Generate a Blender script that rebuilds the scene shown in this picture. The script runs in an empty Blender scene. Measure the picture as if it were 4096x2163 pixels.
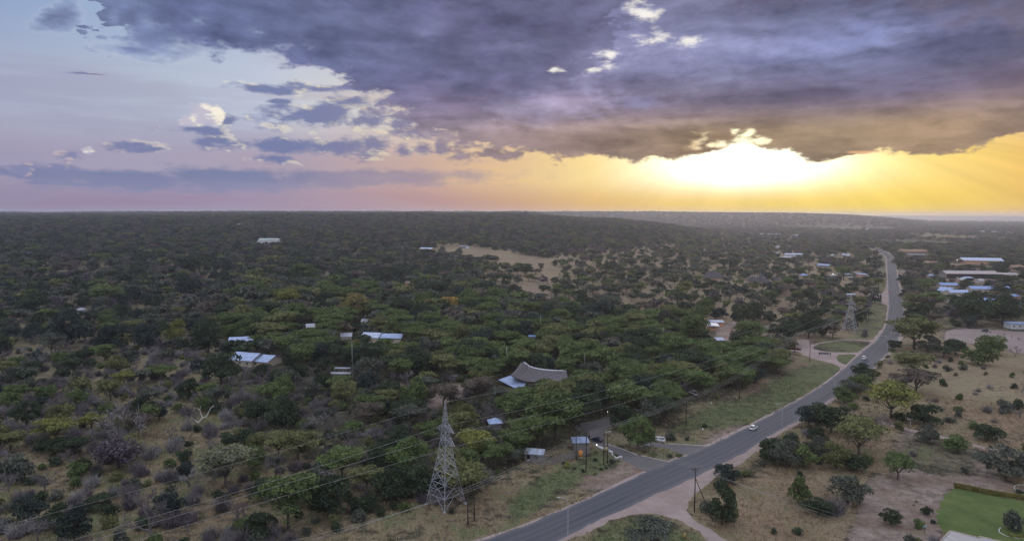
import bpy, bmesh, math, random
import numpy as np
from mathutils import Vector, Matrix
from mathutils.geometry import tessellate_polygon

R_ = math.radians
SC = bpy.context.scene
COL = SC.collection
# ------------------------------------------------------------------ camera
CAM_H = 75.0
FPX = 24.0 / 36.0 * 1024.0
PITCH = math.atan(57.5 / FPX)
ROLL = math.atan(4.0 / 1024.0)
cp, sp = math.cos(PITCH), math.sin(PITCH)
cr, sr = math.cos(ROLL), math.sin(ROLL)
FWD = np.array([0, cp, -sp])
_r0 = np.array([1.0, 0, 0]); _u0 = np.array([0, sp, cp])
RGT = _r0 * cr + _u0 * sr
UPV = _u0 * cr - _r0 * sr
cam_data = bpy.data.cameras.new('camera')
cam_data.lens = 24.0; cam_data.sensor_width = 36.0
cam_data.clip_start = 0.5; cam_data.clip_end = 120000.0
cam = bpy.data.objects.new('camera', cam_data); COL.objects.link(cam)
m = Matrix(((RGT[0], UPV[0], -FWD[0], 0), (RGT[1], UPV[1], -FWD[1], 0), (RGT[2], UPV[2], -FWD[2], CAM_H), (0, 0, 0, 1)))
cam.matrix_world = m
SC.camera = cam

SUN_AZ, SUN_EL = 18.9, 5.0          # behind the cloud bank, right of the middle
# ------------------------------------------------------------------ world
def ray(u, v):
    d = FWD + RGT * ((u - 512.0) / FPX) + UPV * ((270.0 - v) / FPX)
    return d
def azel(u, v):
    d = ray(u, v)
    return math.degrees(math.atan2(d[0], d[1])), math.degrees(math.atan2(d[2], math.hypot(d[0], d[1])))
def lin(c):
    c = c / 255.0
    return c / 12.92 if c <= 0.04045 else ((c + 0.055) / 1.055) ** 2.4
def rgb(r, g, b, k=1.0):
    return (lin(r) * k, lin(g) * k, lin(b) * k, 1.0)

class NT:
    """small helper to write node trees as expressions"""
    def __init__(self, tree):
        self.t = tree
    def _in(self, sock, v):
        if isinstance(v, bpy.types.NodeSocket):
            self.t.links.new(v, sock)
        else:
            sock.default_value = v
    def m(self, op, a, b=None, c=None, clamp=False):
        n = self.t.nodes.new('ShaderNodeMath'); n.operation = op; n.use_clamp = clamp
        self._in(n.inputs[0], a)
        if b is not None: self._in(n.inputs[1], b)
        if c is not None: self._in(n.inputs[2], c)
        return n.outputs[0]
    def vm(self, op, a, b=None, c=None, out='Vector'):
        n = self.t.nodes.new('ShaderNodeVectorMath'); n.operation = op
        self._in(n.inputs[0], a)
        if b is not None: self._in(n.inputs[1], b)
        if c is not None: self._in(n.inputs[2], c)
        return n.outputs[out]
    def xyz(self, x, y, z=0.0):
        n = self.t.nodes.new('ShaderNodeCombineXYZ')
        self._in(n.inputs[0], x); self._in(n.inputs[1], y); self._in(n.inputs[2], z)
        return n.outputs[0]
    def sep(self, v):
        n = self.t.nodes.new('ShaderNodeSeparateXYZ'); self._in(n.inputs[0], v)
        return n.outputs
    def ss(self, x, lo, hi, a=0.0, b=1.0):
        n = self.t.nodes.new('ShaderNodeMapRange'); n.interpolation_type = 'SMOOTHSTEP'
        self._in(n.inputs[0], x); self._in(n.inputs[1], lo); self._in(n.inputs[2], hi)
        self._in(n.inputs[3], a); self._in(n.inputs[4], b)
        return n.outputs[0]
    def lr(self, x, lo, hi, a=0.0, b=1.0):
        n = self.t.nodes.new('ShaderNodeMapRange'); n.clamp = True
        self._in(n.inputs[0], x); self._in(n.inputs[1], lo); self._in(n.inputs[2], hi)
        self._in(n.inputs[3], a); self._in(n.inputs[4], b)
        return n.outputs[0]
    def noise(self, vec, scale, detail=3.0, rough=0.5, dist=0.0, dim='3D', out=0):
        n = self.t.nodes.new('ShaderNodeTexNoise'); n.noise_dimensions = dim
        if vec is not None: self._in(n.inputs['Vector'], vec)
        n.inputs['Scale'].default_value = scale; n.inputs['Detail'].default_value = detail
        n.inputs['Roughness'].default_value = rough; n.inputs['Distortion'].default_value = dist
        return n.outputs[out]
    def ramp(self, f, stops, interp='LINEAR'):
        n = self.t.nodes.new('ShaderNodeValToRGB'); self._in(n.inputs[0], f)
        e = n.color_ramp; e.interpolation = interp
        while len(e.elements) > 1: e.elements.remove(e.elements[-1])
        e.elements[0].position = stops[0][0]; e.elements[0].color = stops[0][1]
        for p, c in stops[1:]:
            q = e.elements.new(p); q.color = c
        return n.outputs[0]
    def mix(self, f, a, b, mode='MIX'):
        n = self.t.nodes.new('ShaderNodeMix'); n.data_type = 'RGBA'; n.blend_type = mode
        self._in(n.inputs[0], f); self._in(n.inputs[6], a); self._in(n.inputs[7], b)
        return n.outputs[2]
    def curve(self, x, pts):
        n = self.t.nodes.new('ShaderNodeFloatCurve'); self._in(n.inputs['Value'], x)
        c = n.mapping.curves[0]
        c.points[0].location = pts[0]; c.points[1].location = pts[-1]
        for p in pts[1:-1]: c.points.new(*p)
        for p in c.points: p.handle_type = 'AUTO_CLAMPED'
        n.mapping.update()
        return n.outputs[0]

world = bpy.data.worlds.new('World'); SC.world = world; world.use_nodes = True
wt = world.node_tree; wt.nodes.clear(); W = NT(wt)
tc = wt.nodes.new('ShaderNodeTexCoord')
dx, dy, dz = W.sep(tc.outputs['Generated'])
AZ = W.m('MULTIPLY', W.m('ARCTAN2', dx, dy), 57.29578)
EL = W.m('MULTIPLY', W.m('ARCSINE', dz), 57.29578)
def an(az): return min(max((az + 50.0) / 100.0, 0.0), 1.0)     # azimuth -50..50 deg -> 0..1
AN = W.lr(AZ, -50, 50)
def az_stops(cols, v):
    return [(an(azel(u, v)[0]), c) for u, c in cols]
def el_of(v, u=512): return azel(u, v)[1]
# --- the clear air behind the clouds: four rows of colour from the horizon up
row0 = W.ramp(AN, az_stops([(-200, rgb(130, 120, 158)), (0, rgb(152, 136, 162)), (200, rgb(160, 136, 162)), (330, rgb(172, 140, 158)), (430, rgb(186, 146, 148)),
    (520, rgb(208, 164, 128)), (600, rgb(232, 186, 108)), (690, rgb(244, 206, 104)), (780, rgb(248, 212, 84)), (900, rgb(250, 214, 66)), (1024, rgb(240, 196, 92)), (1200, rgb(190, 150, 120))], 205))
row1 = W.ramp(AN, az_stops([(-200, rgb(150, 150, 185)), (0, rgb(168, 162, 186)), (150, rgb(172, 166, 188)), (300, rgb(178, 164, 180)), (420, rgb(205, 174, 162)),
    (500, rgb(234, 196, 146)), (590, rgb(250, 220, 148)), (660, rgb(255, 240, 190)), (740, rgb(255, 250, 225)), (860, rgb(255, 232, 152)), (930, rgb(250, 218, 118)), (1024, rgb(238, 192, 98)), (1200, rgb(190, 160, 140))], 168))
row2 = W.ramp(AN, az_stops([(-200, rgb(158, 172, 205)), (0, rgb(174, 182, 204)), (150, rgb(186, 196, 214)), (260, rgb(198, 206, 222)), (360, rgb(222, 218, 214)), (440, rgb(238, 222, 196)),
    (560, rgb(225, 200, 180)), (750, rgb(255, 235, 190)), (1024, rgb(235, 205, 160)), (1200, rgb(180, 165, 160))], 115))
row3 = W.ramp(AN, az_stops([(-200, rgb(140, 165, 205)), (0, rgb(146, 170, 208)), (150, rgb(164, 186, 216)), (300, rgb(190, 202, 224)), (520, rgb(170, 180, 215)), (650, rgb(240, 238, 235)), (1024, rgb(170, 180, 215))], 30))
clear = W.mix(W.ss(EL, el_of(205), el_of(176)), row0, row1)
clear = W.mix(W.ss(EL, el_of(165), el_of(120)), clear, row2)
clear = W.mix(W.ss(EL, el_of(110), el_of(20)), clear, row3)
clear = W.mix(1.0, clear, (0.94, 0.935, 0.945, 1.0), 'MULTIPLY')
# --- warped picture-free coordinates (degrees)
P0 = W.xyz(AZ, EL, 0.0)
wcol = W.noise(W.vm('MULTIPLY', P0, (0.11, 0.30, 1.0)), 1.0, 3.0, 0.55, out=1)
warp = W.vm('MULTIPLY', W.vm('SUBTRACT', wcol, (0.5, 0.5, 0.5)), (2.6, 1.3, 0.0))
P = W.vm('ADD', P0, warp)
fine = W.noise(W.vm('MULTIPLY', P0, (0.36, 0.80, 1.0)), 1.0, 9.0, 0.60)       # ragged edges
lay = W.noise(W.vm('MULTIPLY', P, (0.05, 0.42, 1.0)), 1.0, 5.0, 0.58)          # flat layered streaks
big = W.noise(W.vm('MULTIPLY', P, (0.09, 0.2, 1.0)), 1.0, 5.0, 0.5)
fine_c = W.m('SUBTRACT', fine, 0.5)
fine2 = W.noise(W.vm('MULTIPLY', W.vm('ADD', P0, (0.55, 0.30, 0.0)), (0.36, 0.80, 1.0)), 1.0, 5.0, 0.60)
relief = W.m('SUBTRACT', fine, fine2)                       # > 0 on the side that faces the sun
def blob(u, v, ru, rv, rot=0.0, src=None):
    a, e = azel(u, v)
    sa = abs(azel(u + 1, v)[0] - a) * ru
    se = abs(azel(u, v + 1)[1] - e) * rv
    d = W.vm('SUBTRACT', src or P, (a, e, 0.0))
    if rot:
        n = wt.nodes.new('ShaderNodeVectorRotate'); n.rotation_type = 'Z_AXIS'
        wt.links.new(d, n.inputs['Vector']); n.inputs['Angle'].default_value = R_(rot); d = n.outputs[0]
    d = W.vm('MULTIPLY', d, (1.0 / sa, 1.0 / se, 0.0))
    return W.m('SUBTRACT', 1.0, W.vm('LENGTH', d, out='Value'))
def vmax(lst, k=0.15):
    r = lst[0]
    for x in lst[1:]: r = W.m('SMOOTH_MAX', r, x, k)
    return r
ANW = W.lr(W.m('ADD', W.sep(P)[0], W.m('MULTIPLY', fine_c, 14.0)), -50, 50)
def edge_curve(pts, x=None):
    """pts (u,v) -> elevation as a function of azimuth (0..22 deg in 0..1)"""
    q = []
    for u, v in pts:
        a, e = azel(u, v); q.append((an(a), max(0.0, e) / 22.0))
    if q[0][0] > 0: q = [(0.0, q[0][1])] + q
    if q[-1][0] < 1: q = q + [(1.0, q[-1][1])]
    return W.m('MULTIPLY', W.curve(x or AN, q), 22.0)
# --- grey-blue band lying low on the left
band = vmax([blob(40, 172, 90, 9), blob(110, 176, 130, 14), blob(230, 177, 160, 14), blob(360, 177, 180, 10), blob(-80, 170, 120, 11), blob(70, 185, 60, 3)])
band_m = W.ss(W.m('ADD', W.m('ADD', band, W.m('MULTIPLY', fine_c, 2.2)), W.m('MULTIPLY', W.m('SUBTRACT', lay, .5), 1.5)), -0.1, 0.6, 0.0, 0.88)
band_c = W.ramp(AN, az_stops([(0, rgb(112, 122, 160)), (250, rgb(116, 126, 164)), (420, rgb(152, 138, 158)), (560, rgb(200, 170, 145))], 175))
col = W.mix(band_m, clear, band_c)
veil = W.m('MULTIPLY', W.ss(lay, 0.42, 0.62), W.m('MULTIPLY', W.ss(EL, el_of(20), el_of(110)), W.ss(AZ, azel(640, 100)[0], azel(400, 100)[0], 0.0, 0.42)))
col = W.mix(veil, col, W.ramp(AN, az_stops([(0, rgb(150, 148, 178)), (250, rgb(158, 152, 180)), (420, rgb(190, 166, 164))], 130)))
# --- cumulus puffs, rows v 90..160, darker than the air behind, with lit rims
puffs = vmax([blob(260, 86, 36, 6), blob(318, 86, 34, 7), blob(276, 100, 12, 3), blob(290, 118, 46, 13), blob(330, 112, 30, 13), blob(356, 100, 32, 8), blob(232, 118, 12, 8), blob(372, 120, 30, 10), blob(205, 131, 46, 6), 
    blob(142, 143, 34, 5), blob(155, 148, 28, 3), blob(270, 147, 66, 9), blob(340, 148, 40, 10), blob(375, 147, 22, 11), blob(398, 150, 16, 9), blob(420, 148, 14, 8), blob(72, 153, 22, 9), blob(90, 76, 26, 1.2),
    blob(275, 160, 30, 5), blob(505, 154, 24, 6), blob(440, 146, 12, 10), blob(400, 122, 44, 10), blob(430, 132, 40, 8), blob(460, 140, 22, 10), blob(20, 168, 14, 6), blob(60, 166, 12, 5)], 0.1)
puff_f = W.m('ADD', W.m('ADD', puffs, W.ss(AZ, azel(200, 120)[0], azel(330, 120)[0], 0.0, 0.14)), W.m('MULTIPLY', fine_c, 4.4))
puff_m = W.ss(puff_f, -0.1, 0.75, 0.0, 0.93)
puff_c = W.ramp(AN, az_stops([(0, rgb(136, 138, 172)), (150, rgb(118, 126, 166)), (300, rgb(112, 122, 164)), (420, rgb(128, 124, 156)), (480, rgb(140, 122, 142)), (560, rgb(150, 126, 126))], 130))
# rims catch the light towards the sun

rim = W.ss(relief, 0.02, 0.12)
rim_edge = W.m('MULTIPLY', rim, W.ss(puff_f, 1.1, 0.12))
lit_c = W.ramp(AN, az_stops([(0, rgb(214, 184, 178)), (200, rgb(250, 240, 216)), (420, rgb(255, 240, 190)), (560, rgb(255, 225, 150))], 130))
white_puff = W.ss(W.m('ADD', vmax([blob(192, 119, 22, 9), blob(204, 113, 18, 10), blob(219, 115, 9, 12), blob(89, 148, 8, 6)]), W.m('MULTIPLY', fine_c, 2.6)), 0.0, 0.5)
puff_c = W.mix(W.m('MULTIPLY', rim_edge, 0.9), puff_c, lit_c)
col = W.mix(puff_m, col, puff_c)
col = W.mix(W.m('MULTIPLY', white_puff, 0.85), col, W.mix(W.ss(relief, -0.05, 0.08), rgb(196, 190, 206), rgb(255, 246, 226)))
# --- the high grey deck that fills the right of the sky; its underside is one long ragged edge
deck_lo = edge_curve([(-200, -60), (60, -40), (180, 40), (300, 70), (350, 96), (400, 124), (440, 150), (480, 160), (520, 160), (560, 158), (640, 160), (700, 158), (722, 150), (745, 144),
                      (765, 150), (790, 152), (830, 159), (870, 152), (930, 154), (980, 148), (1024, 134), (1200, 110)])
deck_d = W.m('ADD', W.m('SUBTRACT', EL, deck_lo), W.m('MULTIPLY', fine_c, W.lr(AZ, azel(440, 140)[0], azel(600, 140)[0], 11.0, 2.4)))
deck_m = W.ss(deck_d, -0.05, W.lr(AZ, azel(440, 140)[0], azel(600, 140)[0], 1.6, 0.25))
dc_lo = W.ramp(AN, az_stops([(300, rgb(140, 132, 158)), (450, rgb(152, 136, 146)), (560, rgb(158, 136, 130)), (700, rgb(156, 132, 108)), (820, rgb(158, 136, 112)), (940, rgb(168, 142, 116)), (1100, rgb(150, 128, 120))], 140))
dc_mid = W.ramp(AN, az_stops([(250, rgb(120, 126, 165)), (450, rgb(138, 128, 156)), (600, rgb(140, 128, 150)), (760, rgb(124, 114, 136)), (900, rgb(112, 104, 130)), (1024, rgb(124, 110, 126))], 95))
dc_hi = W.ramp(AN, az_stops([(100, rgb(112, 122, 162)), (300, rgb(108, 114, 156)), (500, rgb(112, 108, 150)), (700, rgb(130, 133, 166)), (840, rgb(116, 121, 156)), (1024, rgb(104, 106, 138))], 40))
deck_c = W.mix(W.ss(EL, el_of(140), el_of(100)), dc_lo, dc_mid)
deck_c = W.mix(W.ss(EL, el_of(112), el_of(65)), deck_c, dc_hi)
shade = W.m('ADD', W.lr(lay, 0.3, 0.7, 0.68, 1.30), W.m('MULTIPLY', relief, 0.7))
deck_c = W.mix(1.0, deck_c, W.xyz(shade, shade, shade), 'MULTIPLY')
# lighter window in the middle of the deck
win = W.ss(W.m('ADD', vmax([blob(590, 68, 60, 30), blob(700, 55, 150, 22), blob(820, 40, 120, 20), blob(540, 110, 60, 14), blob(640, 102, 40, 10)], 0.3), W.m('MULTIPLY', fine_c, 3.0)), -0.2, 1.0)
deck_c = W.mix(W.m('MULTIPLY', win, 0.6), deck_c, W.ramp(AN, az_stops([(480, rgb(165, 155, 178)), (620, rgb(150, 148, 184)), (900, rgb(122, 132, 180))], 60)))
col = W.mix(deck_m, col, deck_c)
# --- dark slate cloud masses in front of the deck
bank_lo = edge_curve([(-200, -90), (60, -90), (92, -10), (98, 30), (104, 45), (118, 52), (140, 57), (176, 61), (200, 55), (234, 61), (303, 66), (322, 62), (336, 76), (384, 86), (440, 98), (500, 104), (560, 98), (592, 80), (612, 56), (626, 24), (640, 8), (700, 14), (860, 15), (960, 24), (1100, 44)], ANW)
bank = W.m('MINIMUM', W.m('MULTIPLY', W.m('SUBTRACT', EL, bank_lo), 0.55), 1.0)
dark = vmax([bank, blob(50, 17, 34, 15, -30), blob(130, 50, 36, 8)], 0.12)
dark_f = W.m('ADD', W.m('ADD', dark, W.m('MULTIPLY', fine_c, 2.5)), W.m('MULTIPLY', W.m('SUBTRACT', big, 0.5), 1.5))
dark_m = W.ss(dark_f, -0.2, W.lr(AZ, -20.0, 5.0, 0.9, 1.5))
dk_c = W.ramp(AN, az_stops([(50, rgb(112, 122, 160)), (200, rgb(104, 114, 154)), (330, rgb(102, 109, 144)), (460, rgb(102, 104, 135)), (600, rgb(100, 99, 128)), (760, rgb(102, 98, 124)), (1000, rgb(106, 100, 122))], 50))
dshade = W.m('ADD', W.m('ADD', W.lr(big, 0.35, 0.65, 0.84, 1.22), W.lr(dark_f, 0.1, 1.2, 0.25, -0.1)), W.m('MULTIPLY', relief, 0.75))
dk_c = W.mix(1.0, dk_c, W.xyz(dshade, dshade, dshade), 'MULTIPLY')
col = W.mix(W.m('MULTIPLY', dark_m, 0.93), col, dk_c)
# dark bellies and paler gaps that give the bank its layered depth
n_big = W.m('MULTIPLY', W.m('SUBTRACT', big, 0.5), 3.0)
belly = vmax([blob(415, 82, 88, 20), blob(470, 100, 80, 9), blob(525, 22, 84, 24), blob(780, 6, 140, 13), blob(300, 40, 62, 22), blob(735, 98, 110, 8), blob(970, 62, 80, 34), blob(215, 30, 40, 22), blob(640, 80, 40, 12), blob(900, 112, 80, 6), blob(590, 142, 90, 10), blob(860, 140, 90, 12)], 0.25)
belly = W.ss(W.m('ADD', W.m('ADD', belly, W.m('MULTIPLY', n_big, 0.8)), W.m('MULTIPLY', fine_c, 1.2)), -0.15, 0.95)
gap = vmax([blob(428, 26, 26, 20), blob(500, 50, 60, 8), blob(600, 52, 46, 26), blob(700, 44, 90, 14), blob(850, 40, 110, 14), blob(560, 100, 90, 14), blob(380, 44, 40, 8), blob(500, 128, 60, 8), blob(640, 122, 120, 6), blob(146, 18, 12, 14), blob(112, 16, 10, 10)], 0.25)
gap = W.ss(W.m('ADD', W.m('SUBTRACT', gap, W.m('MULTIPLY', n_big, 0.6)), W.m('MULTIPLY', fine_c, 1.6)), -0.1, 1.0)
cloudy = W.m('MAXIMUM', deck_m, dark_m)
bil = W.noise(W.vm('MULTIPLY', W.vm('ADD', P, (31.0, 7.0, 0.0)), (0.16, 0.42, 1.0)), 1.0, 7.0, 0.62)
bil = W.m('MULTIPLY', W.m('SUBTRACT', W.ss(bil, 0.38, 0.62), 0.5), 0.30)
mod = W.m('ADD', 1.0, W.m('MULTIPLY', cloudy, W.m('ADD', bil, W.m('SUBTRACT', W.m('MULTIPLY', gap, 0.38), W.m('MULTIPLY', belly, 0.22)))))
col = W.mix(1.0, col, W.xyz(mod, mod, W.m('ADD', W.m('MULTIPLY', mod, 0.92), 0.08)), 'MULTIPLY')
# pale torn edges where dark cloud meets open sky
torn = W.m('MULTIPLY', W.ss(dark_f, -0.22, 0.02), W.ss(dark_f, 0.16, 0.02))
torn = W.m('MULTIPLY', torn, W.m('MULTIPLY', W.m('SUBTRACT', 1.0, deck_m), 0.1))
col = W.mix(torn, col, rgb(226, 222, 226))
# --- holes that let the sun's light through
hole = vmax([blob(660, 30, 22, 10), blob(645, 14, 16, 11), blob(606, 58, 11, 9), blob(588, 70, 12, 4), blob(555, 71, 9, 3), blob(690, 40, 12, 8)], 0.05)
hole_m = W.ss(W.m('ADD', hole, W.m('MULTIPLY', fine_c, 7.0)), -0.2, 1.3)
col = W.mix(W.m('MULTIPLY', hole_m, 0.9), col, rgb(255, 250, 240))
hole2 = vmax([blob(754, 139, 22, 6), blob(745, 133, 8, 4), blob(716, 143, 8, 3), blob(728, 142, 10, 4), blob(695, 145, 12, 8), blob(735, 128, 5, 4), blob(748, 131, 8, 3), blob(864, 153, 20, 1.6)], 0.05)
hole2_m = W.ss(W.m('ADD', hole2, W.m('MULTIPLY', fine_c, 7.5)), -0.3, 1.5)
col = W.mix(hole2_m, col, W.mix(W.ss(W.m('ABSOLUTE', W.m('SUBTRACT', AZ, azel(754, 139)[0])), 1.0, 7.0), rgb(255, 246, 205, 1.6), rgb(228, 178, 132)))
# --- the sun's glow under the deck (the disc itself stays behind the cloud)
g1 = W.vm('LENGTH', W.vm('MULTIPLY', W.vm('SUBTRACT', P0, (azel(750, 162)[0], azel(750, 162)[1], 0.0)), (1 / 6.2, 1 / 1.5, 0.0)), out='Value')
g1 = W.m('EXPONENT', W.m('MULTIPLY', W.m('POWER', g1, 2.0), -1.0))
under = W.ss(deck_d, 0.35, -0.15)
g1 = W.m('MULTIPLY', g1, W.m('MULTIPLY', under, 1.6))
g2 = W.vm('LENGTH', W.vm('MULTIPLY', W.vm('SUBTRACT', P0, (azel(800, 165)[0], azel(800, 165)[1], 0.0)), (1 / 20.0, 1 / 3.6, 0.0)), out='Value')
g2 = W.m('MULTIPLY', W.m('EXPONENT', W.m('MULTIPLY', W.m('POWER', g2, 2.0), -1.0)), W.m('MULTIPLY', under, 0.16))
add = W.mix(1.0, W.vm('SCALE', W.xyz(1.0, 0.93, 0.72), None, None), (0, 0, 0, 1), 'ADD') if False else None
sc1 = W.vm('MULTIPLY', W.xyz(g1, g1, g1), (1.0, 0.97, 0.86))
sc2 = W.vm('MULTIPLY', W.xyz(g2, g2, g2), (1.0, 0.82, 0.40))
col = W.mix(1.0, col, sc1, 'ADD'); col = W.mix(1.0, col, sc2, 'ADD')
# --- shafts fanning down from the hole
fan = W.m('DIVIDE', W.m('SUBTRACT', AZ, azel(752, 140)[0]), W.m('ADD', W.m('SUBTRACT', azel(752, 100)[1], EL), 0.5))
shaft = W.noise(W.xyz(W.m('MULTIPLY', fan, 3.0), 0.3, 0.0), 1.0, 2.0, 0.5)
sh = W.m('MULTIPLY', W.m('MULTIPLY', W.m('SUBTRACT', shaft, 0.5), 0.34), W.m('MULTIPLY', under, W.ss(AZ, azel(520, 170)[0], azel(700, 170)[0])))
sh = W.m('ADD', sh, 1.0)
col = W.mix(1.0, col, W.xyz(sh, sh, sh), 'MULTIPLY')
# --- the rest of the dome: broken cloud over open blue air, raised out of view to brighten the land
hi_n = W.noise(W.vm('DIVIDE', tc.outputs['Generated'], W.xyz(W.m('ADD', W.m('ABSOLUTE', dz), 0.15), W.m('ADD', W.m('ABSOLUTE', dz), 0.15), 1.0)), 1.3, 3.0, 0.55)
dome = W.mix(W.ss(hi_n, 0.42, 0.6), rgb(205, 210, 224, 1.7), rgb(170, 172, 190, 1.5))
nish = wt.nodes.new('ShaderNodeTexSky'); nish.sky_type = 'NISHITA'; nish.sun_disc = False
nish.sun_elevation = R_(SUN_EL); nish.sun_rotation = R_(SUN_AZ); nish.altitude = 900; nish.dust_density = 2.0
nish_s = W.vm('SCALE', nish.outputs[0]); nish_s.node.inputs['Scale'].default_value = 0.08
dome = W.mix(1.0, dome, nish_s, 'ADD')
col = W.mix(W.ss(EL, 17.5, 32.0), col, dome)
behind = W.ss(W.m('ABSOLUTE', AZ), 50.0, 100.0)
col = W.mix(W.m('MULTIPLY', behind, 0.8), col, W.mix(W.ss(EL, 0.0, 20.0), rgb(160, 150, 180), dome))
col = W.mix(W.ss(EL, -0.5, -3.0), col, rgb(90, 86, 96))
bg = wt.nodes.new('ShaderNodeBackground'); wt.links.new(col, bg.inputs[0]); bg.inputs[1].default_value = 1.0
wo = wt.nodes.new('ShaderNodeOutputWorld'); wt.links.new(bg.outputs[0], wo.inputs[0])
world.cycles.sampling_method = 'MANUAL'; world.cycles.sample_map_resolution = 1024
# ------------------------------------------------------------------ sun, exposure
sun_d = bpy.data.lights.new('sun', 'SUN'); sun_d.energy = 1.0; sun_d.angle = R_(14); sun_d.color = (1.0, 0.80, 0.55)
sun = bpy.data.objects.new('sun', sun_d); COL.objects.link(sun)
sd = Vector((math.sin(R_(SUN_AZ)) * math.cos(R_(SUN_EL)), math.cos(R_(SUN_AZ)) * math.cos(R_(SUN_EL)), math.sin(R_(SUN_EL))))
sun.rotation_euler = (-sd).to_track_quat('-Z', 'Y').to_euler(); sun.location = (0, 0, 200)
SC.view_settings.view_transform = 'Standard'; SC.view_settings.look = 'None'
SC.view_settings.exposure = 0.0; SC.view_settings.gamma = 1.0; SC.view_settings.use_curve_mapping = False
SC.render.engine = 'CYCLES'
SC.cycles.use_denoising = True; SC.cycles.denoiser = 'OPENIMAGEDENOISE'; SC.cycles.denoising_input_passes = 'RGB_ALBEDO_NORMAL'
SC.cycles.max_bounces = 5; SC.cycles.diffuse_bounces = 2; SC.cycles.glossy_bounces = 2; SC.cycles.transmission_bounces = 2
SC.cycles.volume_bounces = 0; SC.cycles.transparent_max_bounces = 4
SC.cycles.sample_clamp_indirect = 3.0; SC.cycles.sample_clamp_direct = 6.0; SC.cycles.caustics_reflective = False; SC.cycles.caustics_refractive = False
# ------------------------------------------------------------------ terrain
def sstep(x, a, b):
    t = np.clip((np.asarray(x, float) - a) / (b - a), 0, 1); return t * t * (3 - 2 * t)
def terrain(x, y):
    x = np.asarray(x, float); y = np.asarray(y, float)
    r = np.hypot(x, y)
    az = np.arctan2(x, y)
    u = np.where(np.abs(az) < 1.2, 512 + FPX * np.tan(np.clip(az, -1.2, 1.2)), np.where(az > 0, 3000, -1500))
    near = np.interp(u, [-1500, 0, 256, 512, 545, 575, 613, 661, 700, 735, 3000], [44, 48, 58, 66, 62, 56, 50, 33, 14, 0, 0])
    g = sstep(r, 620, 2300) * 0.75 + sstep(r, 1000, 2300) * 0.25
    fall = sstep(u, 530, 590)
    z = near * g * (1 - fall * sstep(r, 2400, 3600))
    far_l = np.interp(u, [-1500, 0, 256, 512, 3000], [50, 52, 70, 76, 76])
    z = np.where(r > 2300, z + (1 - fall) * (far_l - near) * sstep(r, 2300, 6500), z)
    ridge = np.interp(u, [400, 530, 600, 700, 800, 850, 885, 930, 3000], [80, 80, 79, 78, 74, 60, 38, 0, 0])
    z = z + fall * ridge * sstep(r, 3900, 5800)
    und = 2.2 * np.sin(x / 170.0 + 1.3) * np.sin(y / 210.0) + 1.4 * np.sin(x / 61.0 + y / 83.0) * np.sin(y / 97.0 - 2)
    und = und * sstep(r, 600, 1300) * (1 - sstep(u, 640, 760)) * (1.0 + sstep(r, 2000, 5000) * 1.3)
    z = z + und
    z = z * (1 - sstep(r, 8600, 10500)) - 13.0 * sstep(r, 8600, 10500) + 3.0 * sstep(r, 6500, 8400) * (1 - sstep(r, 8400, 9000)) * sstep(u, 880, 930)
    return z
_RS = np.concatenate([np.linspace(120, 700, 300), np.geomspace(701, 30000, 2400)])
def hit(u, v, dz=0.0):
    """the ground point seen at a place of the photograph (dz: a plane that much above the ground)"""
    d = ray(u, v); h = math.hypot(d[0], d[1])
    if d[2] < 0:
        r = (dz - CAM_H) / d[2] * h
        if 0 < r < 620: return Vector((d[0] / h * r, d[1] / h * r, dz))
    X = d[0] / h * _RS; Y = d[1] / h * _RS; Z = CAM_H + d[2] / h * _RS
    below = np.nonzero(Z < terrain(X, Y) + dz)[0]
    i = below[0] if len(below) else len(_RS) - 1
    return Vector((X[i], Y[i], terrain(X[i], Y[i]) + dz))
def mpp(p):
    """metres per pixel at point p"""
    return (p[0] * FWD[0] + p[1] * FWD[1] + (p[2] - CAM_H) * FWD[2]) / FPX
def proj(x, y, z):
    q = np.array([x, y, z - CAM_H]); w = q @ FWD
    return 512 + FPX * (q @ RGT) / w, 270 - FPX * (q @ UPV) / w, w
def gz(x, y): return float(terrain(x, y))
def atz(u, v, z):
    d = ray(u, v); t = (z - CAM_H) / d[2]
    return Vector((d[0] * t, d[1] * t, z))
def aty(u, v, y):
    d = ray(u, v); t = y / d[1]
    return Vector((d[0] * t, y, CAM_H + d[2] * t))
# ------------------------------------------------------------------ crop frames the layout was measured in
def frame(u0, v0, k): return lambda pts: [(u0 + x * k, v0 + y * k) for x, y in pts]
c1 = frame(0, 350, .1403); c2 = frame(256, 350, .1403); c3 = frame(512, 350, .1403); c4 = frame(768, 350, .1403)
c5 = frame(512, 205, .1066); c6 = frame(768, 205, .1066); cL = frame(0, 205, .1066); cM = frame(256, 205, .1066)
cA = frame(825, 280, .05147); z5 = frame(510, 430, .06405); z3 = frame(775, 320, .04464)
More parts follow.
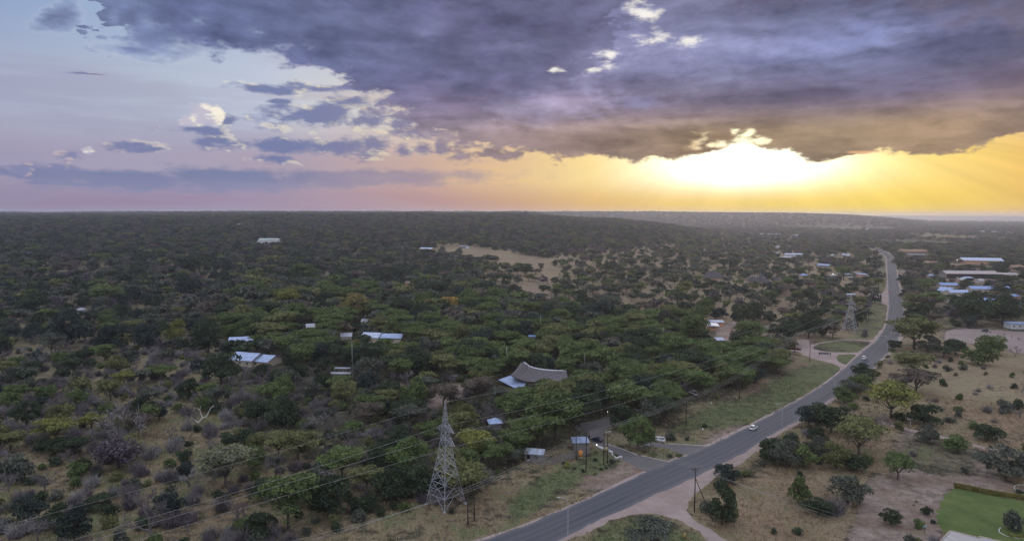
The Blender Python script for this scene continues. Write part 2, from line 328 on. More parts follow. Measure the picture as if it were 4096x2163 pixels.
# ------------------------------------------------------------------ materials
def mat(name, col=(0.5, 0.5, 0.5), rough=0.8, metal=0.0, vary=0.0, scale=1.0, spec=0.3):
    m = bpy.data.materials.new(name); m.use_nodes = True
    t = m.node_tree; b = t.nodes['Principled BSDF']; T = NT(t)
    b.inputs['Roughness'].default_value = rough; b.inputs['Metallic'].default_value = metal
    b.inputs['Specular IOR Level'].default_value = spec
    if vary > 0:
        co = t.nodes.new('ShaderNodeTexCoord').outputs['Object']
        n = T.noise(co, scale, 5.0, 0.65)
        k = T.lr(n, 0.25, 0.75, 1.0 - vary, 1.0 + vary)
        c = T.mix(1.0, (*col, 1), T.xyz(k, k, k), 'MULTIPLY')
        t.links.new(c, b.inputs['Base Color'])
    else:
        b.inputs['Base Color'].default_value = (*col, 1)
    return m
def leaf_mat(name, mass=None, lo=0.6, hi=1.45, trans=0.15):
    """foliage: the colour of the object (or, in a wood of many, a ramp picked per plant), varied leaf by leaf"""
    m = bpy.data.materials.new(name); m.use_nodes = True
    t = m.node_tree; t.nodes.clear(); T = NT(t)
    oi = t.nodes.new('ShaderNodeObjectInfo'); ge = t.nodes.new('ShaderNodeNewGeometry')
    if mass:
        base = T.ramp(oi.outputs['Random'], [(i / len(mass), (*c, 1)) for i, c in enumerate(mass)], 'CONSTANT')
    else:
        base = oi.outputs['Color']
    rnd = ge.outputs['Random Per Island']
    k = T.lr(rnd, 0, 1, lo, hi)
    pn = T.noise(ge.outputs['Position'], 0.35, 2.0, 0.5)
    k = T.m('MULTIPLY', k, T.lr(pn, 0.3, 0.7, 0.72, 1.28))
    warm = T.m('SUBTRACT', 1.25, T.m('MULTIPLY', rnd, 0.45))
    c = T.mix(1.0, base, T.xyz(k, k, T.m('MULTIPLY', k, warm)), 'MULTIPLY')
    d = t.nodes.new('ShaderNodeBsdfDiffuse'); tr = t.nodes.new('ShaderNodeBsdfTranslucent')
    t.links.new(c, d.inputs[0]); t.links.new(c, tr.inputs[0])
    mx = t.nodes.new('ShaderNodeMixShader'); mx.inputs[0].default_value = trans
    t.links.new(d.outputs[0], mx.inputs[1]); t.links.new(tr.outputs[0], mx.inputs[2])
    o = t.nodes.new('ShaderNodeOutputMaterial'); t.links.new(mx.outputs[0], o.inputs[0])
    return m
GRN = 1.0
PAL = {  # albedo of the foliage by spoken colour
 'green': (.108, .142, .057), 'olive': (.150, .156, .070), 'yellow-green': (.190, .195, .062), 'grey-green': (.104, .112, .088), 'dark green': (.054, .072, .044),
 'blue-green': (.048, .064, .056), 'brownish': (.135, .112, .092), 'bright green': (.112, .158, .060), 'grey': (.170, .152, .155), 'pale grey': (.26, .245, .245), 'purple-grey': (.130, .108, .122),
 'ochre': (.200, .165, .070), 'orange-yellow': (.340, .235, .075), 'pale green': (.175, .180, .115), 'silver-green': (.28, .30, .25)}
M_LEAF = leaf_mat('leaf')
M_BARK = mat('bark', (.085, .068, .058), .95, 0, .35, 2.0)
M_GBARK = mat('grey_bark', (.150, .135, .135), .95, 0, .3, 2.0)
M_WHITEWOOD = mat('bleached_wood', (.62, .58, .55), .8, 0, .15, 3.0)
# ------------------------------------------------------------------ mesh collector
class Geo:
    def __init__(s): s.v = []; s.f = []; s.mi = []; s.n = 0; s.arr = []
    def quad(s, a, b, c, d, mi=0):
        s.v += [tuple(a), tuple(b), tuple(c), tuple(d)]; s.f.append((s.n, s.n + 1, s.n + 2, s.n + 3)); s.mi.append(mi); s.n += 4
    def tri(s, a, b, c, mi=0):
        s.v += [tuple(a), tuple(b), tuple(c)]; s.f.append((s.n, s.n + 1, s.n + 2)); s.mi.append(mi); s.n += 3
    def poly(s, pts, mi=0):
        s.v += [tuple(p) for p in pts]; s.f.append(tuple(range(s.n, s.n + len(pts)))); s.mi.append(mi); s.n += len(pts)
    def tube(s, a, b, r0, r1=None, k=5, mi=0, cap=False):
        a = Vector(a); b = Vector(b); r1 = r0 if r1 is None else r1
        d = (b - a)
        if d.length < 1e-6: return
        d.normalize(); x = d.orthogonal().normalized(); y = d.cross(x); base = s.n
        for p, r in ((a, r0), (b, r1)):
            for i in range(k):
                t = 2 * math.pi * i / k; s.v.append(tuple(p + (x * math.cos(t) + y * math.sin(t)) * r))
        for i in range(k):
            j = (i + 1) % k; s.f.append((base + i, base + j, base + k + j, base + k + i)); s.mi.append(mi)
        if cap:
            s.f.append(tuple(base + k + i for i in range(k))); s.mi.append(mi); s.f.append(tuple(base + k - 1 - i for i in range(k))); s.mi.append(mi)
        s.n += 2 * k
    def path(s, pts, radii, k=5, mi=0):
        for i in range(len(pts) - 1): s.tube(pts[i], pts[i + 1], radii[i], radii[i + 1], k, mi)
    def box(s, c, size, mi=0, rz=0.0, taper=0.0):
        cx, cy, cz = c; sx, sy, sz = [q / 2 for q in size]; ca, sa = math.cos(rz), math.sin(rz); base = s.n
        for z in (-1, 1):
            t = 1 - taper if z > 0 else 1
            for x, y in ((-1, -1), (1, -1), (1, 1), (-1, 1)):
                px, py = x * sx * t, y * sy * t
                s.v.append((cx + px * ca - py * sa, cy + px * sa + py * ca, cz + z * sz))
        for q in ((0, 3, 2, 1), (4, 5, 6, 7), (0, 1, 5, 4), (1, 2, 6, 5), (2, 3, 7, 6), (3, 0, 4, 7)):
            s.f.append(tuple(base + i for i in q)); s.mi.append(mi)
        s.n += 8
    def tris(s, V, mi=0):
        """V: (n,3,3) array of loose triangles"""
        s.arr.append((np.asarray(V, np.float32), mi))
    def mesh(s, name, mats):
        nv = len(s.v); V = np.array(s.v, np.float32).reshape(-1, 3)
        loops = [i for f in s.f for i in f]; tot = [len(f) for f in s.f]; mi = list(s.mi)
        VV = [V]; L = [np.array(loops, np.int32)]; TT = [np.array(tot, np.int32)]; MM = [np.array(mi, np.int32)]
        off = nv
        for A, k in s.arr:
            q = A.reshape(-1, 3); VV.append(q); L.append(np.arange(off, off + len(q), dtype=np.int32)); TT.append(np.full(len(A), 3, np.int32)); MM.append(np.full(len(A), k, np.int32)); off += len(q)
        V = np.concatenate(VV); L = np.concatenate(L); TT = np.concatenate(TT); MM = np.concatenate(MM)
        me = bpy.data.meshes.new(name)
        me.vertices.add(len(V)); me.vertices.foreach_set('co', V.ravel())
        me.loops.add(len(L)); me.loops.foreach_set('vertex_index', L)
        me.polygons.add(len(TT)); st = np.concatenate([[0], np.cumsum(TT)[:-1]]).astype(np.int32)
        me.polygons.foreach_set('loop_start', st); me.polygons.foreach_set('loop_total', TT)
        for m_ in mats: me.materials.append(m_)
        me.polygons.foreach_set('material_index', MM); me.update(calc_edges=True)
        return me
def link(name, me, parent=None, loc=None, rz=0.0, scale=None):
    o = bpy.data.objects.new(name, me); COL.objects.link(o)
    if parent is not None: o.parent = parent
    if loc is not None: o.location = loc
    if rz: o.rotation_euler[2] = rz
    if scale is not None: o.scale = (scale,) * 3 if isinstance(scale, (int, float)) else scale
    return o
def tag(o, label=None, cat=None, group=None, kind=None):
    if label: o['label'] = label
    if cat: o['category'] = cat
    if group: o['group'] = group
    if kind: o['kind'] = kind
    return o
def thing(name, label, cat, loc=(0, 0, 0), rz=0.0, group=None):
    o = bpy.data.objects.new(name, None); COL.objects.link(o); o.location = loc; o.rotation_euler[2] = rz
    o.empty_display_size = 0.5
    return tag(o, label, cat, group)
def part(name, g, mats, parent, label=None, kind=None):
    o = link(name, g.mesh(name, mats if isinstance(mats, list) else [mats]), parent)
    return tag(o, label, kind=kind)
# ------------------------------------------------------------------ plants
def leaf_tris(C, N, size, rng, spread=0.6, elong=1.0):
    """triangles at centres C facing about N"""
    n = len(C); N = N + rng.normal(0, spread, (n, 3)); N /= np.linalg.norm(N, axis=1)[:, None] + 1e-9
    t = rng.normal(0, 1, (n, 3)); t -= (t * N).sum(1)[:, None] * N; t /= np.linalg.norm(t, axis=1)[:, None] + 1e-9
    b = np.cross(N, t); s = size * rng.uniform(0.6, 1.35, (n, 1))
    return np.stack([C + t * s * elong, C - t * s * .6 + b * s * .75, C - t * s * .6 - b * s * .75], 1)
def limbs(g, rng, tips, h_split, r0, k=5, mi=1, lean=0.4):
    """a short bole and limbs that run out to the tips"""
    base = Vector((0, 0, -0.2)); fork = Vector((rng.normal(0, lean * .4), rng.normal(0, lean * .4), h_split))
    g.path([base, Vector((fork.x * .4, fork.y * .4, h_split * .5)), fork], [r0 * 1.25, r0, r0 * .85], k, mi)
    for tp in tips:
        tp = Vector(tp); mid = fork.lerp(tp, 0.5) + Vector((rng.normal(0, .35), rng.normal(0, .35), -0.12 * (tp - fork).length + .2))
        q = fork.lerp(tp, .8) + Vector((rng.normal(0, .2), rng.normal(0, .2), -.15))
        g.path([fork, mid, q, tp], [r0 * .55, r0 * .36, r0 * .2, r0 * .08], max(3, k - 1), mi)
def acacia(seed, hi=True):
    rng = np.random.default_rng(seed); g = Geo(); gt = Geo()
    R, H = 5.0, rng.uniform(5.2, 6.2); npad = rng.integers(11, 16); pads = []
    for i in range(npad):
        a = rng.uniform(0, 2 * math.pi); rr = R * math.sqrt(rng.uniform(0, 1)) * .74 if i > 0 else 0
        pr = rng.uniform(1.5, 2.5)
        pads.append((rr * math.cos(a), rr * math.sin(a) * .9, H - .055 * rr * rr + rng.normal(0, .4) - (1.1 if rng.random() < .35 else 0), pr))
    tot = 3600 if hi else 420; size = .215 if hi else .62
    w = np.array([p[3] ** 2 for p in pads]); w /= w.sum()
    for (x, y, z, pr), ww in zip(pads, w):
        n = max(8, int(tot * ww)); rho = np.sqrt(rng.uniform(0, 1, n)); th = rng.uniform(0, 2 * math.pi, n)
        lob = 1 + .22 * np.sin(th * 3 + x) + .12 * np.sin(th * 5 + y)
        C = np.stack([x + pr * rho * lob * np.cos(th), y + pr * rho * lob * np.sin(th), z + .55 * (1 - rho ** 2) + rng.normal(0, .13, n) - .12], 1)
        N = np.stack([rho * np.cos(th) * .5, rho * np.sin(th) * .5, np.ones(n)], 1)
        g.tris(leaf_tris(C, N, size, rng, .45, 1.3))
        m_ = n // 3; hang = np.stack([x + pr * .8 * rng.normal(0, .5, m_), y + pr * .8 * rng.normal(0, .5, m_), z - rng.uniform(.1, 1.8, m_)], 1)
        g.tris(leaf_tris(hang, np.tile([0, 0, 1.0], (m_, 1)), size * .9, rng, .9))
    tips = [(x * .9, y * .9, z - .15) for x, y, z, pr in pads][:9 if hi else 5]
    limbs(gt, rng, tips, rng.uniform(1.0, 2.0), .22, 5 if hi else 3, 0)
    return g, gt
def broadleaf(seed, hi=True, squat=1.0, dens=1.0):
    rng = np.random.default_rng(seed); g = Geo(); gt = Geo(); R, H = 4.2, 5.6
    nb = rng.integers(15, 22); blobs = []
    for i in range(nb):
        a = rng.uniform(0, 2 * math.pi); cz = rng.uniform(-.85, 1.0); rr = math.sqrt(max(0, 1 - cz * cz * .9)) * rng.uniform(.35, .74)
        blobs.append((R * rr * math.cos(a), R * rr * math.sin(a), 3.0 * squat + 1.9 * squat * cz + rng.normal(0, .2), rng.uniform(1.05, 1.75)))
    tot = int((2800 if hi else 340) * dens); size = .24 if hi else .62
    w = np.array([b[3] ** 2 for b in blobs]); w /= w.sum()
    for (x, y, z, br), ww in zip(blobs, w):
        n = max(8, int(tot * ww)); d = rng.normal(0, 1, (n, 3)); d[:, 2] = np.abs(d[:, 2]) * 1.0 - .25; d /= np.linalg.norm(d, axis=1)[:, None]
        rad = br * rng.uniform(.72, 1.08, (n, 1)); C = np.array([x, y, z]) + d * rad * [1, 1, .78]
        g.tris(leaf_tris(C, d, size, rng, .75, 1.1))
    limbs(gt, rng, [(x * .8, y * .8, z) for x, y, z, b in blobs[:8 if hi else 5]], rng.uniform(.8, 1.7), .24, 5 if hi else 3, 0)
    return g, gt
def bush(seed, hi=True):
    rng = np.random.default_rng(seed); g = Geo(); gt = Geo()
    nb = rng.integers(7, 11)
    tot = 800 if hi else 150; size = .17 if hi else .42
    for i in range(nb):
        a = rng.uniform(0, 2 * math.pi); rr = rng.uniform(0, 1.15); x, y, z, br = rr * math.cos(a), rr * math.sin(a), rng.uniform(.5, 1.5) - rr * .3, rng.uniform(.55, .95)
        n = tot // nb; d = rng.normal(0, 1, (n, 3)); d[:, 2] = np.abs(d[:, 2]) - .35; d /= np.linalg.norm(d, axis=1)[:, None]
        C = np.array([x, y, z]) + d * br * rng.uniform(.7, 1.12, (n, 1)); C[:, 2] = np.maximum(C[:, 2], .05)
        g.tris(leaf_tris(C, d, size, rng, .8, 1.2))
        gt.tube((0, 0, -.1), (x * .9, y * .9, z), .05, .015, 3, 0)
    return g, gt
def bare_tree(seed, hi=True, thick=1.0, twigs=1.0):
    rng = np.random.default_rng(seed); g = Geo(); gt = Geo(); tips = []
    def grow(p, d, ln, r, lev):
        e = p + d * ln; mid = p + d * ln * .5 + Vector(rng.normal(0, ln * .07, 3))
        gt.path([p, mid, e], [r, r * .8, r * .62], 4 if lev < 2 else 3, 0)
        if lev >= (3 if hi else 2): tips.append((mid, e)); return
        for i in range(rng.integers(2, 4) if lev else 5):
            nd = (d + Vector(rng.normal(0, .55, 3))); nd.z = abs(nd.z) * .7 + .12; nd.normalize()
            grow(e if i < 2 else mid, nd, ln * rng.uniform(.62, .85), r * .58, lev + 1)
    grow(Vector((0, 0, -.2)), Vector((rng.normal(0, .1), rng.normal(0, .1), 1)).normalized(), 1.9, .20 * thick, 0)
    per = int((9 if hi else 7) * twigs)
    for a, b in tips:
        a = np.array(a); b = np.array(b); n = per
        if n < 1: continue
        t = rng.uniform(0, 1.2, (n, 1)); C = a + (b - a) * t + rng.normal(0, .22, (n, 3))
        d = rng.normal(0, 1, (n, 3)) + (b - a) * 1.2 + [0, 0, .4]; d /= np.linalg.norm(d, axis=1)[:, None]
        sx = np.cross(d, rng.normal(0, 1, (n, 3))); sx /= np.linalg.norm(sx, axis=1)[:, None]
        L_ = rng.uniform(.4, .95, (n, 1)); wd = .045 if hi else .12
        g.tris(np.stack([C + sx * wd, C - sx * wd, C + d * L_], 1))
    return g, gt
def grey_shrub(seed, hi=True):
    rng = np.random.default_rng(seed); g = Geo(); gt = Geo()
    n = 230 if hi else 60; a = rng.uniform(0, 2 * math.pi, n); rr = rng.uniform(0, 1.2, n) ** .8
    B = np.stack([rr * np.cos(a), rr * np.sin(a), np.zeros(n)], 1) * .9
    d = np.stack([np.cos(a) * rr * .5, np.sin(a) * rr * .5, np.ones(n)], 1) + rng.normal(0, .22, (n, 3)); d /= np.linalg.norm(d, axis=1)[:, None]
    L_ = rng.uniform(1.1, 2.6, (n, 1)) * (1.1 - .35 * rr[:, None]); sx = np.cross(d, rng.normal(0, 1, (n, 3))); sx /= np.linalg.norm(sx, axis=1)[:, None]
    wd = .05 if hi else .11
    g.tris(np.stack([B + sx * wd, B - sx * wd, B + d * L_], 1))
    m_ = n * 2; k = rng.integers(0, n, m_); C = B[k] + d[k] * L_[k] * rng.uniform(.35, 1, (m_, 1)); dd = d[k] + rng.normal(0, .7, (m_, 3)); dd /= np.linalg.norm(dd, axis=1)[:, None]
    s2 = np.cross(dd, rng.normal(0, 1, (m_, 3))); s2 /= np.linalg.norm(s2, axis=1)[:, None]
    g.tris(np.stack([C + s2 * wd * .8, C - s2 * wd * .8, C + dd * .5], 1))
    for i in range(6):
        t = rng.uniform(0, 6.28); gt.tube((0, 0, -.1), (.7 * math.cos(t), .7 * math.sin(t), 1.2), .03, .01, 3, 0)
    return g, gt
KIND = {}      # letter: (hi [(crown mesh, trunk mesh, radius)], mid [(joined mesh)], nominal radius, nominal height)
def make_kind(key, fn, nhi, nmid, R, H, crown_name, bark):
    his, mids = [], []
    for i in range(nhi):
        g, gt = fn(100 * ord(key) + i, True); his.append((g.mesh(crown_name, [M_LEAF]), gt.mesh('trunk', [bark])))
    for i in range(nmid):
        g, gt = fn(100 * ord(key) + 50 + i, False)
        gg = Geo(); gg.arr = list(g.arr); gg.v = gt.v; gg.f = gt.f; gg.mi = [1] * len(gt.f); gg.n = gt.n
        mids.append((gg, bark))
    KIND[key] = (his, mids, R, H)
make_kind('A', acacia, 10, 4, 5.0, 6.0, 'crown', M_BARK)
make_kind('T', broadleaf, 8, 4, 4.2, 5.6, 'crown', M_BARK)
make_kind('B', bush, 5, 3, 1.9, 2.2, 'crown', M_BARK)
make_kind('G', bare_tree, 5, 3, 3.6, 5.6, 'twigs', M_GBARK)
make_kind('S', grey_shrub, 4, 2, 1.5, 2.2, 'twigs', M_GBARK)
# ------------------------------------------------------------------ rasters in the photograph's frame: zones, cover, what must stay in view
YY, XX = np.mgrid[0:640, -160:1184]; XXf = XX + .5; YYf = YY + .5
def poly_mask(pts):
    inside = np.zeros(XX.shape, bool); n = len(pts); j = n - 1
    for i in range(n):
        xi, yi = pts[i]; xj, yj = pts[j]
        if abs(yj - yi) > 1e-9:
            c = ((yi > YYf) != (yj > YYf)) & (XXf < (xj - xi) * (YYf - yi) / (yj - yi) + xi); inside ^= c
        j = i
    return inside
def blur(R, kx, ky):
    for ax, k in ((1, kx), (0, ky)):
        c = np.cumsum(np.pad(R, [(k + 1, k) if a == ax else (0, 0) for a in (0, 1)], 'edge'), axis=ax, dtype=np.float64); n = R.shape[ax]
        R = ((np.take(c, range(2 * k + 1, 2 * k + 1 + n), axis=ax) - np.take(c, range(0, n), axis=ax)) / (2 * k + 1)).astype(np.float32)
    return R
def lookup(R, u, v, default):
    ui = np.floor(np.asarray(u)).astype(int) + 160; vi = np.floor(np.asarray(v)).astype(int)
    ok = (ui >= 0) & (ui < R.shape[1]) & (vi >= 0) & (vi < R.shape[0])
    return np.where(ok, R[np.clip(vi, 0, R.shape[0] - 1), np.clip(ui, 0, R.shape[1] - 1)], default)
# ------------------------------------------------------------------ the road, traced on both edges
ROAD_L = [(300, 590), (420, 556)] + c3([(0, 1290), (180, 1215), (330, 1150), (500, 1075), (720, 975), (960, 865), (1130, 795), (1240, 745), (1400, 680), (1560, 605), (1680, 548)]) + \
    c4([(0, 470), (150, 388), (300, 305), (400, 242), (500, 165), (600, 75), (690, -5)]) + cA([(960, 1220), (1080, 1060), (1170, 900), (1215, 740), (1240, 540), (1235, 300), (1220, 0)]) + \
    c6([(1120, 600), (1115, 500), (1080, 455), (1020, 420), (950, 395), (880, 372)]) + [(849, 240.4), (841.6, 236.6), (832, 234.5), (822, 233.2)]
ROAD_R = [(400, 600), (520, 560)] + c3([(330, 1345), (480, 1272), (640, 1200), (780, 1135), (915, 1075), (1100, 995), (1300, 903), (1500, 808), (1700, 705)]) + c4([(0, 612), (130, 540), (240, 478), (350, 405), (450, 345), (560, 275), (650, 205), (740, 130), (800, 68), (870, -2)]) + \
    cA([(1380, 1230), (1430, 1100), (1480, 950), (1530, 800), (1535, 700), (1520, 520), (1490, 350), (1450, 170), (1410, 0)]) + c6([(1205, 600), (1195, 520), (1170, 475), (1120, 440), (1040, 405), (960, 384), (900, 372)]) + [(852, 240.4), (844, 236.4), (834, 234.1), (824, 232.9)]
ROAD_PX = ROAD_L + ROAD_R[::-1]
APRON = c3([(330, 1375), (560, 1290), (700, 1212), (830, 1172), (980, 1160), (1100, 1180), (1200, 1212), (1330, 1290), (1420, 1370), (1560, 1370), (1440, 1290), (1300, 1205), (1255, 1140), (1252, 1085), (1300, 1020), (1400, 950), (1480, 880), (1560, 840), (1640, 795), (1720, 740), (1790, 690), (1850, 640)]) + \
    c4([(60, 600), (180, 545), (280, 490), (330, 445), (460, 358), (570, 285), (660, 215), (750, 140), (812, 75), (885, 0)]) + \
    c3([(1700, 690), (1500, 790), (1300, 885), (1100, 975), (915, 1055), (780, 1115), (640, 1180), (480, 1252), (330, 1325)])
DRIVE = z5([(2215, 605), (2140, 640), (1930, 540), (1740, 445), (1600, 362), (1370, 272), (1300, 215), (1268, 140), (1215, 60)]) + c3([(475, 575), (440, 545), (480, 520), (600, 495), (700, 468), (760, 450), (770, 470), (740, 505), (680, 545), (650, 590), (655, 640)]) + z5([(1480, 205), (1700, 275), (1980, 380), (2050, 392), (2250, 440), (2490, 492), (2600, 460)])
FORE = c3([(1000, 650), (1090, 668), (1380, 682), (1425, 668), (1255, 740), (1215, 742), (1120, 700), (1010, 682), (985, 668)])
LAWN = c4([(1325, 975), (1500, 1010), (1825, 1068), (1900, 1080), (1900, 1420), (1500, 1345), (1300, 1290), (1250, 1300), (1205, 1240), (1215, 1130), (1260, 1040)])
PATIO = c4([(1300, 1283), (1500, 1335), (1515, 1325), (1600, 1345), (1700, 1372), (1700, 1420), (1160, 1420), (1225, 1360)])
TRACK = c4([(628, 462), (700, 478), (900, 528), (1060, 572), (1230, 606), (1400, 648), (1560, 690), (1700, 712), (1900, 760), (1900, 775), (1700, 728), (1560, 706), (1400, 664), (1230, 622), (1060, 588), (900, 545), (700, 496), (630, 480)])
LOOP1 = z3([(180, 635), (330, 655), (450, 660), (700, 655), (860, 640), (1000, 670), (1160, 690), (1400, 712), (1700, 720), (1960, 700), (2100, 650), (1900, 760), (1640, 752), (1430, 762), (1370, 800), (1380, 870), (1450, 935), (1580, 985), (1700, 1010), (1560, 1120), (1480, 1130), (1440, 1040), (1330, 975), (1150, 925), (950, 880), (800, 835), (640, 760), (560, 710), (450, 690), (180, 660)])
LOOP2 = z3([(450, 560), (480, 500), (520, 430), (760, 430), (760, 540), (860, 530), (980, 500), (1250, 455), (1540, 415), (1800, 420), (2100, 440), (2250, 400), (2300, 420), (2200, 480), (2120, 470), (1800, 438), (1540, 432), (1260, 475), (1000, 520), (880, 570), (860, 640), (700, 655), (520, 660)])
SPUR = cA([(630, 240), (800, 245), (1000, 262), (1090, 270), (1150, 200), (1215, 110), (1235, 300), (1235, 500), (1100, 440), (1050, 370), (960, 310), (900, 280), (640, 258)])
SPURR = cA([(1450, 120), (1540, 170), (1545, 300), (1500, 350), (1485, 330)])
FIELDG = z3([(830, 580), (1000, 500), (1300, 440), (2100, 480), (2190, 540), (1950, 690), (1700, 712), (1400, 700), (1100, 680), (880, 620)])
PLAYG = c6([(1650, 1250), (1670, 1180), (1780, 1148), (2000, 1160), (2250, 1178), (2600, 1200), (2600, 1420), (2300, 1370), (2210, 1330), (1900, 1290), (1750, 1290)])
YARD = [(714, 327), (724, 325), (736, 320), (752, 321), (772, 327), (776, 334), (766, 345), (748, 352), (730, 353), (722, 342), (716, 333)]
VERGE = [(250, 600), (295, 541), (335, 524), (430, 507), (475, 494), (505, 472), (522, 456), (590, 438), (603, 425), (655, 430), (684, 414), (735, 393), (778, 372), (792, 352), (806, 345), (845, 338), (868, 318), (876, 300), (880, 285), (880, 258), (893, 255), (901, 280), (907, 305), (908, 325), (900, 338), (880, 365), (840, 405), (790, 440), (740, 470), (700, 500), (640, 560), (600, 640), (250, 640)]
COVER = np.full(XX.shape, .9, np.float32)          # share of the ground under plants
MIX = np.zeros(XX.shape, np.int8)                  # which mixture grows there
MIXES = {0: (.28, .36, .26, .07, .03), 1: (.22, .30, .26, .15, .07), 2: (.10, .12, .26, .17, .35), 3: (.74, .20, .06, .0, .0), 4: (.55, .17, .22, .06, .0), 5: (.42, .40, .15, .03, .0),
         6: (.0, .0, .62, .08, .30), 7: (.2, .2, .28, .2, .12), 8: (.1, .7, .2, 0, 0), 9: (.15, .35, .4, .03, .07)}
def zone(pts, cov, mixn):
    m_ = poly_mask(pts); COVER[m_] = cov
    MIX[m_] = mixn
zone([(-170, 262), (262, 262), (262, 345), (225, 350), (225, 420), (-170, 420)], .84, 1)
zone([(-170, 345), (235, 345), (290, 440), (330, 520), (290, 640), (-170, 640)], .76, 2)
zone([(225, 365), (430, 375), (480, 400), (480, 490), (330, 523), (280, 500)], .86, 7)
zone([(225, 288), (480, 280), (560, 312), (700, 330), (790, 350), (777, 372), (735, 392), (690, 412), (668, 430), (600, 428), (575, 440), (540, 445), (520, 458), (480, 470), (470, 490), (440, 500), (400, 470), (430, 410), (380, 372), (225, 372)], .97, 3)
zone([(380, 380), (470, 380), (520, 440), (480, 500), (330, 524), (300, 500), (330, 440)], .9, 7)
zone([(480, 270), (560, 256), (640, 250), (720, 238), (880, 246), (882, 322), (850, 335), (790, 342), (700, 325), (560, 312), (480, 292)], .36, 4)
zone([(640, 236), (720, 229), (820, 236), (850, 243), (880, 250), (870, 268), (780, 262), (700, 262), (640, 255)], .55, 4)
zone([(905, 232), (1184, 232), (1184, 345), (940, 330), (912, 310), (903, 280), (898, 258), (870, 244)], .62, 5)
zone([(905, 333), (940, 330), (1184, 352), (1184, 640), (560, 640), (700, 505), (800, 445), (880, 372)], .03, 6)
zone([(870, 217), (1184, 217), (1184, 232), (905, 232), (850, 240), (780, 232), (740, 228), (760, 222)], .95, 8)
zone(c4([(40, 640), (330, 560), (620, 560), (900, 690), (760, 900), (560, 880), (300, 850), (0, 840)]), .5, 9)
zone(c4([(150, 860), (560, 900), (660, 1000), (560, 1180), (250, 1180)]), .22, 9)
zone(VERGE, .0, 6)
# bare country and clearings
for P_, c_ in [([(434, 248), (448, 246), (463, 246.5), (497, 250), (537, 257.5), (596, 261), (600, 266), (562, 268), (557, 280), (537, 275), (517, 268), (477, 261), (449, 255)], .0), ([(508, 276), (557, 278), (562, 290), (550, 299), (525, 300), (510, 290)], .08), ([(560, 262), (610, 264), (600, 272), (560, 270)], .25),
               (YARD, 0), (PLAYG, 0), (LOOP1, 0), (LOOP2, 0), (SPUR, 0), (SPURR, 0), (FIELDG, 0), (DRIVE, 0), (FORE, 0), (LAWN, 0), (PATIO, 0), (TRACK, 0), (ROAD_PX, 0), (APRON, 0),
               ([(428, 397), (440, 390), (452, 383), (466, 384), (466, 394), (440, 408), (428, 408)], 0), ([(383, 385), (405, 382), (404, 388), (388, 398), (382, 394)], 0),
               (cL([(1700, 640), (2100, 620), (2420, 700), (2420, 800), (2200, 800), (1950, 760)]), .25), (cM([(560, 640), (700, 640), (760, 760), (560, 760)]), .15), (cM([(0, 700), (150, 700), (100, 740), (0, 760)]), .1),
               (cM([(1050, 700), (1420, 720), (1480, 800), (1100, 790)]), .2),
               (c1([(1080, 520), (1250, 440), (1580, 470), (1590, 700), (1400, 840), (1180, 920), (1020, 850), (1000, 700)]), .12), (c1([(0, 640), (170, 640), (280, 760), (500, 720), (480, 900), (700, 900), (1000, 870), (1020, 960), (700, 960), (500, 1010), (300, 940), (0, 800)]), .16),
               (c1([(280, 1000), (480, 1040), (420, 1220), (220, 1180)]), .1), (c1([(560, 1150), (760, 1160), (720, 1300), (560, 1290)]), .12), (c1([(880, 30), (1060, 30), (1020, 180), (860, 160)]), .1), (c1([(250, 160), (420, 130), (420, 230), (250, 240)]), .15), (c1([(600, 170), (760, 150), (720, 290), (600, 260)]), .2), (c2([(560, 440), (760, 480), (740, 560), (600, 540), (540, 480)]), .1), (c1([(830, 40), (1000, 30), (960, 200), (860, 240)]), .3),
               (c6([(930, 330), (1340, 325), (1740, 345), (1720, 380), (1300, 362), (940, 345)]), 0), (c6([(1340, 255), (1800, 290), (2320, 300), (2320, 330), (1850, 318), (1600, 325), (1500, 310), (1350, 290)]), .08), (c6([(150, 185), (1200, 210), (1200, 235), (700, 232), (160, 208)]), .02),
               (c6([(380, 175), (700, 178), (1100, 196), (1100, 208), (400, 196)]), .1), (c6([(1660, 655), (2160, 690), (2160, 745), (1930, 735), (1780, 720), (1640, 700)]), 0), (c6([(1590, 850), (1830, 870), (1800, 930), (1620, 890)]), 0),
               (c6([(1220, 600), (1360, 600), (1340, 700), (1225, 690)]), 0), (c6([(1250, 770), (1300, 800), (1350, 860), (1270, 860)]), .1), (z3([(450, 540), (760, 420), (830, 540), (560, 700), (440, 690)]), 0)]:
    COVER[poly_mask(P_)] = c_
    if c_ == .25: pass
# ground cover: R dryness (tan grass), G green grass, B bare soil
CR = np.full(XX.shape, .45, np.float32); CG = np.full(XX.shape, .15, np.float32); CB = np.full(XX.shape, .10, np.float32)
def cover(pts, r=None, g=None, b=None):
    m_ = poly_mask(pts)
    if r is not None: CR[m_] = r
    if g is not None: CG[m_] = g
    if b is not None: CB[m_] = b
cover([(-160, 205), (1184, 205), (1184, 262), (-160, 262)], .35, .1, 0)
cover([(480, 262), (560, 250), (640, 245), (720, 232), (880, 242), (890, 322), (850, 335), (790, 342), (700, 325), (560, 312), (480, 292)], .85, .05, .25)
cover([(430, 245), (463, 244), (500, 248), (540, 255), (605, 260), (605, 270), (557, 283), (515, 271), (475, 264), (445, 257)], 1.9, -.3, -.2)
cover([(508, 285), (560, 285), (580, 300), (545, 305), (520, 300)], .8, 0, .45)
cover([(-160, 345), (235, 345), (290, 440), (330, 520), (290, 640), (-160, 640)], .72, .40, .05)
cover([(225, 300), (560, 312), (790, 350), (735, 392), (600, 428), (520, 460), (430, 500), (225, 420)], .12, .1, .15)  # low dryness keeps the lodge floor dark, deepening shade between crowns by colour
cover(VERGE, .62, .30, .12)
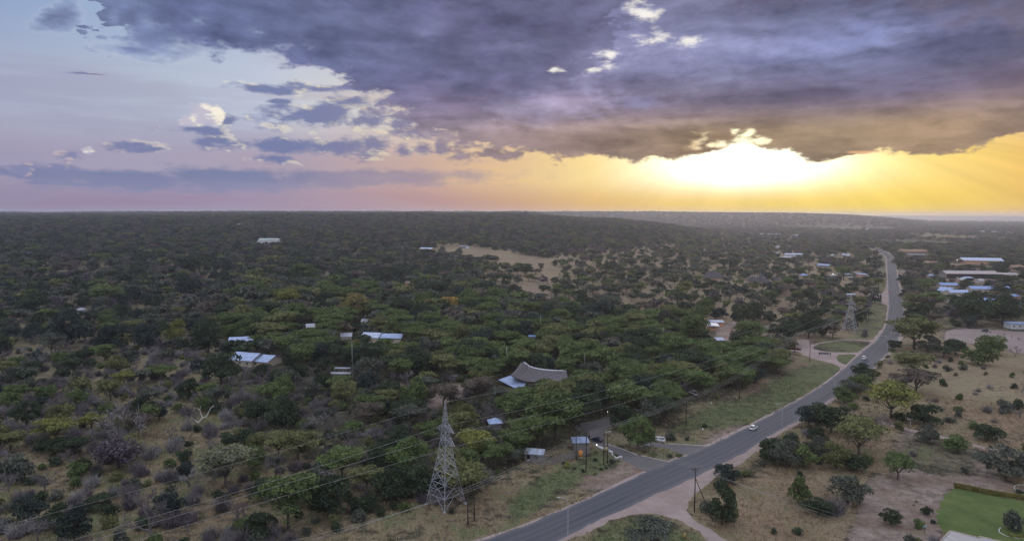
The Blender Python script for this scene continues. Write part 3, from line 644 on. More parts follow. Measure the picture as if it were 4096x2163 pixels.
cover(cA([(640, 300), (1220, 520), (1150, 900), (1000, 1080), (600, 1100), (640, 700)]), .5, .55, .05)
cover([(870, 300), (880, 258), (890, 256), (888, 300), (884, 318)], .6, .5, .1)
cover([(905, 333), (940, 330), (1184, 352), (1184, 640), (560, 640), (700, 505), (800, 445), (880, 372)], .75, .15, .15)
cover(c4([(1150, 60), (2000, 60), (2000, 640), (1100, 420)]), .95, .08, .1)
cover(c4([(880, 920), (900, 640), (960, 560), (1260, 640), (1500, 700), (1600, 850), (1750, 960), (2000, 1060), (2000, 1090), (1320, 980), (1200, 1240), (1260, 1300), (1220, 1400), (700, 1400), (780, 1150)]), .1, .10, .75)
cover(c4([(960, 600), (1260, 640), (1480, 700), (1500, 900), (1200, 900), (900, 780)]), .2, .35, .45)
cover(c4([(540, 1400), (640, 1150), (700, 940), (780, 870), (880, 910), (840, 1100), (780, 1400)]), .1, .05, .9)
cover(c4([(0, 800), (400, 860), (560, 1040), (600, 1180), (540, 1400), (-400, 1400)]), .9, .15, .1)
cover(c3([(0, 1230), (0, 1060), (100, 1000), (200, 900), (330, 865), (500, 900), (480, 950), (350, 985), (280, 1060), (180, 1120)]), .2, 1, 0)
cover(c3([(1270, 480), (1400, 400), (1600, 350), (1825, 300), (1825, 470), (1640, 520), (1500, 540), (1300, 560), (1150, 600), (1100, 560)]), .3, .8, .05)
cover(c4([(170, 150), (300, 110), (520, 110), (500, 170), (350, 260), (200, 350), (0, 455), (0, 250)]), .3, .9, 0)
cover(c4([(500, 40), (640, 30), (600, 90), (510, 100)]), .3, 1, 0)
cover(c3([(700, 1200), (900, 1170), (1150, 1230), (1330, 1310), (1380, 1400), (500, 1400)]), .5, .75, 0)
cover(FIELDG, .45, .62, 0)
cover([(590, 460), (612, 452), (640, 462), (648, 471), (625, 486), (600, 492), (575, 487)], .3, .1, .8)
cover([(690, 448), (712, 434), (735, 424), (752, 423), (720, 440), (700, 448)], .2, .1, .8)
cover(z5([(760, 560), (1000, 520), (1300, 300), (1500, 330), (1740, 470), (1650, 600), (1200, 700), (850, 620)]), .3, .65, .35)
cover(YARD, .1, 0, 1); cover(PLAYG, .1, 0, 1); cover(z3([(440, 430), (800, 410), (860, 640), (440, 700)]), .1, 0, 1)
cover([(428, 397), (440, 390), (452, 383), (466, 384), (466, 394), (440, 408), (428, 408)], 0, 0, 1); cover([(383, 385), (405, 382), (404, 388), (388, 398), (382, 394)], 0, 0, 1)
cover(c6([(1220, 600), (1360, 600), (1340, 700), (1225, 690)]), .1, 0, 1); cover(c6([(1590, 640), (2160, 690), (2160, 745), (1780, 720), (1600, 700)]), .1, 0, .9); cover(c6([(1560, 850), (1860, 870), (1800, 940), (1600, 890)]), .1, 0, .9)
cover(c6([(930, 345), (1340, 340), (1740, 360), (1740, 385), (1300, 370), (940, 352)]), .75, .5, 0); cover(c6([(1340, 255), (1800, 290), (2320, 300), (2320, 330), (1850, 318), (1500, 310)]), .8, .6, 0); cover(c6([(150, 185), (1200, 210), (1200, 232), (160, 208)]), .3, 0, .7)
cover(c6([(930, 322), (1340, 318), (1740, 340), (1740, 358), (1340, 338), (940, 336)]), .1, .3, .2)
# ------------------------------------------------------------------ ground
CR, CG, CB = [blur(blur(q, 5, 2), 4, 1) for q in (CR, CG, CB)]
def ground():
    azs = np.concatenate([np.arange(-180, -46, 6.0), np.arange(-46, 46.01, .26), np.arange(52, 180.1, 6.0)])
    rs = np.concatenate([[0.5], np.arange(40, 100, 15), np.arange(100, 640, 2.6), np.geomspace(640, 9000, 150)[1:], np.geomspace(9300, 60000, 26)])
    A, Rr = np.meshgrid(np.radians(azs), rs); X = Rr * np.sin(A); Y = Rr * np.cos(A); Z = terrain(X, Y)
    na, nr = len(azs), len(rs); V = np.stack([X, Y, Z], -1).reshape(-1, 3)
    i, j = np.meshgrid(np.arange(nr - 1), np.arange(na - 1), indexing='ij'); a = (i * na + j).ravel()
    F = np.stack([a, a + na, a + na + 1, a + 1], 1).astype(np.int32)
    me = bpy.data.meshes.new('ground'); me.vertices.add(len(V)); me.vertices.foreach_set('co', V.ravel())
    me.loops.add(F.size); me.loops.foreach_set('vertex_index', F.ravel()); me.polygons.add(len(F))
    me.polygons.foreach_set('loop_start', np.arange(0, F.size, 4, dtype=np.int32)); me.polygons.foreach_set('loop_total', np.full(len(F), 4, np.int32))
    me.update(calc_edges=True); me.polygons.foreach_set('use_smooth', np.ones(len(F), bool))
    q = V - [0, 0, CAM_H]; w = q @ FWD; wz = np.where(w > 1, w, 1); u = 512 + FPX * (q @ RGT) / wz; v = 270 - FPX * (q @ UPV) / wz
    ok = w > 1; u = np.where(ok, np.clip(u, -150, 1170), 300); v = np.where(ok, np.clip(v, 206, 630), 600)
    r = lookup(CR, u, v, .5); g = lookup(CG, u, v, .2); b = lookup(CB, u, v, .1)
    far = (np.hypot(V[:, 0], V[:, 1]) > 8600); r = np.where(far, .75, r); g = np.where(far, .05, g); b = np.where(far, .1, b)
    ca = me.color_attributes.new('cover', 'FLOAT_COLOR', 'POINT'); ca.data.foreach_set('color', np.stack([r, g, b, np.ones_like(r)], 1).astype(np.float32).ravel())
    m_ = bpy.data.materials.new('ground'); m_.use_nodes = True; t = m_.node_tree; T = NT(t); bs = t.nodes['Principled BSDF']
    at = t.nodes.new('ShaderNodeAttribute'); at.attribute_name = 'cover'; cr_, cg_, cb_ = T.sep(at.outputs['Color'])
    pos = t.nodes.new('ShaderNodeNewGeometry').outputs['Position']
    n1 = T.noise(pos, .06, 5.0, .6); n2 = T.noise(pos, .35, 6.0, .7); n3 = T.noise(pos, 1.6, 4.0, .7); n4 = T.noise(T.vm('MULTIPLY', pos, (.022, .022, .022)), 1.0, 4.0, .6)
    def mask(ch, a_, b_, soft=.25):
        s_ = T.m('ADD', T.m('ADD', ch, T.m('MULTIPLY', T.m('SUBTRACT', n1, .5), a_)), T.m('MULTIPLY', T.m('SUBTRACT', n2, .5), b_))
        return T.ss(s_, .5 - soft, .5 + soft)
    litter = T.mix(n2, (.040, .036, .028, 1), (.075, .070, .042, 1))
    dry = T.mix(T.lr(n3, .3, .7), (.170, .140, .086, 1), (.310, .252, .155, 1))
    dry = T.mix(T.lr(n4, .35, .65), dry, (.215, .150, .100, 1))
    green = T.mix(T.lr(n3, .3, .7), (.070, .085, .038, 1), (.135, .150, .070, 1))
    soil = T.mix(T.lr(n2, .25, .75), (.200, .158, .132, 1), (.300, .240, .205, 1))
    soil = T.mix(T.lr(n1, .4, .7), soil, (.170, .105, .078, 1))
    c = T.mix(mask(cr_, 2.0, 1.6), litter, dry)
    c = T.mix(mask(cb_, 1.2, .9), c, soil)
    c = T.mix(T.m('MULTIPLY', mask(cg_, 2.4, 2.2, .3), .9), c, green)
    k = T.m('MULTIPLY', T.lr(n3, .25, .75, .6, 1.35), T.lr(n2, .3, .7, .72, 1.25)); c = T.mix(1.0, c, T.xyz(k, k, k), 'MULTIPLY')
    t.links.new(c, bs.inputs['Base Color']); bs.inputs['Roughness'].default_value = .95; bs.inputs['Specular IOR Level'].default_value = .15
    bp = t.nodes.new('ShaderNodeBump'); bp.inputs['Strength'].default_value = .8; bp.inputs['Distance'].default_value = .5
    t.links.new(T.m('ADD', T.m('MULTIPLY', n3, .6), n2), bp.inputs['Height']); t.links.new(bp.outputs[0], bs.inputs['Normal'])
    me.materials.append(m_); return tag(link('ground', me), kind='structure')
ground()
# ------------------------------------------------------------------ sheets lying on the ground
def wpts(px, z=0.0, step=2.0, jit=0.0, seed=1):
    rng = np.random.default_rng(seed); P_ = [hit(min(max(u, -400), 1500), v) for u, v in px]; out = []
    for i in range(len(P_)):
        a, b = P_[i], P_[(i + 1) % len(P_)]; L_ = (b - a).length; n = max(1, min(60, int(L_ / step)))
        for k in range(n):
            p = a.lerp(b, k / n)
            if jit and L_ < 900: p = p + Vector((rng.normal(0, jit), rng.normal(0, jit), 0))
            out.append(Vector((p.x, p.y, gz(p.x, p.y) + z)))
    return out
def sheet(name, px, z, m_, jit=.0, step=2.0, label=None, cat=None):
    W_ = wpts(px, z, step, jit, len(px)); tr = tessellate_polygon([[Vector((p.x, p.y, 0)) for p in W_]])
    me = bpy.data.meshes.new(name); fs = []
    for a, b, c in tr:
        n = (W_[b] - W_[a]).cross(W_[c] - W_[a]); fs.append((a, b, c) if n.z > 0 else (a, c, b))
    me.from_pydata([tuple(p) for p in W_], [], fs); me.materials.append(m_); o = link(name, me); tag(o, label, cat, kind='structure'); return o
def soil_mat(name, c0, c1, sc=.4, streak=None):
    m_ = bpy.data.materials.new(name); m_.use_nodes = True; t = m_.node_tree; T = NT(t); bs = t.nodes['Principled BSDF']
    pos = t.nodes.new('ShaderNodeNewGeometry').outputs['Position']
    n1 = T.noise(pos, sc * .2, 4.0, .6); n2 = T.noise(pos, sc, 6.0, .7); n3 = T.noise(pos, sc * 6, 3.0, .7)
    c = T.mix(T.lr(T.m('ADD', T.m('MULTIPLY', n1, .6), T.m('MULTIPLY', n2, .4)), .35, .65), (*c0, 1), (*c1, 1)); k = T.lr(n3, .25, .75, .85, 1.15)
    c = T.mix(1.0, c, T.xyz(k, k, k), 'MULTIPLY'); t.links.new(c, bs.inputs['Base Color']); bs.inputs['Roughness'].default_value = .95; bs.inputs['Specular IOR Level'].default_value = .2
    return m_
M_DIRT = soil_mat('pink_gravel', (.235, .175, .155), (.355, .285, .262))
M_SAND = soil_mat('pale_sand', (.29, .235, .225), (.42, .36, .35))
M_SOIL = soil_mat('trodden_earth', (.20, .155, .140), (.29, .235, .215), .2)
M_DRIVE = soil_mat('old_asphalt', (.105, .098, .100), (.165, .150, .148))
M_LAWN = soil_mat('lawn_grass', (.046, .078, .020), (.125, .155, .048), .22)
M_PATIO = soil_mat('concrete', (.33, .31, .30), (.42, .40, .39))
def road_strip():
    def res(px):
        P_ = [hit(u, v) for u, v in px]; out = []
        for a, b in zip(P_[:-1], P_[1:]):
            n = max(1, int((b - a).length / 3.0)); out += [a.lerp(b, k / n) for k in range(n)]
        return np.array([[p.x, p.y] for p in out + [P_[-1]]])
    L_, Rr = res(ROAD_L), res(ROAD_R)
    def sm(a):
        k = np.array([1, 4, 7, 9, 10, 9, 7, 4, 1.]); k /= k.sum(); q = np.stack([np.convolve(np.pad(a[:, i], 4, 'edge'), k, 'valid') for i in (0, 1)], 1); return q
    L_ = sm(L_); Rr = sm(Rr); last = 0; V, F, UVs = [], [], []; rng = np.random.default_rng(3); NC = 8
    for i, p in enumerate(L_):
        w_ = Rr[last:last + 30]; k = last + int(np.argmin(((w_ - p) ** 2).sum(1))); last = max(last, k); q = Rr[last]
        for j in range(NC + 1):
            e = rng.normal(0, .22) if j in (0, NC) else 0.0; s_ = j / NC; x = p[0] + (q[0] - p[0]) * s_; y = p[1] + (q[1] - p[1]) * s_
            d = (q - p) / (np.linalg.norm(q - p) + 1e-6); x += d[0] * e; y += d[1] * e
            V.append((x, y, gz(x, y) + .012)); UVs.append((s_, i / 10.0))
    n = len(L_)
    for i in range(n - 1):
        for j in range(NC): a = i * (NC + 1) + j; F.append((a, a + 1, a + NC + 2, a + NC + 1))
    me = bpy.data.meshes.new('road'); me.from_pydata(V, [], F); uv = me.uv_layers.new(name='across')
    li = np.zeros(len(me.loops), np.int32); me.loops.foreach_get('vertex_index', li); uv.data.foreach_set('uv', np.array(UVs, np.float32)[li].ravel())
    m_ = bpy.data.materials.new('asphalt'); m_.use_nodes = True; t = m_.node_tree; T = NT(t); bs = t.nodes['Principled BSDF']
    uvn = t.nodes.new('ShaderNodeUVMap'); uvn.uv_map = 'across'; sx, sy, _ = T.sep(uvn.outputs[0]); pos = t.nodes.new('ShaderNodeNewGeometry').outputs['Position']
    lanes = T.curve(sx, [(0, .75), (.08, .55), (.2, .35), (.32, .5), (.42, .3), (.5, .52), (.6, .3), (.7, .5), (.8, .35), (.92, .58), (1, .75)])
    n1 = T.noise(T.xyz(T.m('MULTIPLY', sx, 14.0), T.m('MULTIPLY', sy, .5), 0.0), 1.0, 4.0, .6); n2 = T.noise(pos, 3.0, 4.0, .7)
    f = T.m('ADD', T.m('ADD', lanes, T.m('MULTIPLY', T.m('SUBTRACT', n1, .5), .5)), T.m('MULTIPLY', T.m('SUBTRACT', n2, .5), .7))
    pt_ = T.noise(T.xyz(T.m('MULTIPLY', sx, 3.0), T.m('MULTIPLY', sy, .35), 2.0), 1.0, 2.0, .4); f = T.m('SUBTRACT', f, T.ss(pt_, .58, .62, 0.0, .3)); ck = T.noise(pos, .8, 6.0, .8, 1.5); f = T.m('SUBTRACT', f, T.m('MULTIPLY', T.ss(T.m('ABSOLUTE', T.m('SUBTRACT', ck, .5)), .02, .0), .35))
    c = T.mix(T.lr(f, .1, .9), (.058, .060, .072, 1), (.128, .125, .138, 1)); t.links.new(c, bs.inputs['Base Color']); bs.inputs['Roughness'].default_value = .82; bs.inputs['Specular IOR Level'].default_value = .25
    me.materials.append(m_); tag(link('road', me), 'grey two lane tarred road curving away to the horizon', kind='structure'); return L_, Rr
RL, RR = road_strip()
def strip_along(name, edge, w0, w1, z, m_, sgn):
    """a ragged dirt verge along one edge of the road"""
    rng = np.random.default_rng(len(name)); V, F = [], []
    t = np.gradient(edge, axis=0); t /= np.linalg.norm(t, axis=1)[:, None] + 1e-9; nrm = np.stack([-t[:, 1], t[:, 0]], 1) * sgn; w = w0; 
    for i, (p, n_) in enumerate(zip(edge, nrm)):
        w += rng.normal(0, .22); w = min(max(w, w0), w1); a = p - n_ * .6; b = p + n_ * w
        V += [(a[0], a[1], gz(*a) + z), (b[0], b[1], gz(*b) + z)]
        if i: k = 2 * i; F.append((k - 2, k - 1, k + 1, k) if sgn > 0 else (k - 2, k, k + 1, k - 1))
    me = bpy.data.meshes.new(name); me.from_pydata(V, [], F); me.materials.append(m_); tag(link(name, me), kind='structure')
strip_along('dirt_verge', RL, .9, 2.4, .006, M_DIRT, 1)
strip_along('dirt_verge', RR, .9, 3.2, .007, M_DIRT, -1)
sheet('dirt_track', APRON, .003, M_DIRT, .25)
sheet('driveway', DRIVE, .014, M_DRIVE, .06)
sheet('driveway', FORE, .015, M_DRIVE, .06)
sheet('dirt_track', TRACK, .004, M_DIRT, .2)
sheet('dirt_track', LOOP1, .004, M_DIRT, .25)
sheet('dirt_track', LOOP2, .002, M_DIRT, .25)
sheet('dirt_track', SPUR, .004, M_DIRT, .3); sheet('dirt_track', SPURR, .004, M_DIRT, .3)
sheet('sports_ground', PLAYG, .003, M_SOIL, .4)
sheet('lawn', LAWN, .010, M_LAWN, .45, 1.0)
sheet('patio', PATIO, .05, M_PATIO, 0)
M_WATER = mat('water', (.05, .06, .07), .08, 0, 0, 1, .8)
sheet('river', c6([(20, 231), (200, 224), (300, 218), (420, 219), (515, 226), (510, 230), (420, 227), (300, 225), (205, 229), (30, 236)]), .3, M_WATER, 0, 50)
sheet('river', c6([(2320, 161), (2460, 159), (2460, 169), (2330, 168)]), .3, M_WATER, 0, 50)
sheet('sand_bank', c6([(1840, 308), (2210, 314), (2200, 321), (1830, 316)]), .2, M_SAND, 0, 20)
# ------------------------------------------------------------------ what must not be hidden behind scattered plants
KEEP = np.zeros(XX.shape, np.float32)
def keep(pts, dist):
    m_ = poly_mask(pts); KEEP[m_] = np.maximum(KEEP[m_], dist)
def keep_rect(u0, v0, u1, v1, dist): keep([(u0, v0), (u1, v0), (u1, v1), (u0, v1)], dist)
for P_ in (ROAD_PX, APRON, DRIVE, FORE, LOOP1, LOOP2, FIELDG, SPUR, LAWN, PATIO):
    m_ = poly_mask(P_); vv, uu = np.nonzero(m_)
    for v_ in np.unique(vv):
        if v_ > 232:
            row = uu[vv == v_]; d = ray(512, v_ + .5); r = 75.0 / max(-d[2], .012) * math.hypot(d[0], d[1]); KEEP[v_, row] = np.maximum(KEEP[v_, row], min(r, 4000) * .97)
keep([(443 - 12, 500), (443 - 3, 402), (443 + 3, 402), (465, 500)], 150)
MISC = {}
def M(name, col, rough=.8, metal=0.0, vary=0.12, sc=1.0):
    if name not in MISC: MISC[name] = mat(name, col, rough, metal, vary, sc)
    return MISC[name]
W_ORANGE = M('orange_plaster', (.56, .31, .19)); W_CREAM = M('cream_plaster', (.50, .42, .33)); W_BRICK = M('peach_brick', (.40, .27, .19), vary=.3, sc=.6); W_WHITE = M('white_plaster', (.66, .65, .66))
W_GREY = M('grey_block', (.24, .22, .21)); R_ZINC = M('zinc_roof', (.31, .38, .55), .42, .45, .4, .6); R_BLUE = M('blue_roof', (.22, .30, .52), .4, .3, .15, .4); R_PALE = M('pale_roof', (.36, .37, .42), .45, .3, .18, .4)  # zinc tone carries the blue of reflected sky in its base colour
R_WHITE = M('white_roof', (.42, .47, .58), .45, .25, .35, .6); R_GREENISH = M('pale_green_roof', (.36, .41, .37), .5, .1, .15, .3); R_TAN = M('tan_roof', (.40, .34, .33), .6, .1, .2, .3); THATCH = M('thatch', (.125, .115, .125), .98, 0, .45, 1.6); THATCH_D = M('dark_thatch', (.075, .066, .078), .98, 0, .4, 1.0)
GLASS = M('window_glass', (.03, .035, .045), .1, 0, 0); DARK = M('dark_paint_and_shade', (.015, .014, .015), .9, 0, 0); DOORR = M('dark_red_door', (.16, .04, .035), .6, 0, .1); FRAME_M = M('white_frame', (.6, .6, .6), .5, 0, 0)  # DARK paints shade inside open fronts and serves plain dark parts
STEEL = M('galvanised_steel', (.42, .43, .46), .45, .6, .15, 1.5); POLEW = M('creosoted_wood', (.045, .034, .030), .9, 0, .3, 1.5); INSUL = M('insulator', (.10, .06, .05), .3, 0, 0); WIRE = M('wire', (.40, .40, .38), .9, 0, 0, 1)
LAMPG = M('lamp_grey', (.50, .50, .52), .5, .3, 0); RIDGEC = M('ridge_cement', (.52, .52, .56), .8, 0, .12, 2)
def roof_geo(L, D, H, kind, rise, over, rib=1.2):
    g = Geo(); x0, x1, y0, y1 = -L / 2 - over, L / 2 + over, -over, D + over; t = .14
    def slab(a, b, c, d):      # a,b low edge; d,c high edge
        a, b, c, d = map(Vector, (a, b, c, d)); n = (b - a).cross(d - a).normalized() * t
        if n.z < 0: n = -n
        g.quad(a + n, b + n, c + n, d + n); g.quad(d, c, b, a); g.quad(a, b, b + n, a + n); g.quad(b, c, c + n, b + n); g.quad(c, d, d + n, c + n); g.quad(d, a, a + n, d + n)
        if rib:
            m_ = int((b - a).length / rib)
            for i in range(1, m_):
                s_ = i / m_; p = a.lerp(b, s_) + n; q = d.lerp(c, s_) + n; e = (b - a).normalized() * .05; u_ = n.normalized() * .06
                if (p - q).length > .3: g.quad(p - e, p + u_, q + u_, q - e); g.quad(p + u_, p + e, q + e, q + u_)
    k = rise / (D / 2 + 1e-6); ze = H - over * k
    if kind == 'gable':
        slab((x0, y0, ze), (x1, y0, ze), (x1, D / 2, H + rise), (x0, D / 2, H + rise)); slab((x1, y1, ze), (x0, y1, ze), (x0, D / 2, H + rise), (x1, D / 2, H + rise))
    elif kind == 'gabley':      # ridge runs away from the viewer
        k = rise / (L / 2); ze = H - over * k
        slab((x0, y1, ze), (x0, y0, ze), (0, y0, H + rise), (0, y1, H + rise)); slab((x1, y0, ze), (x1, y1, ze), (0, y1, H + rise), (0, y0, H + rise))
    elif kind == 'hip':
        h = min(L, D) / 2; a, b = -L / 2 + h * .9, L / 2 - h * .9
        slab((x0, y0, ze), (x1, y0, ze), (b, D / 2, H + rise), (a, D / 2, H + rise)); slab((x1, y1, ze), (x0, y1, ze), (a, D / 2, H + rise), (b, D / 2, H + rise))
        slab((x0, y1, ze), (x0, y0, ze), (a, D / 2, H + rise), (a, D / 2 + .01, H + rise)); slab((x1, y0, ze), (x1, y1, ze), (b, D / 2 + .01, H + rise), (b, D / 2, H + rise))
    elif kind == 'mono':        # falls towards the viewer
        k = rise / D; slab((x0, y0, H - over * k), (x1, y0, H - over * k), (x1, y1, H + rise + over * k), (x0, y1, H + rise + over * k))
    elif kind == 'monox':
        k = rise / L; slab((x0, y1, H - over * k), (x0, y0, H - over * k), (x1, y0, H + rise + over * k), (x1, y1, H + rise + over * k))
    return g
def wall_geo(L, D, H, kind, rise):
    g = Geo(); x0, x1 = -L / 2, L / 2; b = -.4
    g.quad((x0, 0, b), (x1, 0, b), (x1, 0, H), (x0, 0, H)) if kind != 'gabley' else g.poly([(x0, 0, b), (x1, 0, b), (x1, 0, H), (0, 0, H + rise), (x0, 0, H)])
    hb = H + (rise if kind == 'mono' else 0); hx = H + (rise if kind == 'monox' else 0)
    if kind == 'monox':
        g = Geo(); g.quad((x0, 0, b), (x1, 0, b), (x1, 0, hx), (x0, 0, H)); g.quad((x1, D, b), (x0, D, b), (x0, D, H), (x1, D, hx)); g.quad((x1, 0, b), (x1, D, b), (x1, D, hx), (x1, 0, hx)); g.quad((x0, D, b), (x0, 0, b), (x0, 0, H), (x0, D, H)); return g
    g.quad((x1, D, b), (x0, D, b), (x0, D, hb), (x1, D, hb)) if kind != 'gabley' else g.poly([(x1, D, b), (x0, D, b), (x0, D, H), (0, D, H + rise), (x1, D, H)])
    if kind == 'gable':
        g.poly([(x1, 0, b), (x1, D, b), (x1, D, H), (x1, D / 2, H + rise), (x1, 0, H)]); g.poly([(x0, D, b), (x0, 0, b), (x0, 0, H), (x0, D / 2, H + rise), (x0, D, H)])
    else:
        g.quad((x1, 0, b), (x1, D, b), (x1, D, hb), (x1, 0, H)); g.quad((x0, D, b), (x0, 0, b), (x0, 0, H), (x0, D, hb))
    if kind == 'none':
        t = .25; g.quad((x0, 0, H), (x1, 0, H), (x1, t, H), (x0, t, H))
    return g
def window(parent, x, y, z, w, h, side='f', fm=FRAME_M, name='window'):
    g = Geo(); r = .06; d = .05
    def bx(gg, cx, cz, sx, sz, dep, m0=0):
        if side == 'f': gg.box((x + cx, y - dep / 2, z + cz), (sx, dep, sz))
        else: gg.box((x + (dep / 2 if side == 'r' else -dep / 2), y + cx, z + cz), (dep, sx, sz))
    bx(g, 0, h / 2, w + 2 * r, r, d + .03); bx(g, 0, -h / 2, w + 2 * r, r, d + .05); bx(g, -w / 2, 0, r, h - r, d + .03); bx(g, w / 2, 0, r, h - r, d + .03); bx(g, 0, 0, r * .7, h - r, d + .01)
    f = part(name, g, fm, parent); p = Geo(); bx(p, 0, 0, w - r, h - r, d * .6); part('pane', p, GLASS, f); return f
def house(label, u, v, wpx, D, H, roof='gable', rise=1.4, wm=W_CREAM, rm=R_ZINC, rz=0.0, cat='house', name='house', wins=0, door=None, over=.5, side=0, kp=None, group=None, openf=False, L=None, rib=1.2):
    p = hit(u, v); s_ = mpp(p); L = L or wpx * s_ / max(.5, abs(math.cos(rz)))
    t = thing(name, label, cat, tuple(p), rz, group)
    part('wall', wall_geo(L, D, H, roof, rise), wm, t)
    if roof != 'none': part('roof', roof_geo(L, D, H, roof, rise, over, rib), rm, t)
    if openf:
        g = Geo(); g.quad((-L / 2 + .3, -.03, .05), (L / 2 - .3, -.03, .05), (L / 2 - .3, -.03, H * .86), (-L / 2 + .3, -.03, H * .86)); part('shade_panel', g, DARK, t)  # flat near black sheet paints the shade inside the open front
    for i in range(wins):
        x = -L / 2 + L * (i + .5 + (.35 if door else 0)) / (wins + (.7 if door else 0)); window(t, x, 0, H * .55, min(1.2, L / (wins + 1) * .6), 1.0)
    if door:
        g = Geo(); g.box((-L / 2 + L * .14, -.04, 1.0), (.95, .08, 2.05)); d_ = part('door', g, door, t); k = Geo(); k.box((-L / 2 + L * .14 + .36, -.11, 1.0), (.05, .06, .16)); part('handle', k, STEEL, d_)
    for i in range(side): window(t, L / 2, D * (i + .5) / side, H * .55, 1.0, 1.0, 'r')
    ce, se = math.cos(rz), math.sin(rz)
    for (x, y, z) in (([(-L / 2, 0, H)]) if kp is None else []):
        q = [proj(p.x + (a * L / 2) * ce - b * D * se, p.y + (a * L / 2) * se + b * D * ce, p.z + c)[:2] for a in (-1, 1) for b in (0, 1) for c in (H * .55, H + rise)]
        us = [k[0] for k in q]; vs = [k[1] for k in q]; keep_rect(min(us), min(vs), max(us), max(vs), math.hypot(p.x, p.y))
    if kp: keep_rect(*kp, math.hypot(p.x, p.y))
    # nothing grows inside
    FOOT.append((p.x - se * D / 2, p.y + ce * D / 2, max(L, D) / 2 + .5, min(L, D) / 2 + .5))
    return t
FOOT = []
# ---- left and middle distance
house('large pale green roofed building far off in the bush, left of the hilltop clearing', 268.5, 242.3, 19, 16, 5.5, 'gable', 2.2, W_WHITE, R_GREENISH, .12, 'building', 'warehouse')
house('small lean-to block against the far pale green roofed building', 262, 243.0, 9, 8, 4.5, 'mono', 1.0, W_WHITE, R_GREENISH, .12, 'building', 'warehouse')
house('orange walled house with a bright metal roof at the top of the dry grass clearing', 426, 250.8, 12, 9, 4.0, 'gable', 1.8, W_ORANGE, R_WHITE, -.18, wins=3)
house('little grey shed behind the lone tree on the dry grass clearing', 463.5, 247.6, 6, 5, 3, 'mono', .6, W_GREY, R_ZINC, 0, 'shed', 'shed')
house('tiny white roofed shed right of the grey shed on the clearing', 467.5, 247.9, 3, 4, 2.6, 'mono', .4, W_WHITE, R_WHITE, 0, 'shed', 'shed')
house('small white hut alone among the bushes far left', 78.5, 313.4, 7, 4, 3.0, 'mono', .5, W_WHITE, R_PALE, -.35, 'hut', 'hut', wins=1)
house('far low white roof showing on the wooded skyline left', 240, 226.0, 7, 9, 4, 'gable', 1.5, W_WHITE, R_PALE, 0)
house('pink walled cube shed half hidden by trees below the clearing', 407.5, 285, 3.4, 4, 3.2, 'mono', .3, W_ORANGE, R_TAN, 0, 'shed', 'shed')
house('rusty silver roof directly behind the double blue roofed house', 241, 346, 21, 9, 3.2, 'gable', 1.5, W_GREY, R_ZINC, .28, kp=(231, 336, 250, 339.5))
house('blue metal roofed house, the left and higher half of the pair in the thicket', 240, 366, 25, 13, 3.4, 'gable', 2.2, W_CREAM, R_ZINC, -.30, wins=3, kp=(222, 350.5, 262, 360), over=.8)
house('blue metal roofed house, the right and lower half of the pair in the thicket', 259.5, 366.5, 17, 12, 2.9, 'gable', 1.9, W_CREAM, R_ZINC, -.30, wins=2, kp=(252, 353, 271, 362), over=.8)
house('small silver roof edge, leftmost of the lodge roofs in a row', 346, 341.3, 10, 6, 3.0, 'mono', 1.0, W_CREAM, R_PALE, .2, kp=(342, 336, 349, 338))
house('long bright metal roof between dense acacias, middle of the lodge row', 369.5, 342.3, 17, 9, 3.2, 'gable', 2.0, W_CREAM, R_WHITE, -.22, kp=(363, 333, 376, 337.5))
house('long bluish metal roof, rightmost of the lodge row', 390, 342.5, 22, 8, 3.0, 'gable', 1.7, W_CREAM, R_ZINC, -.08, kp=(381, 334.5, 400, 337.5))
house('small bluish roof peeping out below the ochre tree', 364.5, 325.4, 6, 6, 3.0, 'gable', 1.2, W_CREAM, R_PALE, 0, kp=(362.5, 321.2, 366.5, 323.2))
house('tan gabled roof corner with pale metal among thick acacias', 311, 331.5, 7, 6, 3.2, 'gable', 1.6, W_ORANGE, R_PALE, .4, kp=(309, 327, 313, 329))
house('small silver roof tucked under the acacias right of the lattice pylon', 496, 429.5, 11, 4.2, 2.6, 'hip', 1.1, W_GREY, R_ZINC, .2, kp=(490.5, 419, 502.5, 426))
house('small blue grey tank roof between the dark trees behind the thatched hall', 532, 340.6, 5.5, 3, 2.6, 'mono', .3, W_GREY, R_BLUE, 0, 'shed', 'shed', kp=(529.5, 333.3, 534.8, 337))
def canopy(label, u, v, wpx, D, H, rz=0, m_=R_PALE, kp=None):
    p = hit(u, v); L = wpx * mpp(p); t = thing('carport', label, 'carport', tuple(p), rz)
    g = Geo(); g.box((0, D / 2, H), (L, D, .14)); g.box((0, .04, H - .14), (L, .08, .2)); part('roof', g, m_, t)
    for i in range(5):
        for y in (.15, D - .15): g = Geo(); g.box((-L / 2 + .2 + (L - .4) * i / 4, y, (H - .08) / 2), (.1, .1, H - .08)); part('post', g, STEEL, t)
    if kp: keep_rect(*kp, math.hypot(p.x, p.y))
    FOOT.append((p.x, p.y + D / 2, L / 2, D / 2))
canopy('long pale carport roof, nearer of two among the acacias', 340, 379, 22, 3.2, 2.7, -.03, kp=(329, 370, 352, 374.5))
canopy('long pale carport roof, farther of two among the acacias', 342, 374, 16, 2.6, 2.9, -.03, kp=(333.5, 366, 351, 370))
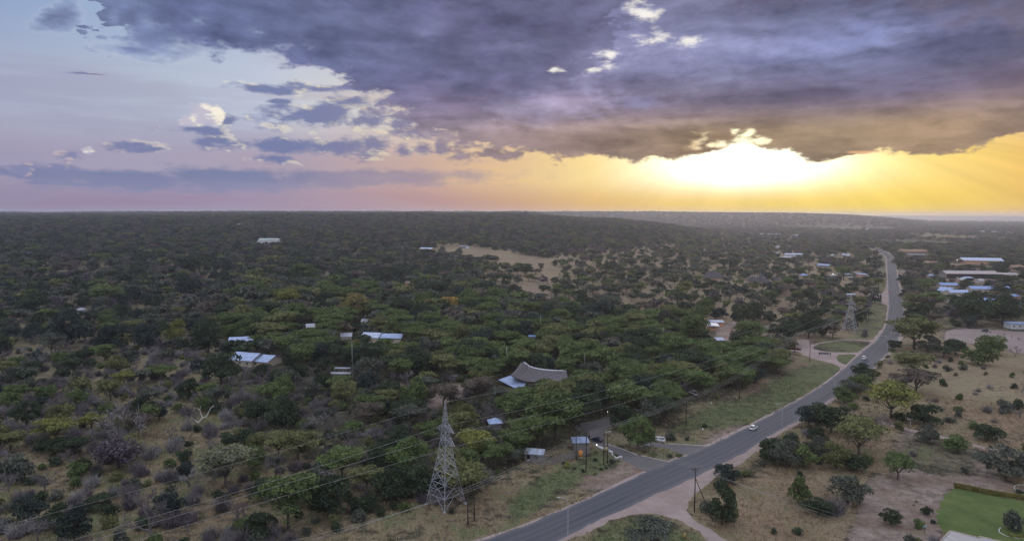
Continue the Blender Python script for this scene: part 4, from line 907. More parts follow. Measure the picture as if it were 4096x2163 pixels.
# ---- orange house by the sandy yard
house('orange flat roofed house with red doors at the sandy yard, rear block', 717.2, 326.6, 12.6, 5, 3.3, 'mono', .5, W_ORANGE, R_ZINC, -.06, wins=2, door=DOORR, kp=(711, 319, 724, 326.5))
house('orange block with wide metal roof in front of the red door house', 713.4, 330.0, 6.5, 6.5, 3.2, 'mono', .35, W_ORANGE, R_ZINC, -.06, over=1.6, wins=1, kp=(706.5, 323, 722, 329.5))
house('small light blue metal roof below the sandy yard', 721, 344.2, 7, 4, 2.6, 'mono', .7, W_GREY, R_WHITE, .1, 'shed', 'shed', kp=(717.5, 338, 724.5, 342))
# ---- thatched roofs in the savanna
def thatch_hall(label, u, v, wpx, D, H, rise, rz, m_=THATCH_D, caps=0, kp=None, hip=True):
    p = hit(u, v); L = wpx * mpp(p); t = thing('thatched_building', label, 'building', tuple(p), rz)
    part('wall', wall_geo(L - 1.5, D - 1.5, H, 'hip', 0), W_BRICK, t); r = part('roof', roof_geo(L, D, H, 'hip' if hip else 'gable', rise, .8, 0), m_, t)
    for i in range(caps):
        g = Geo(); x = (i - (caps - 1) / 2) * L * .35; g.box((x, D / 2, H + rise + .25), (.9, .9, .6), taper=.4); part('ridge_cap', g, RIDGEC, r)
    if kp: keep_rect(*kp, math.hypot(p.x, p.y))
    FOOT.append((p.x, p.y + D / 2, L / 2, D / 2))
thatch_hall('big dark thatched roof of a hall among savanna trees', 717, 279.5, 18, 16, 3.0, 6.8, .2, kp=(709, 267.8, 727, 277))
thatch_hall('dark thatched lodge with white ridge caps, left of the cluster', 756.5, 282.6, 9.5, 9, 2.8, 4.5, .5, THATCH_D, 3, kp=(751, 273.5, 762, 281))
thatch_hall('dark thatched lodge, tallest of the cluster with white ridge caps', 762, 281.0, 8, 8, 3.0, 4.6, -.3, THATCH_D, 2, kp=(758, 273, 766, 279))
thatch_hall('dark thatched hut, front of the cluster with white ridge caps', 766.5, 283.6, 7.5, 7, 2.6, 3.8, .4, THATCH_D, 2, kp=(762, 277, 770, 282))
thatch_hall('small dark thatched hut on the right of the white capped cluster', 777, 281.4, 6, 7, 2.6, 3.4, .2, THATCH_D, 1, kp=(775, 276, 780, 280))
# ---- houses left of the road, middle distance
house('long white roadside building with a pale blue apron roof', 794.5, 256.4, 17, 9, 4.4, 'gable', 1.6, W_WHITE, R_WHITE, .0, 'building', 'building', wins=4, over=1.4)
house('low pale blue shed in front of the long white building', 788, 258.2, 11, 5, 2.4, 'mono', .4, W_WHITE, R_ZINC, 0, 'shed', 'shed')
house('small white box shed left of the long white building', 777.8, 253.8, 3.0, 4, 3.2, 'mono', .3, W_WHITE, R_WHITE, 0, 'shed', 'shed')
house('tiny light blue roof above the white box shed', 777.8, 247.4, 3.0, 6, 3, 'gable', 1, W_WHITE, R_WHITE, 0)
house('grey pitched roof standing askew among savanna trees', 823, 267.0, 8.5, 7, 3, 'gable', 1.6, W_GREY, R_ZINC, -.7)
house('small cream house with a blue hip roof left of the shacks', 805.5, 277.6, 5.4, 7, 3.4, 'hip', 1.9, W_CREAM, R_BLUE, .3, wins=1)
house('small cluttered shack with shining roof left of the shack row', 833.8, 277.8, 4.6, 5, 3.0, 'mono', .5, W_GREY, R_WHITE, 0, 'shack', 'shack')
house('pyramid roofed kiosk at the left end of the shack row', 842, 275.4, 4, 5, 3.0, 'hip', 1.4, W_GREY, R_PALE, 0, 'kiosk', 'kiosk')
house('light blue roofed shack second in the shack row', 848, 276.4, 6.2, 6, 3.0, 'mono', .8, W_GREY, R_WHITE, 0, 'shack', 'shack')
house('flat roofed grey block house in the middle of the shack row', 855.7, 276.2, 5.6, 7, 4.6, 'mono', .15, W_GREY, R_TAN, 0, 'house', 'house', wins=2, door=DARK)
house('light blue patchwork roofed shack right end of the row', 863.0, 276.9, 8.6, 7, 3.2, 'mono', .9, W_ORANGE, R_ZINC, -.05, 'shack', 'shack')
house('low pale shed in front of the shack row', 852.5, 279.3, 4.4, 4, 2.4, 'mono', .4, W_GREY, R_PALE, 0, 'shed', 'shed')
house('very small blue roof on the verge beside the shack row', 867.6, 277.6, 2.4, 3, 2.0, 'mono', .2, W_GREY, R_ZINC, 0, 'stall', 'stall')
house('twin gabled hut with a bright roof slope, left of the two', 846.0, 256.3, 3.2, 7, 3.2, 'gabley', 2.4, W_GREY, R_WHITE, .3, 'hut', 'hut', group='twin gabled huts')
house('twin gabled hut with a bright roof slope, right of the two', 850.4, 257.0, 3.6, 7, 3.2, 'gabley', 2.6, W_BRICK, R_WHITE, .3, 'hut', 'hut', group='twin gabled huts')
house('dull green tent shaped shed left of the twin huts', 834.6, 256.8, 4.2, 7, 2.6, 'gabley', 2.6, W_GREY, R_GREENISH, .2, 'shed', 'shed')
house('long narrow shining roof just behind the far lattice pylon', 851.3, 297.6, 7.4, 2.6, 3.0, 'mono', .4, W_GREY, R_WHITE, -.10, 'shed', 'shed', kp=(846.5, 291.5, 855.5, 295))
for i, (u_, v_, w_, l_) in enumerate([(757, 235.2, 17, 'long white roof line, left of three on the far plain'), (776, 235.6, 13, 'long white roof line, middle of three on the far plain'), (794, 236.6, 10, 'short white roof line, right of three on the far plain'),
        (869, 229.6, 5, 'pale farm shed on the brown far field'), (984, 232.2, 8, 'white roofs on the plain near the right edge, left one'), (997, 232.6, 9, 'white roofs on the plain near the right edge, middle one'), (1010, 233.4, 8, 'white roofs on the plain near the right edge, right one')]):
    house(l_, u_, v_, w_, 18, 5.5, 'gable', 2, W_WHITE, R_WHITE, 0, 'building', 'warehouse')
# ---- right of the road
def ruin(label, u, v, wpx, D, H, rz, bays, kp=None, wm=W_BRICK):
    p = hit(u, v); L = wpx * mpp(p) / math.cos(rz); t = thing('unfinished_building', label, 'building', tuple(p), rz); rng = random.Random(int(u * 10))
    g = Geo()
    for y in (0, D): g.box((0, y, H / 2 - .2), (L, .3, H + .4))
    part('wall', g, wm, t)
    for i in range(bays + 1):
        h = H + rng.uniform(-.3, 1.0); g = Geo(); g.box((-L / 2 + L * i / bays, D / 2, h / 2 - .2), (.3, D - .34, h + .4)); part('cross_wall', g, wm, t)
        if i < bays:
            g = Geo(); g.poly([(-L / 2 + L * (i + .15) / bays, .0, H), (-L / 2 + L * (i + .85) / bays, 0, H), (-L / 2 + L * (i + .5) / bays, 0, H + rng.uniform(.8, 1.8))]); 
            if rng.random() < .6: part('gable', g, wm, t)
            if rng.random() < .8: window(t, -L / 2 + L * (i + .5) / bays, -.15, H * .5, 1.1, 1.2)
    if kp: keep_rect(*kp, math.hypot(p.x, p.y))
    FOOT.append((p.x, p.y + D / 2, L / 2, D / 2))
ruin('roofless orange brick building with jagged gables behind the roadside trees', 914.5, 252.8, 24, 22, 6.5, -.08, 7, kp=(901, 244.5, 927, 251.5))
ruin('roofless stepped brick walls with sloping tops nearer the road', 925, 264.6, 16, 30, 5.0, -.6, 5, kp=(917, 253.5, 936, 262))
ruin('low unroofed brick walls between the trees in front of the white shed', 968, 265.8, 30, 10, 2.6, -.05, 9, kp=(955, 261.2, 985, 264.5))
ruin('low unroofed brick walls at the right edge of the view', 1017, 268.4, 18, 16, 3.6, -.22, 6, kp=(1010, 263, 1024, 267))
house('small blue signboard roof beside the roofless orange building', 902.7, 252.2, 4, 5, 3, 'mono', .5, W_WHITE, R_ZINC, 0, 'kiosk', 'kiosk')
house('long pale slab roof in front of the roofless orange building', 917, 255.6, 17, 5, 2.6, 'mono', .5, W_GREY, R_PALE, -.06, 'shed', 'shed')
house('broad white roofed shed with an orange gable wall', 983, 263.4, 34, 24, 5.0, 'gable', 3.6, W_ORANGE, R_WHITE, -.26, 'building', 'warehouse', kp=(966, 254.5, 1001, 261), over=1.0)
house('very long tan roofed open workshop shed behind the vehicle yard', 972, 278.2, 50, 15, 6.0, 'gable', 2.6, W_GREY, R_TAN, -.035, 'building', 'workshop', openf=True, kp=(947, 266.5, 997.5, 275.5), over=1.2)
house('tan roofed cream block right of the long workshop shed', 1009, 277.4, 17, 10, 3.8, 'gable', 1.8, W_CREAM, R_TAN, -.1, 'building', 'building', wins=3)
house('small mid blue roof left of the vehicle yard', 932, 277.6, 4.2, 6, 3, 'hip', 1.4, W_CREAM, R_BLUE, 0)
house('blue roofed school block with tan walls, upper left', 949.5, 288.0, 17, 8, 3.4, 'gable', 1.9, W_CREAM, R_BLUE, -.04, 'building', 'school_block', wins=4, kp=(941, 280.7, 958, 287))
house('long blue roofed school block, widest of the blue roofs', 991, 292.2, 38, 9, 3.6, 'gable', 2.2, W_CREAM, R_BLUE, -.06, 'building', 'school_block', wins=7, kp=(973, 283, 1011, 290))
house('cream walled house with a pale blue hip roof and two windows', 960, 295.8, 19, 9, 3.4, 'gable', 2.0, W_CREAM, R_ZINC, -.03, 'house', 'house', wins=3, door=DARK, kp=(948, 285, 969, 295))
house('steep pale blue gabled wing at the left of the cream house', 952.6, 294.6, 9.5, 11, 3.6, 'gabley', 3.2, W_CREAM, R_ZINC, .5, 'house', 'house', kp=(947, 284.5, 958, 292))
house('blue roofed block half hidden by trees, lowest of the blue roofs', 988, 303.8, 16.5, 6, 3.0, 'gable', 1.9, W_CREAM, R_BLUE, -.06, 'building', 'school_block', kp=(980, 296.5, 996, 301))
house('small pink hut with a blue hip roof near the right edge', 1016.5, 298.8, 7.6, 6, 2.8, 'hip', 1.6, W_ORANGE, R_BLUE, 0, 'hut', 'hut', wins=1, kp=(1012, 292, 1021, 298))
house('white walled flat roofed block by the sports ground at the right edge', 1020, 328.6, 18, 7, 3.4, 'mono', .3, W_WHITE, R_ZINC, -.02, 'building', 'building', wins=3, kp=(1010.5, 322, 1030, 328))
house('blue roofed carport in the middle of the vehicle yard', 969.2, 280.3, 9, 6, 3.2, 'hip', 1.2, DARK, R_ZINC, 0, 'carport', 'carport')  # near black walls paint the shade under this roof
house('little grey slab roof on posts by the bare roadside lot', 910, 273.2, 6, 5, 3.0, 'mono', .3, W_GREY, R_PALE, 0, 'shed', 'shed')
# ---- the big thatched hall with its swept ridge and metal lean-to
def big_thatch():
    t = thing('thatched_hall', 'large grey thatched roof with a swept ridge and white ridge cap', 'building', tuple(hit(530, 386)))
    o = t.location.copy(); yr = o.y + 9.0
    ridge = [aty(u, v, yr) - o for u, v in [(521.5, 361.5), (523.8, 361.2), (526.8, 363.0), (529.6, 365.4), (534, 366.9), (539.3, 368.0), (546, 368.9), (553.9, 369.5), (560, 369.7), (566.4, 369.9)]]
    ridge[0] = ridge[0] + Vector((-.2, 0, -.4))
    n = len(ridge); eave = []
    fe = [(510.4, 374.2), (512.6, 375.4), (515.4, 377.0), (518.3, 378.3), (522.5, 379.7), (527, 380.7), (537, 381.4), (549, 381.6), (560, 381.4), (569, 381.0)]
    for i, (u, v) in enumerate(fe): eave.append(aty(u, v, yr - 7.5 - min(i, 4) * .25) - o)
    back = [Vector((r.x + (r.x - 3) * .03, (yr - o.y) + 7.5, e.z)) for r, e in zip(ridge, eave)]
    g = Geo(); K = 5; th = .35
    def col(i, tt, B):
        a = B[i]; b = ridge[i]; p = a.lerp(b, tt); p = p + Vector((0, 0, -.9 * math.sin(math.pi * tt) * .6)); return p
    for B, sg in ((eave, 1), (back, -1)):
        for i in range(n - 1):
            for k in range(K):
                q = [col(i, k / K, B), col(i + 1, k / K, B), col(i + 1, (k + 1) / K, B), col(i, (k + 1) / K, B)]
                if sg < 0: q = q[::-1]
                g.quad(*q)
            a, b = B[i], B[i + 1]; g.quad(a + Vector((0, .25 * sg, -th)), b + Vector((0, .25 * sg, -th)), b, a)
    for i in (0, n - 1):
        f = [col(i, k / K, eave) for k in range(K + 1)] + [col(i, k / K, back) for k in range(K - 1, -1, -1)]; g.poly(f)
    rf = part('roof', g, THATCH, t)
    g = Geo(); rng = random.Random(5)
    for i in range(600):     # ends of thatch bundles and streaks standing proud of the slope
        a = rng.random() * (n - 1.01); j = int(a); f = a - j; tt = rng.random() * .92; p = col(j, tt, eave).lerp(col(j + 1, tt, eave), f); q = col(j, tt + .08, eave).lerp(col(j + 1, tt + .08, eave), f); s_ = rng.uniform(.05, .12); o_ = Vector((0, -.05, .06))
        g.tri(p + Vector((-s_, 0, 0)) + o_, p + Vector((s_, 0, 0)) + o_, q + o_ * .5)
    part('thatch_bundles', g, M('thatch_pale', (.19, .165, .155), .98), rf)['kind'] = 'stuff'
    g = Geo()
    for i in range(1, n - 1):
        a, b = ridge[i], ridge[i + 1]; w = .38
        g.quad(a + Vector((0, -w, -.25)), b + Vector((0, -w, -.25)), b + Vector((0, 0, .16)), a + Vector((0, 0, .16))); g.quad(a + Vector((0, 0, .16)), b + Vector((0, 0, .16)), b + Vector((0, w, -.25)), a + Vector((0, w, -.25)))
        m_ = a.lerp(b, .5); g.quad(m_ + Vector((-.16, -w - .02, -.28)), m_ + Vector((.14, -w - .3, -.95)), m_ + Vector((.30, -w - .3, -.95)), m_ + Vector((.2, -w - .02, -.26)))
    part('ridge_cap', g, RIDGEC, rf)
    g = Geo(); x0 = eave[0].x + 3; x1 = eave[-1].x - 1; g.quad((x0, 3.0, -.3), (x1, 3.0, -.3), (x1, 3.0, 2.4), (x0, 3.0, 2.4)); g.quad((x0, 15, -.3), (x0, 3, -.3), (x0, 3, 2.4), (x0, 15, 2.4)); part('wall', g, W_BRICK, t)
    # metal lean-to in front of the left end
    P_ = [aty(498.2, 379.2, yr - 4.5) - o, aty(510.4, 374.8, yr - 1.5) - o, aty(526.6, 381.3, yr - 7.0) - o, aty(524.6, 385.4, yr - 10.5) - o, aty(514.4, 387.2, yr - 12.5) - o]
    g = Geo(); g.poly(P_); g.poly([p + Vector((0, 0, -.12)) for p in P_[::-1]])
    for i in range(len(P_)): a, b = P_[i], P_[(i + 1) % len(P_)]; g.quad(a + Vector((0, 0, -.12)), b + Vector((0, 0, -.12)), b, a)
    lr_ = part('lean_to_roof', g, R_ZINC, t)
    a, b, c, d = P_[0], P_[1], P_[2], P_[4]
    for i in range(1, 12):
        s_ = i / 12; p = a.lerp(d, s_); q = b.lerp(c, s_); g = Geo(); e = Vector((0, 0, .07)); k = (d - a).normalized() * .08; g.quad(p - k + e * .2, p + e, q + e, q - k + e * .2); g.quad(p + e, p + k + e * .2, q + k + e * .2, q + e); part('roof_seam', g, R_ZINC, lr_)
    for p in (P_[0], P_[4], P_[3]):
        g = Geo(); g.box((p.x, p.y, (p.z - o.z * 0) / 2 - .2), (.15, .15, p.z)); part('post', g, POLEW, t)
    R = math.hypot(o.x, o.y)
    keep([(498, 379), (510, 373.5), (521, 361), (524, 360), (532, 365), (567, 368.5), (568, 373), (553, 374), (546, 380), (535, 380), (527, 381), (524, 386.5), (514, 388), (506, 384)], R + 3)
    for k in range(4): FOOT.append((o.x - 5 + k * 7, o.y + 6, 5, 9))
big_thatch()
# ---- guard hut, fence, boxes at the lodge gate
def guard_hut():
    p = hit(533.5, 461.0); t = thing('guard_hut', 'small block guard hut with patched metal roof at the end of the pole fence', 'hut', tuple(p), -.22)
    L, D, H = 5.4, 3.2, 2.3; part('wall', wall_geo(L, D, H, 'mono', .45), W_GREY, t)
    r = part('roof', roof_geo(L, D, H, 'mono', .45, .35, 0), R_ZINC, t)
    for i in range(7):
        x = -L / 2 - .3 + (L + .6) * (i + .5) / 7; g = Geo(); c = R_WHITE if i in (2, 3, 5) else R_PALE; w = (L + .6) / 7 * .94; k = .45 / D
        g.quad((x - w / 2, -.33, H - .33 * k + .17), (x + w / 2, -.33, H - .33 * k + .17), (x + w / 2, D + .33, H + .45 + .33 * k + .17), (x - w / 2, D + .33, H + .45 + .33 * k + .17)); part('roof_sheet', g, c, r)
    g = Geo(); g.box((-1.6, -.03, 1.0), (.9, .06, 2.0)); part('door', g, DARK, t); g = Geo(); g.box((.4, -.03, 1.35), (1.9, .06, .9)); part('window', g, DARK, t)  # dark slabs paint the shade seen through doorway and window gap
    g = Geo(); g.box((-1.6, -.07, .35), (.9, .05, .6)); part('gate_leaf', g, LAMPG, t)
    keep_rect(524.5, 445.5, 545.5, 459, p.y); FOOT.append((p.x, p.y + 2, 3.2, 3))
guard_hut()
def pole_fence():
    P_ = [hit(u, v) for u, v in z5([(330, 500), (395, 535), (545, 556), (760, 500), (980, 435), (1175, 395), (1250, 340)])]
    t = thing('pole_fence', 'tall fence of rough grey upright poles beside the guard hut', 'fence', tuple(P_[0])); o = P_[0]; g = Geo(); rails = Geo(); rng = random.Random(4)
    for a, b in zip(P_[:-1], P_[1:]):
        n = int((b - a).length / .14)
        for i in range(n):
            q = a.lerp(b, i / n) - o; h = rng.uniform(2.1, 2.75); r = rng.uniform(.035, .065); g.tube(q - Vector((0, 0, .2)), q + Vector((rng.uniform(-.08, .08), rng.uniform(-.08, .08), h)), r, r * .8, 4, 0)
        for z in (.7, 1.8): rails.tube(a - o + Vector((0, .09, z)), b - o + Vector((0, .09, z)), .05, .05, 4)
    part('poles', g, M('weathered_poles', (.30, .275, .255), .95, 0, .5, 1.2), t, kind='stuff'); part('rail', rails, POLEW, t)
    keep(z5([(330, 430), (545, 440), (760, 330), (980, 240), (1250, 180), (1250, 340), (980, 430), (545, 550)]), P_[0].length)
pole_fence()
house('low metal roofed shed peeping over the pole fence', 581.0, 449.6, 14, 3.2, 2.5, 'mono', .5, W_GREY, R_ZINC, .08, 'shed', 'shed', kp=(572.5, 439.5, 589, 443.5))
def cabinet(label, u, v, w, d, h, m_, rz=.2):
    p = hit(u, v); t = thing('electrical_cabinet', label, 'cabinet', tuple(p), rz); g = Geo(); g.box((0, 0, .1), (w + .3, d + .3, .24)); part('plinth', g, M('concrete_block', (.35, .33, .31)), t)
    g = Geo(); g.box((0, 0, h / 2 + .22), (w, d, h)); g.box((0, 0, h + .26), (w + .12, d + .12, .08)); part('box', g, m_, t)
    g = Geo(); g.box((-w * .24, -d / 2 - .02, h / 2 + .2), (w * .44, .03, h * .85)); part('door', g, m_, t); g = Geo(); g.box((w * .24, -d / 2 - .02, h / 2 + .2), (w * .44, .03, h * .85)); part('door', g, m_, t)
cabinet('tall orange electrical cabinet standing in front of the pole fence', 580.3, 457.0, 1.1, .8, 1.9, M('orange_paint', (.60, .26, .07), .5), .25)
cabinet('small pale grey meter box right of the orange cabinet', 583.4, 454.4, .5, .35, 1.0, M('grey_paint', (.45, .48, .52), .5), .25)
def kerb(label, px, w=.22, h=.16, m_=None, name='kerb'):
    P_ = [hit(u, v) for u, v in px]; o = P_[0]; g = Geo()
    for a, b in zip(P_[:-1], P_[1:]):
        d = (b - a); L_ = d.length; c = (a + b) / 2 - o; g.box((c.x, c.y, h / 2), (L_ + w * .3, w, h), rz=math.atan2(d.y, d.x))
    x = link(name, g.mesh(name, [m_ or M('kerb_concrete', (.52, .50, .48))]), loc=tuple(o)); tag(x, label, 'kerb' if name == 'kerb' else 'wall')
kerb('long pale kerb curving along the planted island beside the driveway', z5([(1480, 203), (1600, 240), (1700, 272), (1850, 325), (1985, 382)]))
kerb('pale kerb at the tip of the planted island by the main road', z5([(2045, 392), (2150, 415), (2300, 450), (2440, 480), (2492, 492)]))
kerb('pale kerb along the forecourt running to the road edge right of the planter', c3([(1092, 664), (1180, 668), (1280, 674), (1380, 681), (1425, 670)]))
kerb('low white wall between the driveway and the garden at the gate', z5([(1362, 268), (1480, 310), (1600, 362)]), .3, .8, W_WHITE, 'garden_wall')
kerb('white stepped retaining wall of a raised bed by the driveway', z5([(1590, 380), (1660, 440), (1742, 415), (1742, 440)]), .25, .5, W_WHITE, 'garden_wall')
kerb('thin earth edging where the driveway meets the bare verge', z5([(1742, 462), (1930, 548), (2140, 640)]), .15, .08, M_DIRT)
kerb('white walled trough planter on the forecourt', c3([(1012, 628), (1090, 632), (1090, 655), (1060, 652), (1012, 640), (1012, 628)]), .25, .9, W_WHITE, 'garden_wall')
kerb('pale stone edging of the patio beside the lawn', c4([(1225, 1362), (1300, 1283), (1500, 1335), (1515, 1325), (1600, 1345), (1700, 1372)]), .35, .18, M('tan_stone', (.38, .31, .26), vary=.3, sc=2))
kerb('rounded stone kerb of the flower bed at the right edge above the hedge', c4([(1840, 958), (1770, 958), (1752, 975), (1765, 1000), (1810, 1025), (1840, 1035)]), .2, .14)
kerb('curved stone kerb of the flower bed on the lawn', c4([(1660, 1262), (1645, 1275), (1650, 1295), (1690, 1318), (1760, 1335), (1840, 1342)]), .2, .12)
M_LINE = M('white_paint', (.78, .78, .78), .6, 0, 0)
for i, P_ in enumerate([c4([(1262, 1314), (1345, 1345)]), c4([(1240, 1337), (1300, 1372)])]):
    a, b = hit(*P_[0]), hit(*P_[1]); d = (b - a); g = Geo(); c = (a + b) / 2; g.box((0, 0, .056), (d.length, .12, .004), rz=math.atan2(d.y, d.x)); tag(link('painted_line', g.mesh('painted_line', [M_LINE]), loc=(c.x, c.y, 0)), 'white painted line on the patio', kind='structure')
# ---- signs
def sign(label, u, v, W_, H_, z0, rz, m_, words, posts=2, band=None):
    p = hit(u, v); t = thing('sign', label, 'sign', tuple(p), rz); g = Geo(); g.box((0, 0, z0 + H_ / 2), (W_, .1, H_)); pn = part('panel', g, m_, t)
    for i in range(posts): g = Geo(); g.tube(((-.42 + .84 * i / max(1, posts - 1)) * W_ if posts > 1 else 0, .1, -.2), ((-.42 + .84 * i / max(1, posts - 1)) * W_ if posts > 1 else 0, .1, z0 + H_ * .9), .06, .06, 6); part('post', g, POLEW, t)
    if band: g = Geo(); g.box((0, -.055, z0 + H_ * .13), (W_ * .96, .012, H_ * .22)); part('band', g, band, pn)
    if words:
        g = Geo()
        for (a, b, zz, hh, n) in words:
            for i in range(n): w = (b - a) / n; g.box(((a + w * (i + .5)) * W_, -.056, z0 + zz * H_), (w * W_ * .62, .012, hh * H_))
        part('lettering', g, M('letter_grey', (.42, .42, .50), .6, 0, 0) if m_ is not W_WHITE else M('letter_dark', (.12, .12, .12), .6, 0, 0), pn)
    return t
sign('long dark board with two worn rows of pale letters by the dirt loop', 823.5, 355.6, 5.0, .95, 1.1, -.10, M('navy_board', (.03, .028, .055), .6), [(-.42, .10, .52, .30, 9), (.16, .42, .52, .30, 6)])
sign('small square dark board right of the long dark board', 830.2, 355.9, 1.0, 1.3, .9, .6, M('green_board', (.06, .07, .07), .6), None, 1)
sign('white leaning board with a green lower band in front of the round green tree', 646.5, 447.3, 2.0, 1.25, .45, -.35, W_WHITE, [(-.42, -.1, .42, .16, 4), (.0, .42, .38, .14, 4), (.25, .36, .75, .18, 1)], 2, M('sign_green', (.06, .22, .07), .6))
sign('small dark board on two legs beside the road under the dark trees', 810.2, 423.3, 1.15, .7, .8, -.12, M('green_board', (.06, .07, .07), .6), None)
sign('small turquoise plate on a thin post by the lawn', 924.6, 532.5, .7, .35, 1.5, 0, M('turquoise', (.20, .42, .42), .5), None, 1)
def marker(label, u, v, h, m_=W_WHITE, w=.3):
    p = hit(u, v); g = Geo(); g.box((0, 0, h / 2), (w, w, h), taper=.15); g.box((0, 0, h + .06), (w * .7, w * .7, .12), taper=.5); tag(link('marker_post', g.mesh('marker_post', [m_]), loc=tuple(p)), label, 'post')
marker('squat white marker post in the grass near the white hatchback', 702.7, 430.4, 1.0)
marker('white marker post on the green verge under the pole line', 711.1, 403.6, .9)
marker('pale yellowish concrete stump in the grass at the bottom of the picture', 684.4, 537.5, 1.2, M('ochre_concrete', (.30, .23, .10)), .7)
marker('white twisted post in front of the long dark board', 826.8, 357.8, 1.4, W_WHITE, .3)
# ---- poles, lamps, pylons
def wood_pole(label, b, top, arms=1, stay=None, rz=.75, hh=None, group=None):
    p = hit(*b); h = hh or max(6, aty(top[0], top[1], p.y).z); t = thing('utility_pole', label, 'utility pole', tuple(p), rz, group)
    g = Geo(); g.tube((0, 0, -.3), (0, 0, h), .17, .12, 7, cap=True); part('pole', g, POLEW, t)
    if arms:
        g = Geo(); g.box((0, 0, h - .25), (2.4, .14, .16)); g.tube((-.8, 0, h - .3), (0, 0, h - 1.1), .04, .04, 4); g.tube((.8, 0, h - .3), (0, 0, h - 1.1), .04, .04, 4); c = part('crossarm', g, POLEW if arms == 1 else LAMPG, t)
        for x in (-1.1, 0, 1.1): g = Geo(); g.tube((x, 0, h - .17), (x, 0, h + .18), .08, .05, 6, cap=True); part('insulator', g, INSUL, c)
    if stay:
        q = hit(*stay); d = q - p; ca, sa = math.cos(-rz), math.sin(-rz); g = Geo(); lx, ly = d.x * ca - d.y * sa, d.x * sa + d.y * ca; g.tube((lx, ly, -.2), (0, 0, h * .78), .13, .10, 6); part('brace', g, POLEW, t)
    return t, p, h
POL = {}
def tops(key, rz=.75):
    t, p, h = POL[key]; ca, sa = math.cos(t.rotation_euler[2]), math.sin(t.rotation_euler[2]); return [Vector((p.x + x * ca, p.y + x * sa, p.z + h + .2)) for x in (-1.1, 0, 1.1)]
wire_dir = 2.45
POL['H'] = wood_pole('dark timber pole with thick brace at the foot of the lattice pylon', (467.8, 524), (468.2, 489.5), 1, (446.3, 511.6), wire_dir)
wood_pole('second bare pole just right of the braced pole by the lattice pylon', (474.3, 520.3), (475.0, 493), 0)
POL['A'] = wood_pole('tall dark pole with crossarm in front of the orange cabinet', (586, 471), (588.3, 433.4), 1, None, wire_dir)
POL['D'] = wood_pole('dark pole with crossarm at the edge of the green verge trees', (685.9, 425.5), (686.6, 399), 1, None, wire_dir)
POL['E'] = wood_pole('dark pole with crossarm beside the grey parking area', (739.3, 398.4), (739.5, 374.6), 1, None, wire_dir)
POL['X'] = wood_pole('pole at the mouth of the dirt loop near the red pen', (794.5, 351.5), (795.5, 340.5), 1, None, wire_dir, 9.5)
POL['F'] = wood_pole('dark pole with long side strut at the junction of the dirt track', (694.4, 511.3), (699.6, 467.2), 1, (713.4, 520.4), .35)
wood_pole('lone slim pole standing on the dry verge left of the long dark board', (809.6, 361.6), (810.8, 341.6), 0)
wood_pole('thin pole behind the pole fence and the metal shed roof', (576.0, 458.4), (577.6, 436), 0)
FARP = [(868.2, 322.2), (866.2, 323.8), (870.6, 304.5), (873.2, 291.5), (875.2, 281.5), (877.0, 273.5), (878.4, 266.0), (879.8, 259.6)]
words_n = ['nearest', 'second', 'third', 'fourth', 'fifth', 'sixth', 'seventh', 'eighth']
for i, b in enumerate(FARP): POL['P%d' % i] = wood_pole('%s utility pole in the row beside the far road' % words_n[i], b, (b[0], b[1] - 8), 1 if i != 1 else 0, None, 0.05, 9.6, 'utility poles along the road')
# transformer between two poles
tp, pp, hh_ = wood_pole('left pole of the transformer pair at the lodge gate', (603.6, 464.4), (605.2, 433.0), 0)
POL['T'] = wood_pole('right pole of the transformer pair at the lodge gate', (607.4, 462.4), (608.6, 430.2), 2, None, .5)
p = (POL['T'][1] + pp) / 2; t = thing('transformer', 'tan transformer tank hung between the twin poles at the lodge gate', 'transformer', (p.x, p.y, 4.1), math.atan2(POL['T'][1].y - pp.y, POL['T'][1].x - pp.x))
g = Geo(); g.box((0, 0, .5), (1.15, .75, 1.1)); part('tank', g, M('tan_paint', (.36, .30, .17), .6), t)
for i in range(5): g = Geo(); g.box((-.44 + .22 * i, -.45, .5), (.05, .16, .8)); part('cooling_fin', g, M('tan_paint', (.36, .30, .17), .6), t)
for x in (-.3, 0, .3): g = Geo(); g.tube((x, 0, 1.05), (x, 0, 1.4), .06, .04, 6); part('bushing', g, INSUL, t)
g = Geo(); g.box((0, 0, -.12), (2.6, .9, .12)); part('platform', g, POLEW, t)
def streetlight(label, b, h, reach, rz):
    p = hit(*b); t = thing('street_lamp', label, 'street lamp', tuple(p), rz); g = Geo(); g.tube((0, 0, -.2), (0, 0, h * .82), .10, .07, 8); g.path([(0, 0, h * .82), (-reach * .12, 0, h * .92), (-reach * .4, 0, h * .985), (-reach, 0, h)], [.07, .06, .055, .05], 6); part('pole', g, LAMPG, t)
    g = Geo(); g.box((-reach - .3, 0, h + .02), (.75, .24, .12), taper=.25); part('lamp_head', g, LAMPG, t)
streetlight('tall curved street lamp at the bottom of the picture by the road', (567.8, 535.2), 9.3, 2.0, .0)
streetlight('curved street lamp on the right verge ahead of the white hatchback', (781.8, 427.0), 8.7, 1.8, .2)
streetlight('curved street lamp beside the road behind the white estate car', (834.3, 399.4), 8.7, 1.8, .2)
streetlight('farthest street lamp, in front of the big roadside acacia', (887.2, 350.8), 8.7, 3.4, .1)
streetlight('thin white lamp post in the bare yard left of the lawn', (901.4, 479.8), 4.2, .3, 0)
streetlight('short white lamp post beside the narrow gravel track', (910.2, 426.0), 2.6, .3, 0)
